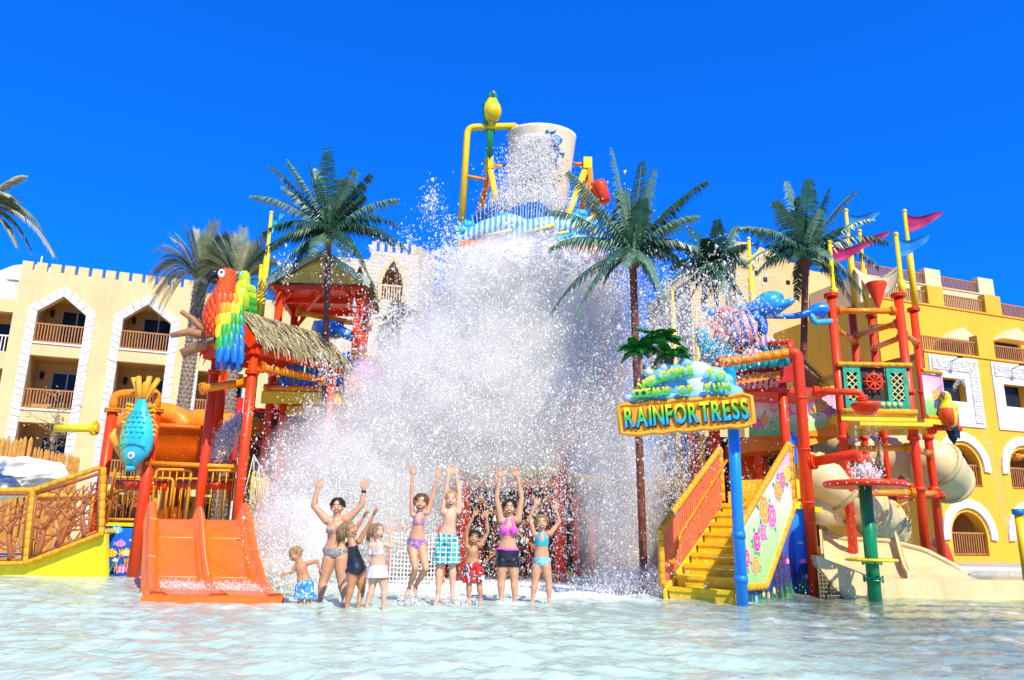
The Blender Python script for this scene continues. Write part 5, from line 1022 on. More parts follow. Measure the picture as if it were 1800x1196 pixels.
LET2 = mat('letter_gradient_small', (.5, .6, .1), .35, .03, 4, fn=zgrad(.0, 1.0, [(0, (.02, .34, .06)), (.45, (.12, .50, .03)), (1, (.86, .76, .01))], 'Generated', 'Y'))
wd = {'R': .165, 'A': .18, 'I': .08, 'N': .18, 'F': .155, 'O': .19, 'T': .165, 'E': .155, 'S': .165}; word = 'RAINFORTRESS'; tot = sum(wd[c] for c in word); k_ = (SWd-.14)/tot; u = .07; rs = random.Random(6)
ms = [letter(c, .40, .022, .010) for c in word]; ws = []
for m_ in ms: xs_ = [v.co.x for v in m_.vertices]; ws.append((min(xs_), max(xs_)))
gap = .024; kx = (SWd-.13-gap*(len(word)-1))/sum(b_-a_ for a_, b_ in ws)
for c, m_, (a_, b_) in zip(word, ms, ws):
    w_ = (b_-a_)*kx; ang = rs.uniform(-.03, .03); Xr = SX*cos(ang)+SZ*sin(ang); Zr = -SX*sin(ang)+SZ*cos(ang); uc = u-a_*kx; dv_ = rs.uniform(-.008, .008)
    put_letter(letter(c, .40, .010, .017), SQ(uc+.009, dv_-.010, .036), (Xr*kx, Zr, Xr.cross(Zr)), BLACK, sg, 'letter_shadow'); put_letter(m_, SQ(uc, dv_, .055), (Xr*kx, Zr, Xr.cross(Zr)), LET, sg); u += w_+gap
CLD = mat('cloud_blue', (.22, .56, .80), .45, .25, 1.6, .1, 6); CLD2 = mat('cloud_pale', (.55, .72, .80), .45, .2, 1.6)
rs = random.Random(12)
for i, (px, py, rx, ry) in enumerate(((1120, 694, 17, 10), (1110, 700, 14, 9), (1150, 690, 22, 14), (1190, 682, 28, 18), (1230, 680, 28, 20), (1265, 682, 26, 20), (1288, 690, 18, 14), (1145, 672, 15, 12), (1165, 660, 18, 14), (1195, 655, 24, 17), (1225, 652, 26, 17), (1252, 660, 24, 16), (1205, 640, 14, 11), (1172, 648, 13, 10), (1240, 694, 40, 10), (1170, 698, 40, 9), (1140, 655, 9, 8), (1275, 668, 14, 12))):
    t = (px-1090)/232; p = at(px, py, lerp(11.2, 10.85, t)+.02); mb = MB(); mb.ell(p-SN*.05, (rx/115, .09, ry/115), (SX, SN, SZ), 14, 10); mb.build('cloud_lobe', CLD2 if i % 3 == 1 else CLD, sg)
def arc_text(txt, pts, sz):
    P = bez([V((p[0], p[1], 0)) for p in pts], 48); n = len(txt)
    for i, ch in enumerate(txt):
        if ch == ' ': continue
        t = (i+.5)/n*(len(P)-1); j = int(t); q = P[j].lerp(P[min(j+1, len(P)-1)], t-j); dq = P[min(j+2, len(P)-1)]-P[max(0, j-2)]; an = -atan2(dq.y, dq.x); tt = (q.x-1090)/232
        p = at(q.x, q.y, lerp(11.2, 10.85, tt)-.0)+SN*.10; Xr = SX*cos(an)+SZ*sin(an); Zr = -SX*sin(an)+SZ*cos(an); put_letter(letter(ch, sz, .02, .010), p, (Xr*.9, Zr, Xr.cross(Zr)), LET2, sg)
arc_text('WELCOME TO', [(1130, 682), (1165, 666), (1215, 656), (1275, 668)], .19); arc_text('OCEANS OF FUN', [(1115, 696), (1160, 692), (1215, 688), (1284, 683)], .165)
LEAFG = mat('glossy_leaf', (.012, .20, .02), .28, .25, 5, coat=.6); 
for i, (bx, by, cx, cy, Y) in enumerate(((1133, 700, 1124, 622, 11.3), (1150, 690, 1163, 600, 11.25), (1168, 690, 1180, 628, 11.2))):
    c = at(cx, cy, Y); b = at(bx, by, Y); mb = MB(); mb.tube([b, b.lerp(c, .5)+V((.02, 0, 0)), c], [.06, .05, .045], 9); pt = mb.build('palm_trunk', TRUNK, sg)
    rs = random.Random(i+50)
    for k in range(11):
        a = 2*pi*k/11+rs.uniform(-.2, .2); L = rs.uniform(.26, .36); e = rs.uniform(-.35, .9); tip = c+V((cos(a)*L, sin(a)*L*.8, L*(e if k % 2 else e*.5)-.05)); fr__ = frond(c, tip, .14, .15, .10, .9, 9, .6, r=.012, seed=100+i*20+k); fr__.build('leaf', LEAFG, pt)
bp0, bp1 = pp(1294, 652, 1056, 11.2); pl = thing('sign_pole', V((bp0.x, 11.2, -.3)), 'bright blue pole holding the right end of the lettered sign', 'pole')
mb = MB(); mb.cyl((bp0.x, 11.2, -.3), (bp0.x, 11.2, bp0.z), .082, 16); mb.lathe([(.082, 0), (.07, .03), (.04, .045), (0, .05)], bp0, n=16); mb.build('pole', mat('pole_blue', (.01, .26, .80), .3, .05, 4, coat=.4), pl)
for z in (.35, .95): mb = MB(); mb.bar((bp0.x, 11.2, z), SL(.05, nR, z), .05, .05); mb.cyl((bp0.x, 11.2, z-.05), (bp0.x, 11.2, z+.05), .095, 14); mb.build('bracket', BLUE, pl)

# ------------------------------------------------------------------ dolphin gateway
gw = thing('dolphin_gateway', V((4.8, 14, 1.5)), 'red post gateway whose canopy carries a leaping blue dolphin and pink striped fish', 'play tower')
x = at(1418, 840, 13.35).x; zt = zof(x, 13.35, 633); xl = at(1266, 640, 13.35)
mb = MB(); mb.tube(fillet([(x, 13.35, -.3), (x, 13.35, zt+.12), (at(1385, 630, 13.35).x, 13.35, zt+.13)], .3, 7), .095, 14); 
for z in (1.5, 2.4, 3.3): mb.cyl((x, 13.35, z), (x, 13.35, z+.03), .11, 14)
mb.build('post', RED, gw)
mb = MB(); P0 = V((at(1388, 630, 13.35).x, 13.35, zt+.13)); P1 = V((xl.x, 13.35, xl.z+.02)); rope(mb, P0, P1, .088, gap=.16); flange(mb, P1, (1, 0, 0), .09); mb.build('spray_bar', ORANGE, gw)
for px, yt, yb, Y, r_ in ((1380, 640, 880, 14.2, .085), (1258, 720, 900, 15.3, .11), (1404, 650, 760, 15.6, .08), (1330, 655, 860, 15.4, .07)): a, b = pp(px, yt, yb, Y); mb = MB(); mb.cyl((a.x, Y, 1.3), a, r_, 14); mb.build('post', RED, gw)
mb = MB(); mb.tube([P1, at(1248, 655, 13.6), at(1246, 690, 14)], .085, 12); mb.build('pipe', RED, gw); mb = MB(); mb.tube(fillet([P0+V((0, 0, .05)), at(1392, 600, 13.5), at(1350, 606, 13.7)], .1), .05, 10); mb.build('pipe', RED, gw)
q = [at(1292, 655, 14.0), at(1404, 628, 14.0), at(1425, 660, 15.6), at(1300, 680, 15.6)]
mb = MB(); mb.prism([at(1285, 650, 13.9), at(1405, 636, 13.9), at(1400, 668, 13.9), at(1290, 690, 13.9)], (0, .08, 0)); mb.build('roof_fascia', DRED, gw)
mb = MB(); mb.prism([at(1288, 662, 13.85), at(1372, 652, 13.85), at(1372, 664, 13.85), at(1288, 676, 13.85)], (0, .04, 0)); mb.build('fascia_strip', ORANGE, gw)
for i in range(8): px = 1294+i*10; mb = MB(); mb.prism([at(px, 674-i*1.0, 13.8), at(px+6, 673-i, 13.8), at(px+5, 686-i, 13.8), at(px-1, 687-i, 13.8)], (0, .03, 0)); mb.build('painted_tile', mat('tile_pink', (.80, .35, .22), .5), gw)
mb = MB(); mb.box(at(1345, 700, 15)+V((0, .2, 0)), (1.9, 2.2, .1)); mb.build('roof_panel', RED, gw)
thatch(gw, at(1392, 622, 14.1), at(1392, 622, 14.1)+V((.3, 1.4, 0)), at(1440, 665, 14.1)-at(1392, 622, 14.1), 1, 4, 40, .45, 31)
TEAL = mat('coral_teal', (.01, .30, .36), .35, .18, 6, .1, 10, coat=.4); TEAL2 = mat('coral_light_teal', (.03, .45, .55), .35, .15, 6, coat=.4)
rs = random.Random(17)
for i, (px, py) in enumerate([(1248+i*9.5, 648-i*1.0) for i in range(15)]+[(1238, 590), (1245, 602), (1240, 615), (1255, 612), (1262, 625), (1250, 632), (1345, 618), (1357, 612), (1368, 616), (1376, 622), (1275, 630), (1290, 628), (1305, 632), (1232, 604), (1262, 600), (1230, 588), (1330, 628), (1320, 636)]):
    p = at(px, py, 13.75); mb = MB(); a = rs.uniform(-.5, .5); mb.ell(p, (.07, .1, .12), (V((cos(a), 0, sin(a))), V((0, 1, 0)), V((-sin(a), 0, cos(a))))); mb.build('coral_lobe', rs.choice((TEAL, TEAL2)), gw)
mb = MB(); mb.prism([at(1245, 650, 14), at(1240, 600, 14), at(1290, 600, 14), at(1370, 615, 14), at(1382, 640, 14)], (0, .5, 0)); mb.build('coral_base', TEAL, gw)
DOLB = mat('dolphin_blue', (.01, .24, .70), .25, .12, 3, .05, 6, coat=.7, fn=zgrad(-.35, .3, [(0, (.01, .12, .55)), (.6, (.01, .20, .70)), (1, (.03, .34, .80))]))
dol = thing('dolphin_sculpture', at(1310, 560, 14.2), 'glossy blue dolphin figure leaping to the right over pink fish', 'sculpture')
sp = bez([at(1248, 552, 14.5), at(1272, 545, 14.5), at(1300, 550, 14.4), at(1328, 545, 14.2), at(1350, 536, 14.1), at(1363, 534, 14.1), at(1373, 536, 14.05), at(1384, 533, 14.0), at(1397, 527, 13.95)], 40)
rr = [float(v) for v in np.interp(np.linspace(0, 1, len(sp)), [0, .1, .3, .5, .62, .70, .745, .78, .84, .93, 1], [.03, .06, .15, .25, .24, .205, .16, .115, .09, .07, .03])]
mb = MB(); mb.tube(sp, rr, 18); mb.tube(bez([at(1325, 550, 14.2), at(1338, 575, 14.2), at(1340, 600, 14.2)], 10), [float(v) for v in np.interp(np.linspace(0, 1, len(bez([at(1325, 550, 14.2), at(1338, 575, 14.2), at(1340, 600, 14.2)], 10))), [0, 1], [.2, .06])], 12)
mb.build('body', DOLB, dol)
mb = MB(); e = at(1360, 524, 13.88); mb.ell(e, (.032, .02, .036)); ey = mb.build('eye', FP[7], dol); mb = MB(); mb.ell(e+V((.004, -.014, 0)), .018); mb.build('pupil', BLACK, ey)
mb = MB(); mb.tube([at(1368, 540, 13.93), at(1380, 537, 13.93), at(1392, 531, 13.93)], .008, 5); mb.tube([at(1362, 536, 13.92), at(1368, 540, 13.92)], .008, 5); mb.build('mouth_line', mat('line_navy', (.005, .06, .25), .4), dol)
for pts in ([(1335, 560), (1342, 582), (1338, 598)], [(1252, 548), (1240, 543), (1232, 548)], [(1256, 545), (1246, 555), (1240, 562)]): mb = MB(); P = [at(*p, 14.05) for p in pts]; mb.tube(P, [.06, .05, .01], 8); mb.build('flipper', DOLB, dol)
def striped(name, a, b, c1, c2, n, axis):
    def fn(t, tc, src):
        sx = t.nodes.new('ShaderNodeSeparateXYZ'); t.links.new(tc.outputs['Generated'], sx.inputs[0]); w_ = t.nodes.new('ShaderNodeMath'); w_.operation = 'MULTIPLY'; w_.inputs[1].default_value = n; t.links.new(sx.outputs[axis], w_.inputs[0])
        f = t.nodes.new('ShaderNodeMath'); f.operation = 'PINGPONG'; f.inputs[1].default_value = 1; t.links.new(w_.outputs[0], f.inputs[0]); return ramp(t, f.outputs[0], [(0, c1), (.45, c1), (.55, c2), (1, c2)])
    return mat(name, c1, .35, .12, 5, .15, 14, coat=.4, fn=fn)
ST1 = striped('fish_coral_stripe', 0, 1, (.80, .20, .12), (.80, .36, .30), 8, 'X'); ST2 = striped('fish_lilac_stripe', 0, 1, (.80, .60, .62), (.42, .12, .34), 9, 'X'); ST3 = mat('fish_navy_stripe', (.02, .10, .45), .35)
def figfish(name, label, hx, hy, tx, ty, Y, hgt, m, fin, stripes=None, cat='sculpture'):
    h = at(hx, hy, Y); t = at(tx, ty, Y+.15); root = thing(name, (h+t)/2, label, cat); d = (h-t); L = d.length; d.normalize(); y = V((0, 1, 0)); z = d.cross(y)*-1
    if z.z < 0: z = -z
    H_ = hgt; mb = MB(); n = 16; prof = [(-.5, .05), (-.42, .25), (-.25, .75), (0, 1), (.2, .92), (.36, .6), (.46, .25), (.5, .03)]; vs = []
    for u, r_ in prof:
        for j in range(n): a = 2*pi*j/n; vs.append((h+t)/2+d*u*L+z*H_*r_*sin(a)+y*H_*.42*r_*cos(a))
    mb.add(vs, [(i*n+j, i*n+(j+1) % n, (i+1)*n+(j+1) % n, (i+1)*n+j) for i in range(len(prof)-1) for j in range(n)], 0, True); mb.build('body', m, root); c = (h+t)/2
    mb = MB()
    for s__ in (-1, 0, 1): mb.tube([t+d*.05*L, t-d*.14*L+z*s__*H_*.45, t-d*.3*L+z*s__*H_*.8], [.1*H_+.01, .13*H_, .03*H_], 7)
    mb.build('tail', fin, root)
    for s__ in (1, -1):
        mb = MB()
        for k in range(5): u = -.3+.14*k; mb.tube([c+d*u*L+z*s__*H_*.7, c+d*(u-.12)*L+z*s__*H_*(1.32 if k in (1, 2, 3) else 1.05)], [.13*H_, .05*H_], 6)
        mb.build('fin', fin, root)
    if stripes:
        for u, w__ in ((-.22, .9), (.02, 1.03), (.24, .86)): mb = MB(); mb.lathe([(1.0*w__, -.05), (1.06*w__, 0), (1.0*w__, .05)], c+d*u*L, (z*H_, y*H_*.42, d*L), 18); mb.build('stripe', stripes, root)
    mb = MB(); e = c+d*.33*L+z*.12*H_-y*H_*.3; mb.ell(e, .1*H_+.008); ey = mb.build('eye', FP[6], root); mb = MB(); mb.ell(e-y*.06*H_, .06*H_); mb.build('pupil', BLACK, ey)
    return root
CORF = mat('fin_coral', (.80, .16, .14), .4, .12, 6, .2, 20)
figfish('striped_fish_sculpture', 'largest coral pink fish figure with navy stripes under the dolphin', 1332, 570, 1270, 588, 13.85, .36, ST1, CORF, ST3)
figfish('striped_fish_sculpture', 'coral pink fish figure partly behind the largest one, nearer the dolphin tail', 1305, 552, 1262, 572, 14.3, .26, ST1, CORF)
FNY = mat('fin_sand', (.78, .50, .16), .4, .1, 6)
figfish('striped_fish_sculpture', 'small lilac and white striped fish figure resting just above the orange spray bar', 1344, 622, 1298, 628, 13.6, .13, ST2, FNY)
figfish('striped_fish_sculpture', 'small lilac striped fish figure with a sand coloured back fin, right of its twin', 1364, 600, 1322, 608, 13.8, .15, ST2, FNY)
# blue fish-shaped spout by the mast tower
du = thing('dolphin_spout', at(1440, 548, 15), 'blue dolphin shaped water spout fixed to the left red mast', 'water spout')
mb = MB(); sp = bez([at(1345, 556, 14.8), at(1395, 556, 14.85), at(1420, 550, 14.9), at(1440, 545, 14.95), at(1455, 548, 15)], 24); mb.tube(sp, [float(v) for v in np.interp(np.linspace(0, 1, len(sp)), [0, .5, .7, .88, 1], [.05, .07, .14, .17, .05])], 12); mb.build('body', DOLB, du)
mb = MB(); mb.tube(fillet([at(1425, 552, 14.9), at(1432, 568, 14.9), at(1470, 564, 15)], .15), .06, 10); mb.build('arm', SKYB, du)

# flowered walkway between gateway and mast tower
wk = thing('flowered_walkway', V((6, 15.6, 2)), 'raised walkway with pink and green flowered side panels and an orange base', 'walkway')
pa = [at(1318, 694, 15.2), at(1400, 690, 15.3), at(1470, 682, 15.6)]; pb_ = [at(1318, 768, 15.2), at(1400, 765, 15.3), at(1470, 745, 15.6)]
mb = MB(); mb.prism(pa+pb_[::-1], (0, .05, 0)); wp_ = mb.build('flower_panel', PANG, wk)
for i, (px, py, r_, c_) in enumerate(((1340, 738, .13, 1), (1352, 728, .12, 1), (1330, 745, .1, 2), (1365, 745, .11, 0), (1385, 725, .09, 0), (1432, 715, .13, 1), (1445, 712, .1, 1), (1425, 705, .1, 0), (1456, 722, .09, 0))): t = (px-1318)/150; flower(wp_, at(px, py, 15.18+.35*t), r_, (X1, Z1), NF, FP[c_], FP[3], seed=120+i)
mb = MB(); rope(mb, pa[0], pa[1], .05); rope(mb, pa[1], pa[2], .05); mb.build('rope_rail', AMBER, wk)
mb = MB(); lo = [p+V((0, 0, -.28)) for p in pb_]; mb.prism(pb_+lo[::-1], (0, 1.8, 0)); mb.build('deck', ORANGE, wk)
slats(wk, at(1385, 812, 14.6), at(1422, 822, 15.2), .55, BLUE)
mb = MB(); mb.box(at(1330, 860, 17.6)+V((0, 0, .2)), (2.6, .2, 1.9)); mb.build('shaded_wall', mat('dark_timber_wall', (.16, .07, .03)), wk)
mb = MB(); mb.lathe([(.0, .7), (.25, .55), (.5, 0), (.5, -.1)], at(1320, 838, 16.8), n=20); mb.build('orange_cone', DORANGE, wk)

# ------------------------------------------------------------------ mast tower
mt = thing('mast_tower', V((7.6, 16, 0)), 'tall red mast tower with green lattice panels and a yellow deck, right of the gateway', 'play tower')
MS = ((1477, 520, 890, 15.0), (1603, 520, 960, 15.0), (1503, 545, 665, 17.4), (1630, 545, 970, 17.2), (1537, 556, 670, 18.0)); xs = []
for px, yt, yb, Y in MS:
    a, b = pp(px, yt, yb, Y); xs.append((a.x, Y, a.z)); mb = MB(); mb.cyl((a.x, Y, -.3 if yb > 900 else .2), a, .088, 14); flange(mb, a, (0, 0, 1), .09)
    for y in (690, 770, 860): mb.cyl((a.x, Y, zof(a.x, Y, y)-.04), (a.x, Y, zof(a.x, Y, y)+.04), .12, 12)
    mb.build('post', RED, mt)
def mp(i, py): x, Y, z = xs[i]; return V((x, Y, zof(x, Y, py)))
for i, ya, j, yb in ((0, 547, 1, 547), (2, 592, 1, 566), (4, 575, 1, 572), (0, 578, 2, 600), (4, 612, 1, 592), (1, 585, 3, 603), (0, 790, 1, 787), (1, 790, 3, 798), (1, 868, 3, 868), (0, 868, 1, 866)):
    a = mp(i, ya); b = mp(j, yb); d = (b-a).normalized(); pipe(mt, [a+d*.1, b-d*.1], .062, ORANGE)
dz3 = mp(0, 735).z; x0, x1 = xs[0][0]-.05, xs[1][0]+.05
mb = MB(); mb.box(((x0+x1)/2, 16.2, dz3), (x1-x0, 2.6, .12)); mb.build('deck', YEL, mt)
mb = MB(); mb.box(((x0+x1)/2+.1, 14.7, dz3-.18), (x1-x0-.1, .5, .07)); mb.build('lower_ledge', YEL, mt)
mb = MB(); mb.tube([(x0, 14.88, dz3+.12), (x1, 14.88, dz3+.12)], .055, 8); mb.build('foot_rail', AMBER, mt); mb = MB(); rope(mb, (x0, 14.88, dz3+1.06), (x1, 14.88, dz3+1.06), .05); mb.build('rope_rail', AMBER, mt)
GP = mat('panel_green', (.03, .38, .22), .45, .15, 5, .3, 20); GD = mat('panel_dark', (.05, .03, .015), .6); LTC = mat('lattice_cream', (.62, .60, .26), .5)
def gpanel(xa, xb, Y, z0, z1, lattice):
    mb = MB(); q = .05; mb.box(((xa+xb)/2, Y, z0+q), (xb-xa, .05, .16)); mb.box(((xa+xb)/2, Y, z1-q), (xb-xa, .05, .14)); wd_ = (xb-xa)*(.2 if lattice else .1)
    mb.box((xa+wd_/2, Y-.003, (z0+z1)/2), (wd_, .05, z1-z0-.02)); mb.box((xb-wd_/2, Y-.003, (z0+z1)/2), (wd_, .05, z1-z0-.02)); f = mb.build('lattice_panel', GP, mt)
    mb = MB(); mb.box(((xa+xb)/2, Y+.04, (z0+z1)/2), (xb-xa-.02, .02, z1-z0-.03)); mb.build('backing', GD, f)
    mb = MB(); L0 = xa+wd_; L1 = xb-wd_; n = 4; H_ = z1-z0-.3
    for k in range(n+1):
        z = z0+.14+H_*k/n
        for s__ in (-1, 1):
            za = z-s__*(L1-L0)/2; zb = z+s__*(L1-L0)/2; 
            c = lambda v: max(z0+.13, min(z1-.12, v)); 
            if zb != za: ta = (c(za)-za)/(zb-za); tb = (c(zb)-za)/(zb-za); mb.bar((lerp(L0, L1, ta), Y-.01, c(za)), (lerp(L0, L1, tb), Y-.01-.002*s__, c(zb)), .028, .02)
    mb.build('lattice', LTC, f)
z0, z1 = dz3+.2, dz3+1.02; w3 = (x1-.12-(x0+.1)); gx = x0+.1
gpanel(gx, gx+w3*.27, 14.9, z0, z1, True); gpanel(gx+w3*.68, gx+w3, 14.9, z0, z1, True)
mb = MB(); mb.box((gx+w3*.475, 14.95, (z0+z1)/2), (w3*.40, .04, z1-z0-.02)); mb.build('dark_panel', GD, mt); mb = MB(); mb.box((gx+w3*.475, 14.9, z0+.06), (w3*.4, .05, .14)); mb.build('panel_sill', GP, mt)
mb = MB()
for i in range(7): mb.lathe([(0, -.012), (.045, -.01), (.05, .01), (0, .02)], (gx+w3*(.30+i*.09), 14.86, z0+.06), (V((1, 0, 0)), V((0, 0, 1)), V((0, -1, 0))), 8)
mb.build('scallop_trim', LTC, mt, kind='stuff')
mb = MB(); c = V((gx+w3*.475, 14.86, (z0+z1)/2+.1)); mb.lathe([(.14, 0), (.17, .02), (.17, -.02), (.14, 0)], c, (V((1, 0, 0)), V((0, 0, 1)), V((0, -1, 0))), 14)
for k in range(8): a = k*pi/4; mb.tube([c, c+V((cos(a)*.22, 0, sin(a)*.22))], .02, 6)
mb.build('valve_wheel', RED, mt)
a = at(1606, 655, 15.6); b = at(1650, 718, 15.9); mb = MB(); mb.prism([V((a.x, 15.3, dz3+.15)), V((a.x, 15.3, dz3+1.0)), V((b.x-.12, 15.5, dz3+1.0)), V((b.x-.12, 15.5, dz3+.15))], (0, .05, 0)); p2 = mb.build('flower_panel', PANG, mt)
for u, v, r_, c_ in ((.55, .5, .1, 1), (.62, .3, .08, 4), (.85, .62, .07, 0)): flower(p2, V((lerp(a.x, b.x-.12, u), 15.3+.2*u-.012, dz3+.15+.85*v)), r_, (X1, Z1), NF, FP[c_], FP[3], seed=int(u*100))
mb = MB(); mb.prism([V((b.x-.11, 15.5, dz3+.15)), V((b.x-.11, 15.5, dz3+1.0)), V((b.x+.15, 16.4, dz3+1.0)), V((b.x+.15, 16.4, dz3+.15))], (.04, 0, 0)); mb.build('flower_panel', PANG, mt)
mb = MB(); rope(mb, (a.x, 15.28, dz3+1.05), (b.x-.1, 15.48, dz3+1.05), .045); rope(mb, (b.x-.1, 15.48, dz3+1.05), (b.x+.16, 16.4, dz3+1.05), .045); mb.build('rope_rail', AMBER, mt); mb = MB(); rope(mb, (a.x, 15.28, dz3+.1), (b.x-.1, 15.48, dz3+.1), .045); rope(mb, (b.x-.1, 15.48, dz3+.1), (b.x+.16, 16.4, dz3+.1), .045); mb.build('rope_rail', AMBER, mt)
mb = MB(); mb.prism([V((a.x-.1, 15.2, dz3-.05)), V((b.x, 15.4, dz3-.05)), V((b.x+.2, 16.8, dz3-.05)), V((a.x, 16.8, dz3-.05))], (0, 0, .1)); mb.build('deck', YEL, mt)
mb = MB(); mb.tube(bez([at(1545, 655, 17), at(1565, 650, 17), at(1590, 648, 17.1)], 8), .05, 7); mb.tube(bez([at(1550, 662, 17), at(1570, 656, 17), at(1596, 654, 17.1)], 8), .04, 7); mb.build('white_hose', WHITE, mt)
for i, (pts) in enumerate((((1500, 840), (1590, 900)), ((1590, 840), (1500, 905)), ((1480, 800), (1600, 870)), ((1545, 905), (1625, 870)), ((1545, 960), (1600, 915)))): mb = MB(); mb.tube([at(*pts[0], 16.4), at(*pts[1], 16.4)], .028, 7); mb.build('brace', ORANGE, mt)
for px, yt, yb, Y, r_ in ((1567, 870, 960, 17.2, .16), (1548, 705, 780, 16.8, .07), (1440, 905, 960, 16, .07)): post(mt, px, yt, yb, Y, r_, RED)
for a_, b_ in (((1555, 875), (1660, 872)), ((1580, 840), (1625, 872)), ((1500, 905), (1560, 960))): pipe(mt, [at(*a_, 17.0), at(*b_, 17.0)], .05, RED)
flagpole(1487, 372, 17.4, 0, .72, FBL, 'yellow pole flying the upper blue pennant, second from the left', w0=.30, foot=xs[2][2]); flagpole(1511, 408, 18.0, 0, .66, PURP, 'yellow pole flying the middle crimson pennant between two blue ones', w0=.22, foot=xs[4][2])
flagpole(1458, 428, 15.0, 0, .70, PURP, 'yellow pole flying the lowest crimson pennant, leftmost of the mast tower poles', w0=.24, foot=xs[0][2]); flagpole(1575, 414, 15.0, 0, .62, FBL, 'yellow pole flying the lower blue pennant at the front right mast', w0=.30, foot=xs[1][2]); flagpole(1590, 373, 17.2, 0, .80, PURP, 'yellow pole flying the rightmost and highest crimson pennant', w0=.32, foot=xs[3][2])
flagpole(1316, 422, 17.8, 0, .28, FBL, 'yellow pole behind the dolphin with a short blue flag', w0=.24, foot=1.5); 
for px, yt, lab in ((1184, 510, 'thin yellow pole left of the pale green palm fronds in the spray'), (1226, 542, 'thin yellow pole just left of the coral pink fish')):
    a, b = pp(px, yt, 640, 16.5); t = thing('yellow_pole', V((a.x, 16.5, 0)), lab, 'pole'); mb = MB(); mb.tube([(a.x, 16.5, 0), (a.x, 16.5, a.z-.4), (a.x, 16.5, a.z-.38), a], [.06, .06, .035, .03], 10); mb.build('pole', YEL, t)
sa = MB(); A = [at(1492, 462, 18), at(1587, 456, 18), at(1575, 505, 16), at(1520, 500, 16)]; N = 10
G = [[(A[0].lerp(A[1], i/N)).lerp(A[3].lerp(A[2], i/N), j/N)+V((0, 0, -.45*sin(pi*i/N)*(1-.5*j/N))) for i in range(N+1)] for j in range(N+1)]; sa.grid(G, thick=(0, 0, .012)); tag(sa.build('shade_sail', mat('sail_cloth', (.62, .52, .28), .8, .06, 1)), 'sagging cream shade sail stretched between the yellow masts', 'shade sail')
cb = thing('cone_bucket', at(1540, 535, 15.4), 'red cone shaped tipping bucket hanging among the pennant poles', 'bucket'); mb = MB(); mb.lathe([(.20, .28), (.17, .2), (.0, -.3)], at(1542, 520, 15.4), n=18); mb.lathe([(.20, .28), (.21, .24), (.02, -.3)], at(1542, 520, 15.4), n=18); mb.build('cone', RED, cb); mb = MB(); mb.tube(bez([at(1530, 508, 15.4), at(1536, 496, 15.4), at(1543, 498, 15.4), at(1550, 508, 15.4)], 9), .02, 6); mb.build('handle', RED, cb)
# shower pipes
sh1 = thing('bowl_shower', at(1427, 688, 13.35), 'red pipe ending over a shallow red dripping bowl', 'water pipe')
pipe(sh1, [at(1429, 688, 13.35), at(1512, 690, 13.2), at(1517, 706, 13.2)], .06, RED, bend=.12); mb = MB(); mb.lathe([(.0, .08), (.23, .06), (.25, .03), (.23, -.01), (.16, -.1), (.06, -.15), (0, -.15)], at(1522, 715, 13.1), n=22); mb.build('bowl', RED, sh1)
sh2 = thing('umbrella_feed_pipe', at(1424, 812, 13.35), 'red pipe pouring onto the red disc of the green post', 'water pipe')
pipe(sh2, [at(1424, 813, 13.35), at(1509, 798, 12.8), at(1517, 818, 12.7)], .085, RED, bend=.14)
um = thing('water_umbrella', V((at(1533, 1048, 12.5).x, 12.5, -.3)), 'green post with a flat red rain disc and a yellow ring standing in the pool', 'water umbrella')
ux = at(1529, 950, 12.5).x; uz = zof(ux, 12.5, 852); mb = MB(); mb.cyl((ux, 12.5, -.3), (ux, 12.5, uz), .10, 18)
for y in (988, 1018): flange(mb, (ux, 12.5, zof(ux, 12.5, y)), (0, 0, 1), .10)
mb.build('post', GREEN, um); mb = MB(); mb.lathe([(0, .05), (.60, .03), (.63, .0), (.62, -.06), (.58, -.07), (0, -.03)], (ux, 12.5, uz+.02), n=40); dsc = mb.build('rain_disc', RED, um); mb = MB()
for k in range(26): a = 2*pi*k/26; mb.ell((ux+.632*cos(a), 12.5+.632*sin(a), uz-.01), .012, nu=6, nv=4)
mb.build('rivet', WHITE, dsc, kind='stuff')
mb = MB(); mb.tube([(ux+.36*cos(2*pi*k/30), 12.5+.36*sin(2*pi*k/30), zof(ux, 12.5, 988)+.03) for k in range(30)], .024, 8, closed=True)
for a in (0, pi/2, pi, 1.5*pi): mb.tube([(ux+.08*cos(a), 12.5+.08*sin(a), zof(ux, 12.5, 988)+.03), (ux+.36*cos(a), 12.5+.36*sin(a), zof(ux, 12.5, 988)+.03)], .02, 7)
mb.build('ring_step', YEL, um)
# cream tube slide
tb = thing('tube_slide', V((7.2, 17, 0)), 'cream enclosed tube slide winding through the red mast tower', 'slide')
def tubeseg(pts, r_, n=26):
    P = bez([at(*p) for p in pts], n); mb = MB(); mb.tube(P, r_, 22, cap=False); mb.build('tube', CREAM, tb); L = len(P)
    for k in range(3, L-1, max(4, L//5)): d = (P[k+1]-P[k-1]).normalized(); mb = MB(); u, v = perp(d); mb.lathe([(r_, -.05), (r_+.06, -.04), (r_+.06, .04), (r_, .05)], P[k], (u, v, d), 22); mb.build('joint_ring', mat('ring_cream', (.62, .50, .22), .5), tb)
tubeseg(((1400, 826, 15.6), (1460, 850, 15.3), (1510, 885, 15.6), (1548, 915, 16.6), (1560, 930, 18.0)), .44); tubeseg(((1440, 760, 19), (1520, 800, 18.6), (1600, 805, 18.2), (1650, 818, 17.9), (1668, 850, 18.6)), .52)
mb = MB(); mb.ell(at(1648, 838, 18.1), (.62, .5, .42), nu=20, nv=14); mb.build('tube_bend', CREAM, tb)
mb = MB(); mb.lathe([(.0, .42), (.42, .42), (.44, -.2), (0, -.2)], at(1440, 905, 15.6), n=20); mb.build('slide_mouth', CREAM, tb)
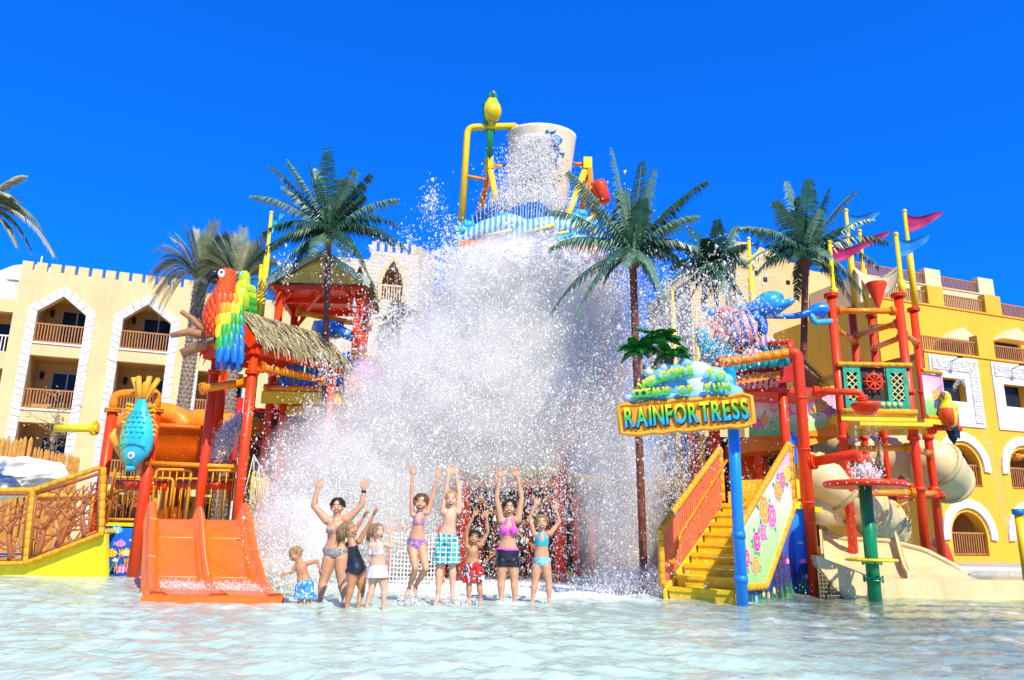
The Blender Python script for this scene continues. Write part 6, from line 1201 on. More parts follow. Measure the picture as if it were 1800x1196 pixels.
# run-out trough
ro = thing('slide_runout', V((7.4, 14, -.3)), 'cream moulded slide run out trough with a low front wall in the water', 'slide')
def RZ(px, py, z): return onz(px, py, z)
fz = .31; f0 = V((at(1437, 1012, 12.95).x, 12.95, 0)); f1 = V((13.5, 13.55, 0)); fd = (f1-f0).normalized(); fn_ = V((-fd.y, fd.x, 0))
f2 = f0+fd*.62
mb = MB(); mb.prism([f0+V((0, 0, .66)), f0+V((0, 0, .5))+fd*.02, f2+V((0, 0, -.3)), f1+V((0, 0, -.3)), f1+V((0, 0, fz)), f0+fd*1.0+V((0, 0, fz))], fn_*.18); mb.build('front_wall', CREAM, ro)
N = 18; fr_e = []; bk_e = []
for i in range(N+1):
    t = i/N; q = f0+fd*(.25+t*2.75)+fn_*.18; fr_e.append(V((q.x, q.y, fz-.01)))
    px = lerp(1446, 1702, t); py = float(np.interp(t, [0, .12, .45, .7, .9, 1], [930, 948, 952, 968, 995, 1012])); bk_e.append(at(px, py, lerp(15.8, 13.9, t)))
rows = []
for k in range(9):
    v = k/8; rows.append([a.lerp(b, v)+V((0, 0, (a.lerp(b, v**2.2).z-a.lerp(b, v).z))) for a, b in zip(fr_e, bk_e)])
mb = MB(); mb.grid(rows, thick=(0, 0, -.05)); mb.build('trough', CREAM, ro)
mb = MB(); mb.tube(bk_e, .055, 8); mb.grid([bk_e, [V((p.x+.05, p.y+.12, -.3)) for p in bk_e]], thick=(0, .04, 0)); mb.build('back_rim', CREAM, ro)
mb = MB(); j_ = 9; dv = [r[j_] for r in rows]; mb.grid([[p+V((0, 0, .12+.1*i/8)) for i, p in enumerate(dv)], [p+V((0, 0, -.1)) for p in dv]], thick=(.07, 0, 0)); mb.build('divider', CREAM, ro)
mb = MB(); mb.grid([[r[0] for r in rows], [r[0]+V((-.02, 0, .3)) for r in rows]], thick=(-.05, 0, 0)); mb.build('end_wall', CREAM, ro)
mb = MB(); mb.prism([f0+V((.0, -.02, .48)), f0+V((.0, -.02, -.3)), f2+V((.05, -.02, -.3))], fn_*.02); nb_ = mb.build('mesh_backing', mat('net_backing_dark', (.12, .09, .04), .9), ro)  # dark brown sheet behind the net cords
mb = MB()
for i in range(10): a = f0.lerp(f2, i/10); mb.tube([a+V((0, -.04, -.1)), a+V((-.0, -.04, max(.02, .48-.075*i)))], .006, 4); mb.tube([f0+V((0, -.045, .46-.06*i)), f0+V((.62*(i+.3)/10, -.045, .46-.06*i))], .006, 4)
mb.build('net_cord', mat('net_cord', (.30, .25, .14), .9), nb_)
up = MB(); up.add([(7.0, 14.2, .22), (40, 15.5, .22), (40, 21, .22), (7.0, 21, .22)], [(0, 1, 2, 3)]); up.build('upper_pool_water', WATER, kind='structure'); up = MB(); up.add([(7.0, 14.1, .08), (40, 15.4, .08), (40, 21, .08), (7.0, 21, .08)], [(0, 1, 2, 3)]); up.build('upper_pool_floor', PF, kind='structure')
# perched parrot at right
pr_ = thing('parrot_perch', at(1636, 752, 15.5), 'red pipe perch sticking out right of the mast tower', 'water pipe'); mb = MB(); a = at(1634, 752, 15.5); b = at(1690, 754, 15.4); mb.cyl(a, b, .055, 12); flange(mb, a+V((.05, 0, 0)), (1, 0, 0), .09); mb.build('pipe', RED, pr_)
parrot('parrot_sculpture', 'yellow and red parrot figure with black tail on a red pipe', at(1669, 750, 15.35), .72, (-.8, -.6, 0), (FY, FR_, (FY, FR_, FBK), (FBK,), FY, mat('beak_brown', (.20, .10, .06), .4)), tail=.5, zb=.5)
hy = thing('water_cannon', at(1660, 985, 21), 'small red water cannon on the far pool edge below the arches', 'water cannon'); c = at(1662, 985, 21); mb = MB(); mb.tube([c+V((0, 0, -.5)), c, c+V((-.05, 0, .35)), c+V((-.25, 0, .45))], [.2, .2, .16, .12], 12); mb.tube([c+V((-.1, 0, 0)), c+V((-.6, 0, .0))], .12, 10); mb.build('body', RED, hy)
yp = thing('spray_post', V((at(1797, 950, 14).x, 14, .1)), 'yellow post with a blue cap at the right edge', 'pole'); a, b = pp(1797, 905, 1000, 14); mb = MB(); mb.cyl((a.x, 14, 0), a, .07, 12); mb.build('post', YEL, yp); mb = MB(); mb.cyl(a, a+V((0, 0, .1)), .1, 12); mb.build('cap', BLUE, yp)
pipe(yp, [at(1782, 804, 14.2), at(1815, 802, 14.2)], .045, ORANGE)
wl = MB(); wl.box((16, 21.2, .05), (22, .5, .45)); wl.build('pool_edge_wall', WHITE, label='low pale pool edge wall in front of the right hotel', cat='wall')
# ------------------------------------------------------------------ people
def skin(nm, c): return mat(nm, c, .45, .13, 11, .05, 60, spec=.45, streak=0)
SK1 = skin('skin_fair', (.60, .30, .16)); SK2 = skin('skin_tan', (.50, .225, .10)); SK3 = skin('skin_pale', (.68, .38, .23))
HBR = mat('hair_brown', (.13, .065, .03), .5, .3, 20); HBL = mat('hair_blond', (.38, .24, .10), .5, .3, 20); HDK = mat('hair_dark', (.025, .015, .01), .45, .3, 20); HGI = mat('hair_ginger', (.50, .25, .09), .5, .3, 20); HDB = mat('hair_dark_blond', (.28, .17, .075), .5, .3, 20)
EYW = mat('eye_white', (.75, .73, .70), .3); MOU = mat('mouth_dark', (.16, .015, .015), .5); TEE = mat('teeth', (.78, .75, .68), .35); LIP = mat('lips', (.50, .14, .11), .5)
def patt(name, stops, scale, kind='noise', rough=.7):
    def fn(t, tc, src):
        if kind == 'check':
            n = t.nodes.new('ShaderNodeTexBrick'); n.inputs['Scale'].default_value = scale; n.inputs['Bias'].default_value = -.1; n.inputs['Color1'].default_value = (*stops[0], 1); n.inputs['Color2'].default_value = (*stops[1], 1); n.inputs['Mortar'].default_value = (*stops[2], 1); n.inputs['Mortar Size'].default_value = .006; n.inputs['Brick Width'].default_value = .07; n.inputs['Row Height'].default_value = .06; n.offset = 0
            s = t.nodes.new('ShaderNodeSeparateXYZ'); c = t.nodes.new('ShaderNodeCombineXYZ'); t.links.new(tc.outputs['Object'], s.inputs[0]); t.links.new(s.outputs['X'], c.inputs[0]); t.links.new(s.outputs['Z'], c.inputs[1]); t.links.new(c.outputs[0], n.inputs[0]); return n.outputs['Color']
        n = t.nodes.new('ShaderNodeTexNoise'); n.inputs['Scale'].default_value = scale; n.inputs['Distortion'].default_value = 1.8; n.inputs['Detail'].default_value = 1; t.links.new(tc.outputs['Object'], n.inputs[0]); k = len(stops)
        return ramp(t, n.outputs['Fac'], [(.34+.32*i/k, c) for i, c in enumerate(stops)], 'CONSTANT')
    return mat(name, stops[0], rough, .06, 6, fn=fn)
def remesh(mb, voxel, smooth, name):
    me = mb.mesh('tmp', SK1); o = bpy.data.objects.new('tmp', me); COL.objects.link(o); r_ = o.modifiers.new('r', 'REMESH'); r_.mode = 'VOXEL'; r_.voxel_size = voxel
    if smooth: s_ = o.modifiers.new('s', 'SMOOTH'); s_.factor = .5; s_.iterations = smooth
    dg = bpy.context.evaluated_depsgraph_get(); m2 = bpy.data.meshes.new_from_object(o.evaluated_get(dg)); bpy.data.objects.remove(o); bpy.data.meshes.remove(me)
    m2.name = name; m2.materials.clear(); m2.polygons.foreach_set('use_smooth', np.ones(len(m2.polygons), bool)); return m2
def limb(mb, pts, rs_, n=10):
    P = bez(pts, 4*(len(pts)-1)); k = len(P); R_ = [float(v) for v in np.interp(np.linspace(0, 1, k), np.linspace(0, 1, len(rs_)), rs_)]
    mb.tube(P, R_, n); mb.ell(P[0], R_[0]*.98, nu=n, nv=6); mb.ell(P[-1], R_[-1]*.98, nu=n, nv=6)
def link_mesh(name, me, m, par, label=None):
    me.materials.append(m); o = bpy.data.objects.new(name, me); COL.objects.link(o); org = V((0, 0, 0)); q = par
    while q is not None: org += q.location; q = q.parent
    me.transform(Matrix.Translation(-org)); o.parent = par
    if label: o['label'] = label
    return o
def person(label, Y, H, J, face=(0, -1, 0), skin_=SK1, hair=HBR, hl=0., build=1., female=False, outfit=(), legs='stand', mouth='open', tilt=0., curl=0., ponytail=False, group=None):
    """J: joints as crop pixels (x,y[,dY]); crop = [480,800,1000,1100] shown 3.4615 times"""
    def X(p): return at(480+p[0]/3.4615, 800+p[1]/3.4615, Y+(p[2] if len(p) > 2 else 0))
    j = {k: X(v) for k, v in J.items()}; f = V(face).normalized(); Zu = V((0, 0, 1)); root = thing('person', V((j['hipc'].x, Y, -.3)), label, 'person', group)
    b = build; mb = MB(); hc = j['head']; nk = j['neck']; hp = j['hipc']; ax = (nk-hp).normalized(); lat = (j['shR']-j['shL']); sw = lat.length/2; lat = (lat-ax*lat.dot(ax)).normalized(); dp = ax.cross(lat).normalized()
    if dp.dot(f) < 0: dp = -dp
    T = (nk-hp).length
    secs = [(-.16, .055, .05), (-.06, .088 if female else .078, .062), (.06, .094 if female else .078, .060), (.22, .078, .052), (.38, .066 if female else .070, .048), (.55, .074, .054), (.70, .084, .060), (.82, .086, .055), (.92, .070, .042), (1.0, .038, .034)]
    n = 18; vs = []; kk = sw/(.098*H)
    for t, wx, wy in secs:
        kx = b*(lerp(1, kk, min(1, max(0, t-.3)/.4)) if t < .95 else 1)
        for i in range(n): a = 2*pi*i/n; vs.append(hp+ax*t*T+lat*wx*H*kx*cos(a)+dp*wy*H*b*sin(a))
    m_ = len(secs); mb.add(vs, [(i*n+q, i*n+(q+1) % n, (i+1)*n+(q+1) % n, (i+1)*n+q) for i in range(m_-1) for q in range(n)]+[tuple(range(n))[::-1], tuple(range((m_-1)*n, m_*n))], 0, True)
    if female:
        for s_ in (-1, 1): mb.ell(hp+ax*.68*T+lat*s_*.042*H+dp*.048*H*b, (.034*H, .034*H, .036*H))
    for s_ in (-1, 1): mb.ell(hp+ax*-.03*T+lat*s_*.045*H-dp*.03*H, (.052*H*b, .05*H*b, .055*H*b))
    hr = .063*H if H > 1.5 else (.072*H if H > 1.1 else .086*H)
    up = (hc-nk).normalized(); up = (up+V((tilt, 0, 0))).normalized(); fs_ = f.cross(up).normalized(); ff = up.cross(fs_).normalized()
    if ff.dot(f) < 0: ff = -ff
    limb(mb, [nk-ax*.02*H, hc-up*hr*.7], [.034*H*b, .03*H*b])
    A = (fs_, ff, up); mb.ell(hc+up*hr*.12, (hr*.80, hr*.95, hr*1.0), A, 16, 12); mb.ell(hc-up*hr*.42+ff*hr*.16, (hr*.58, hr*.66, hr*.58), A, 14, 10); mb.ell(hc-up*hr*.88+ff*hr*.48, (hr*.24, hr*.22, hr*.17), A)
    mb.tube([hc+up*hr*.05+ff*hr*.85, hc-up*hr*.24+ff*hr*1.02], [hr*.08, hr*.12], 8); mb.ell(hc-up*hr*.26+ff*hr*.93, (hr*.17, hr*.12, hr*.10), A, 8, 6)
    for s_ in (-1, 1): mb.ell(hc-up*hr*.1+fs_*s_*hr*.82, (hr*.10, hr*.17, hr*.24), A, 8, 6); mb.ell(hc-up*hr*.28+fs_*s_*hr*.38+ff*hr*.68, hr*.24)
    for s_, S_ in (('L', -1), ('R', 1)):
        sh, el, wr = j['sh'+s_], j['el'+s_], j['wr'+s_]; th_ = 1 if H > 1.5 else .86
        limb(mb, [sh-lat*S_*.02*H, sh], [.034*H*b*th_, .034*H*b*th_]); limb(mb, [sh, sh.lerp(el, .4), el], [.033*H*b*th_, .030*H*b*th_, .022*H*b*th_]); limb(mb, [el, el.lerp(wr, .3), wr], [.023*H*b*th_, .024*H*b*th_, .0145*H*th_])
        d = (wr-el).normalized(); side = d.cross(f).normalized(); nn = side.cross(d); mb.ell(wr+d*.030*H, (.023*H, .011*H, .032*H), (side, nn, d), 10, 8)
        for q in range(4):
            a = (q-1.5)*.24; L_ = (.052, .058, .055, .044)[q]*H*(1 if curl < .5 else .8); fd = (d*cos(a)+side*sin(a)).normalized(); p0 = wr+d*.052*H+side*(q-1.5)*.0150*H; p1 = p0+fd*L_*.5; p2 = p1+(fd+nn*-curl).normalized()*L_*.5; mb.tube([p0-fd*.012*H, p0, p1, p2], [.0062*H*max(1, 1.1/H**.5)]*3+[.0048*H], 6)
        ts = -side if (side.dot(hc-wr) < 0) else side; p0 = wr+d*.02*H+ts*.016*H; mb.tube([p0, p0+(ts*.75+d*.7)*.022*H, p0+(ts*.55+d*.9)*.045*H], [.009*H, .008*H, .0055*H], 6)
        hpj, kn, an = j['hp'+s_], j['kn'+s_], j['an'+s_]
        limb(mb, [hpj, hpj.lerp(kn, .45), kn], [.056*H*b, .049*H*b, .034*H*b]); limb(mb, [kn, kn.lerp(an, .3), an], [.033*H*b, .035*H*b, .019*H*b])
        ft = an
        if legs == 'stand': ft = V((an.x+(an.x-kn.x)*.25, an.y-.02, -.27)); limb(mb, [an, ft], [.020*H, .019*H])
        tf = (f*.8+V((0, 0, -.55 if legs == 'jump' else -.1))).normalized(); tf = (tf+V((S_*.15, 0, 0))).normalized(); mb.tube([ft-tf*.02*H, ft+tf*.05*H+V((0, 0, -.008*H)), ft+tf*.105*H+V((0, 0, -.015*H))], [.022*H, .020*H, .012*H], 8)
    body = remesh(mb, 0.0075 if H > 1.5 else .0068, 2, 'body'); bo = link_mesh('body', body, skin_, root)
    org = root.location
    nv = len(body.vertices); co = np.empty(nv*3, np.float32); body.vertices.foreach_get('co', co); co = co.reshape(-1, 3)+np.array(org); no = np.array([tuple(v.normal) for v in body.vertices]); 
    rel = co-np.array(hp); tt = rel@np.array(ax)/T; ll = rel@np.array(lat)/H; dd = rel@np.array(dp)/H; near = (np.abs(ll) < .13)
    fl = np.empty(len(body.loops), np.int32); body.loops.foreach_get('vertex_index', fl); ls = np.empty(len(body.polygons), np.int32); body.polygons.foreach_get('loop_total', ls)
    def garment(mask, off, m, name):
        qs = []; st = 0
        if (ls == 4).all():
            Q = fl.reshape(-1, 4); keep = mask[Q].all(1); Q = Q[keep]
            if not len(Q): return
            ids = np.unique(Q); mp_ = np.zeros(nv, int); mp_[ids] = np.arange(len(ids)); v1 = co[ids]+no[ids]*off; Q2 = mp_[Q]; me = np_mesh(name, v1, Q2, 4)
            me.polygons.foreach_set('use_smooth', np.ones(len(Q2), bool)); return link_mesh(name, me, m, root)
    for g_ in outfit:
        k, m = g_[0], g_[1]
        if k == 'bikini':
            w_ = .035; cup = (dd > -.002) & (tt > .58) & (tt < .60+.19*np.clip(1-np.abs(np.abs(ll)-.040)/w_, 0, 1)); band = (tt > .585) & (tt < .625) & near; strap = (dd > 0) & (tt > .7) & (tt < .99) & (np.abs(np.abs(ll)-(.040-.022*(tt-.7)/.3)) < .006)
            garment((cup | band | strap) & (np.abs(ll) < .11), .006, m, 'bikini_top')
        if k == 'halter':
            cup = (tt > .52) & (tt < .74) & (np.abs(ll) < .11) & ((dd > -.01) | (tt < .60)) & ~((dd > 0) & (np.abs(ll) < .014*np.clip((tt-.62)/.1, 0, 1))); strap = (dd > -.02) & (tt > .7) & (tt < 1.0) & (np.abs(np.abs(ll)-(.046-.030*(tt-.7)/.3)) < .013); garment(cup | strap, .006, m, 'bikini_top')
        if k == 'brief': garment((tt < .13) & (tt > -.22) & (tt > -.20+2.6*np.clip(np.abs(ll)-.012, 0, .2)) & (np.abs(ll) < .13), .006, m, 'bikini_bottom')
        if k == 'suit': garment((tt > -.22) & (tt > -.18+2.3*np.clip(np.abs(ll)-.012, 0, .2)) & (tt < .80+.35*np.clip(np.abs(ll)-.02, 0, .1)) & (np.abs(ll) < .095) | ((tt >= .8) & (tt < .97) & (np.abs(np.abs(ll)-.045) < .012)), .006, m, 'swimsuit')
        if k == 'hotpants': garment((tt < .14) & (np.abs(ll) < .135) & (rel[:, 2] > -.105*H), .009, m, 'swim_shorts')
        if k == 'waistband': garment((tt < .16) & (tt > .09) & (np.abs(ll) < .13), .013, m, 'waistband')
        if k == 'shorts':
            L_ = g_[2]; mb = MB(); w_ = .086*H*b; vs = []
            for t, kx in ((.13, .92), (.02, 1.12), (-.1, 1.15), (-.2, 1.0)):
                for i in range(n): a = 2*pi*i/n; vs.append(hp+ax*t*T+lat*w_*kx*cos(a)+dp*w_*.78*kx*sin(a))
            mb.add(vs, [(i*n+q, i*n+(q+1) % n, (i+1)*n+(q+1) % n, (i+1)*n+q) for i in range(3) for q in range(n)]+[tuple(range(n))[::-1], tuple(range(3*n, 4*n))], 0, True)
            for s_ in 'LR':
                a = j['hp'+s_]; k_ = j['kn'+s_]; e = a.lerp(k_, L_); mb.tube([a+V((0, 0, .03*H)), a.lerp(k_, L_*.5), e], [.060*H*b, .070*H*b, .074*H*b], 14)
            sm_ = remesh(mb, .009, 2, 'swim_shorts'); import mathutils.noise as mn
            for v in sm_.vertices: v.co += v.normal*(.008*mn.noise(v.co*22)+.006*sin(v.co.x*90+v.co.z*14))
            so_ = link_mesh('swim_shorts', sm_, m, root)
        if k == 'skirt':
            mb = MB(); pr = [(.12, .80), (.04, 1.0), (-.12, 1.18), (-.34, 1.32)]; vs = []; N_ = 44
            for t, kx in pr:
                for i in range(N_): a = 2*pi*i/N_; kk_ = kx*(1+.055*sin(a*11)*max(0, -t+.1)*3); vs.append(hp+ax*t*T+lat*.088*H*kk_*cos(a)+dp*.072*H*kk_*sin(a))
            mb.add(vs, [(i*N_+q, i*N_+(q+1) % N_, (i+1)*N_+(q+1) % N_, (i+1)*N_+q) for i in range(3) for q in range(N_)], 0, True); mb.build('swim_skirt', m, root)
    # face
    for s_ in (-1, 1):
        mb = MB(); e = hc+up*hr*.06+fs_*s_*hr*.34+ff*hr*.80; mb.ell(e, (hr*.125, hr*.10, hr*.050), A, 10, 8); ey = mb.build('eye', EYW, root); mb = MB(); mb.ell(e+ff*hr*.08-up*hr*.01, (hr*.07, hr*.06, hr*.048), A, 8, 6); mb.build('pupil', BLACK, ey)
        mb = MB(); mb.tube([hc+up*hr*.30+fs_*s_*hr*.14+ff*hr*.90, hc+up*hr*.36+fs_*s_*hr*.36+ff*hr*.86, hc+up*hr*.27+fs_*s_*hr*.56+ff*hr*.72], hr*.045, 6); mb.build('eyebrow', hair, root)
    mo = hc-up*hr*.60+ff*hr*.73; mh = .155 if mouth == 'open' else .075; mb = MB(); mb.ell(mo, (hr*.27, hr*.12, hr*(mh+.035)), A, 14, 8); lp_ = mb.build('lips', LIP, root); mb = MB(); mb.ell(mo+ff*hr*.05, (hr*.22, hr*.10, hr*mh), A, 12, 8); mb.build('mouth', MOU, lp_); mb = MB(); mb.ell(mo+ff*hr*.08+up*hr*mh*.45, (hr*.18, hr*.08, hr*mh*.45), A, 10, 6); mb.build('teeth', TEE, lp_)
    # hair
    rs = random.Random(int(H*1000+hc.x*10)); mb = MB(); mb.ell(hc+up*hr*.26-ff*hr*.14, (hr*.90, hr*1.0, hr*.98), A, 18, 12); o_ = []
    cc = hc+up*hr*.26-ff*hr*.14; fc_ = []
    for i, p in enumerate(mb.v):
        q = V(p)-cc; o_.append(tuple(cc+q*(1+rs.uniform(-.03, .05))))
    mb.v = o_
    for i in range(150 if hl < .3 else 240):
        a = rs.uniform(0, 2*pi); e = rs.uniform(-.1, 1.2); d = fs_*cos(a)*cos(e)+ff*sin(a)*cos(e)+up*sin(e)
        if d.dot(ff) > .55 and d.dot(up) < .62: continue
        p0 = cc+V((d.dot(fs_)*.9*fs_+d.dot(ff)*1.0*ff+d.dot(up)*.98*up))*hr; dn = (-up*.8-ff*.25+fs_*rs.uniform(-.4, .4)*.8+d*.25).normalized(); L_ = hr*(.35 if hl < .3 else rs.uniform(.5, 1)*hl*2.2)
        if hl >= .3 and d.dot(ff) > .3: L_ = hr*.6
        g0 = V((0, 0, -1)); p1 = p0+dn*L_*.45; p2 = p1+(dn*.4+g0+d*.05).normalized()*L_*.55
        mb.tube([p0, p0.lerp(p1, .5)+d*hr*.06, p1, p2], [hr*.10, hr*.10, hr*.09, hr*.015], 5)
    mb.build('hair', hair, root)
    return root, hc, hr, (fs_, ff, up), j
PBIK = patt('bikini_black_white', [(.02, .02, .02), (.6, .58, .5), (.03, .03, .03), (.5, .47, .42)], 38); PPUR = patt('bikini_purple_print', [(.12, .04, .35), (.75, .30, .65), (.04, .02, .10), (.72, .55, .75)], 42)
PCHK = patt('shorts_teal_check', [(.01, .22, .36), (.10, .55, .30), (.78, .80, .76)], 1.0, 'check'); PREDS = patt('shorts_red_print', [(.72, .02, .02), (.72, .02, .02), (.03, .03, .05), (.6, .58, .58)], 9); PTQ = mat('bikini_turquoise', (.01, .42, .62), .5, .06, 5); PTQP = patt('brief_turquoise_print', [(.01, .38, .58), (.55, .70, .72), (.02, .45, .60)], 26)
PBLU = patt('shorts_blue_print', [(.02, .20, .62), (.10, .42, .80), (.02, .10, .42), (.60, .72, .82)], 18); PPNK = mat('bikini_pink', (.86, .10, .52), .5, .06, 5); PBLK = mat('swim_black', (.012, .013, .02), .3, .1, 5, spec=.6); PFLO = patt('swim_floral', [(.78, .70, .78), (.80, .50, .62), (.45, .35, .62), (.80, .76, .78)], 40)
w2 = person('woman in a black and white patterned bikini with both arms raised and a dark wristband', 10.5, 1.64, dict(head=(391, 318), neck=(390, 392), hipc=(378, 590), shL=(328, 400), shR=(452, 392), elL=(248, 310), wrL=(268, 215), elR=(540, 305), wrR=(553, 218), hpL=(348, 625), hpR=(412, 628), knL=(306, 770), knR=(420, 775), anL=(288, 870), anR=(432, 868)), (.05, -1, 0), SK1, HDK, 0, 1.08, True, (('bikini', PBIK), ('brief', PBIK)), mouth='smile')
mb = MB(); a = w2[4]['wrR']; d = (w2[4]['wrR']-w2[4]['elR']).normalized(); u, v = perp(d); mb.lathe([(.031, -.015), (.034, 0), (.031, .015)], a-d*.01, (u, v, d), 14); mb.build('wristband', BLACK, w2[0])
person('blond toddler boy in blue patterned swim shorts wading beside the slide', 10.15, .98, dict(head=(138, 607), neck=(165, 655), hipc=(190, 778), shL=(140, 672), shR=(210, 660), elL=(122, 712), wrL=(88, 722), elR=(268, 645), wrR=(282, 690), hpL=(170, 800), hpR=(212, 800), knL=(168, 880), knR=(215, 880), anL=(168, 950), anR=(216, 950)), (-.75, -.65, -.1), SK2, HBL, 0, 1.12, False, (('shorts', PBLU, .95),), mouth='smile')
person('girl in a black swimsuit with long wet brown hair, turned sideways with both fists raised', 9.75, 1.36, dict(head=(462, 462), neck=(478, 520), hipc=(507, 700), shL=(458, 545, .05), shR=(525, 525, .1), elL=(510, 440), wrL=(548, 385), elR=(585, 420, .1), wrR=(610, 372, .1), hpL=(488, 722), hpR=(528, 726, .08), knL=(474, 810), knR=(540, 822, .1), anL=(452, 905), anR=(522, 895)), (.92, -.2, .25), SK2, HDB, .95, .98, False, (('suit', PBLK),), curl=1.2)
person('small girl in a floral bikini top and pale ruffled skirt, hands beside her head', 9.65, 1.20, dict(head=(634, 468), neck=(640, 530), hipc=(636, 690), shL=(598, 552), shR=(686, 545), elL=(590, 610), wrL=(606, 530), elR=(722, 560), wrR=(714, 490), hpL=(614, 715), hpR=(660, 715), knL=(602, 815), knR=(678, 820), anL=(572, 910), anR=(672, 915)), (.78, -.60, 0), SK3, HDB, .85, 1.0, False, (('halter', PFLO), ('brief', PFLO), ('skirt', PFLO)))
person('tall girl in a purple patterned bikini jumping with both arms stretched up', 10.4, 1.46, dict(head=(900, 292), neck=(892, 348), hipc=(872, 532), shL=(848, 365), shR=(938, 352), elL=(842, 240), wrL=(848, 130), elR=(972, 245), wrR=(1000, 150), hpL=(846, 560), hpR=(902, 560), knL=(866, 690, -.1), knR=(930, 692, -.15), anL=(826, 818, .1), anR=(866, 800, .1)), (.0, -1, 0), SK1, HBR, .35, .88, False, (('bikini', PPUR), ('brief', PPUR)), legs='jump')
person('ginger haired boy in teal and green checked swim shorts jumping with arms overhead', 10.4, 1.54, dict(head=(1084, 272), neck=(1082, 330), hipc=(1058, 505), shL=(1034, 345), shR=(1128, 342), elL=(1050, 235), wrL=(1066, 130), elR=(1134, 235), wrR=(1117, 130), hpL=(1030, 535), hpR=(1086, 535), knL=(1014, 690), knR=(1092, 690), anL=(1004, 858), anR=(1092, 835)), (0, -1, .05), SK3, HGI, 0, .95, False, (('shorts', PCHK, .82),), legs='jump')
person('dark haired small boy in red and black swim shorts with both hands up', 10.6, 1.22, dict(head=(1225, 505), neck=(1215, 555), hipc=(1212, 668), shL=(1178, 560), shR=(1262, 548), elL=(1180, 455), wrL=(1218, 375), elR=(1308, 470), wrR=(1300, 390), hpL=(1190, 700), hpR=(1240, 700), knL=(1192, 790), knR=(1256, 790), anL=(1192, 875), anR=(1262, 875)), (-.05, -1, -.15), SK2, HDK, 0, .95, False, (('shorts', PREDS, .85),))
person('woman in a bright pink bikini top and black swim shorts cheering with arms up', 11.0, 1.66, dict(head=(1438, 322), neck=(1436, 388), hipc=(1426, 600), shL=(1388, 402), shR=(1490, 395), elL=(1360, 262), wrL=(1374, 150), elR=(1512, 262), wrR=(1490, 145), hpL=(1396, 640), hpR=(1458, 640), knL=(1388, 765), knR=(1468, 765), anL=(1388, 870), anR=(1472, 870)), (0, -1, 0), SK1, HDK, 0, .98, True, (('halter', PPNK), ('hotpants', PBLK), ('waistband', PPNK)))
person('girl in a turquoise bikini laughing, elbows bent above her head, rightmost of the group', 11.0, 1.36, dict(head=(1634, 415), neck=(1635, 468), hipc=(1634, 645), shL=(1590, 482), shR=(1686, 478), elL=(1562, 385), wrL=(1592, 310), elR=(1742, 408), wrR=(1724, 340), hpL=(1606, 680), hpR=(1660, 680), knL=(1592, 785), knR=(1678, 785), anL=(1578, 880), anR=(1680, 880)), (0, -1, 0), SK1, HDB, .35, .98, False, (('halter', PTQ), ('brief', PTQP)))
# ------------------------------------------------------------------ falling water and spray
def spray_material():
    m = bpy.data.materials.new('white_spray'); m.use_nodes = True; t = m.node_tree; N = t.nodes; L = t.links; N.remove(N['Principled BSDF'])
    d = N.new('ShaderNodeBsdfDiffuse'); d.inputs[0].default_value = (.98, .965, .93, 1); tl_ = N.new('ShaderNodeBsdfTranslucent'); tl_.inputs[0].default_value = (.95, .97, .98, 1)
    m1 = N.new('ShaderNodeMixShader'); m1.inputs[0].default_value = .15; L.new(d.outputs[0], m1.inputs[1]); L.new(tl_.outputs[0], m1.inputs[2]); tp = N.new('ShaderNodeBsdfTransparent'); m3 = N.new('ShaderNodeMixShader'); m3.inputs[0].default_value = .38; L.new(m1.outputs[0], m3.inputs[1]); L.new(tp.outputs[0], m3.inputs[2]); L.new(m3.outputs[0], N['Material Output'].inputs['Surface']); return m
SPR = spray_material()
# basis of the photo rays as arrays
_f = np.array(FWD)*F; _r = np.array(RGT); _u = np.array(UPV); _c = np.array(CAM)
def at_np(px, py, Y):
    d = _f[None]+_r[None]*(px-900)[:, None]+_u[None]*(598-py)[:, None]; return _c[None]+d*(((Y-_c[1])/d[:, 1])[:, None])
TET = np.array([(1, 1, 1), (1, -1, -1), (-1, 1, -1), (-1, -1, 1)], float)/sqrt(3)
def drops(name, P, r_, label=None, parent=None, stretch=1.3, seed=0, cat=None):
    g = np.random.default_rng(seed); n = len(P); q = g.normal(size=(n, 4)); q /= np.linalg.norm(q, axis=1)[:, None]; w_, x, y, z = q.T
    Rm = np.stack([np.stack([1-2*(y*y+z*z), 2*(x*y-z*w_), 2*(x*z+y*w_)], -1), np.stack([2*(x*y+z*w_), 1-2*(x*x+z*z), 2*(y*z-x*w_)], -1), np.stack([2*(x*z-y*w_), 2*(y*z+x*w_), 1-2*(x*x+y*y)], -1)], 1)
    vt = np.einsum('nij,kj->nki', Rm, TET)*r_[:, None, None]; vt[:, :, 2] *= g.uniform(1, stretch*1.4, n)[:, None]; co = (P[:, None, :]+vt).reshape(-1, 3)
    F4 = np.array([(0, 1, 2), (0, 3, 1), (0, 2, 3), (1, 3, 2)]); fc = (np.arange(n)[:, None, None]*4+F4[None]).reshape(-1, 3)
    if parent is None:
        org = P.mean(0)*0
    me = np_mesh(name, co, fc, 3); me.materials.append(SPR); o = bpy.data.objects.new(name, me); COL.objects.link(o); tag(o, label, None, None, 'stuff'); return o
g = np.random.default_rng(5)
def blob(n, cx, cy, sx, sy, Y, sY, clump=0, cs=.12):
    a = g.normal(size=(n, 2)); px = cx+a[:, 0]*sx; py = cy+a[:, 1]*sy; Yv = g.normal(Y, sY, n)
    if clump:
        k = g.integers(0, clump, n); c = g.normal(size=(clump, 2)); px = cx+c[k, 0]*sx+a[:, 0]*sx*cs; py = cy+c[k, 1]*sy+a[:, 1]*sy*cs*2.6
    return np.stack([px, py, Yv], 1)
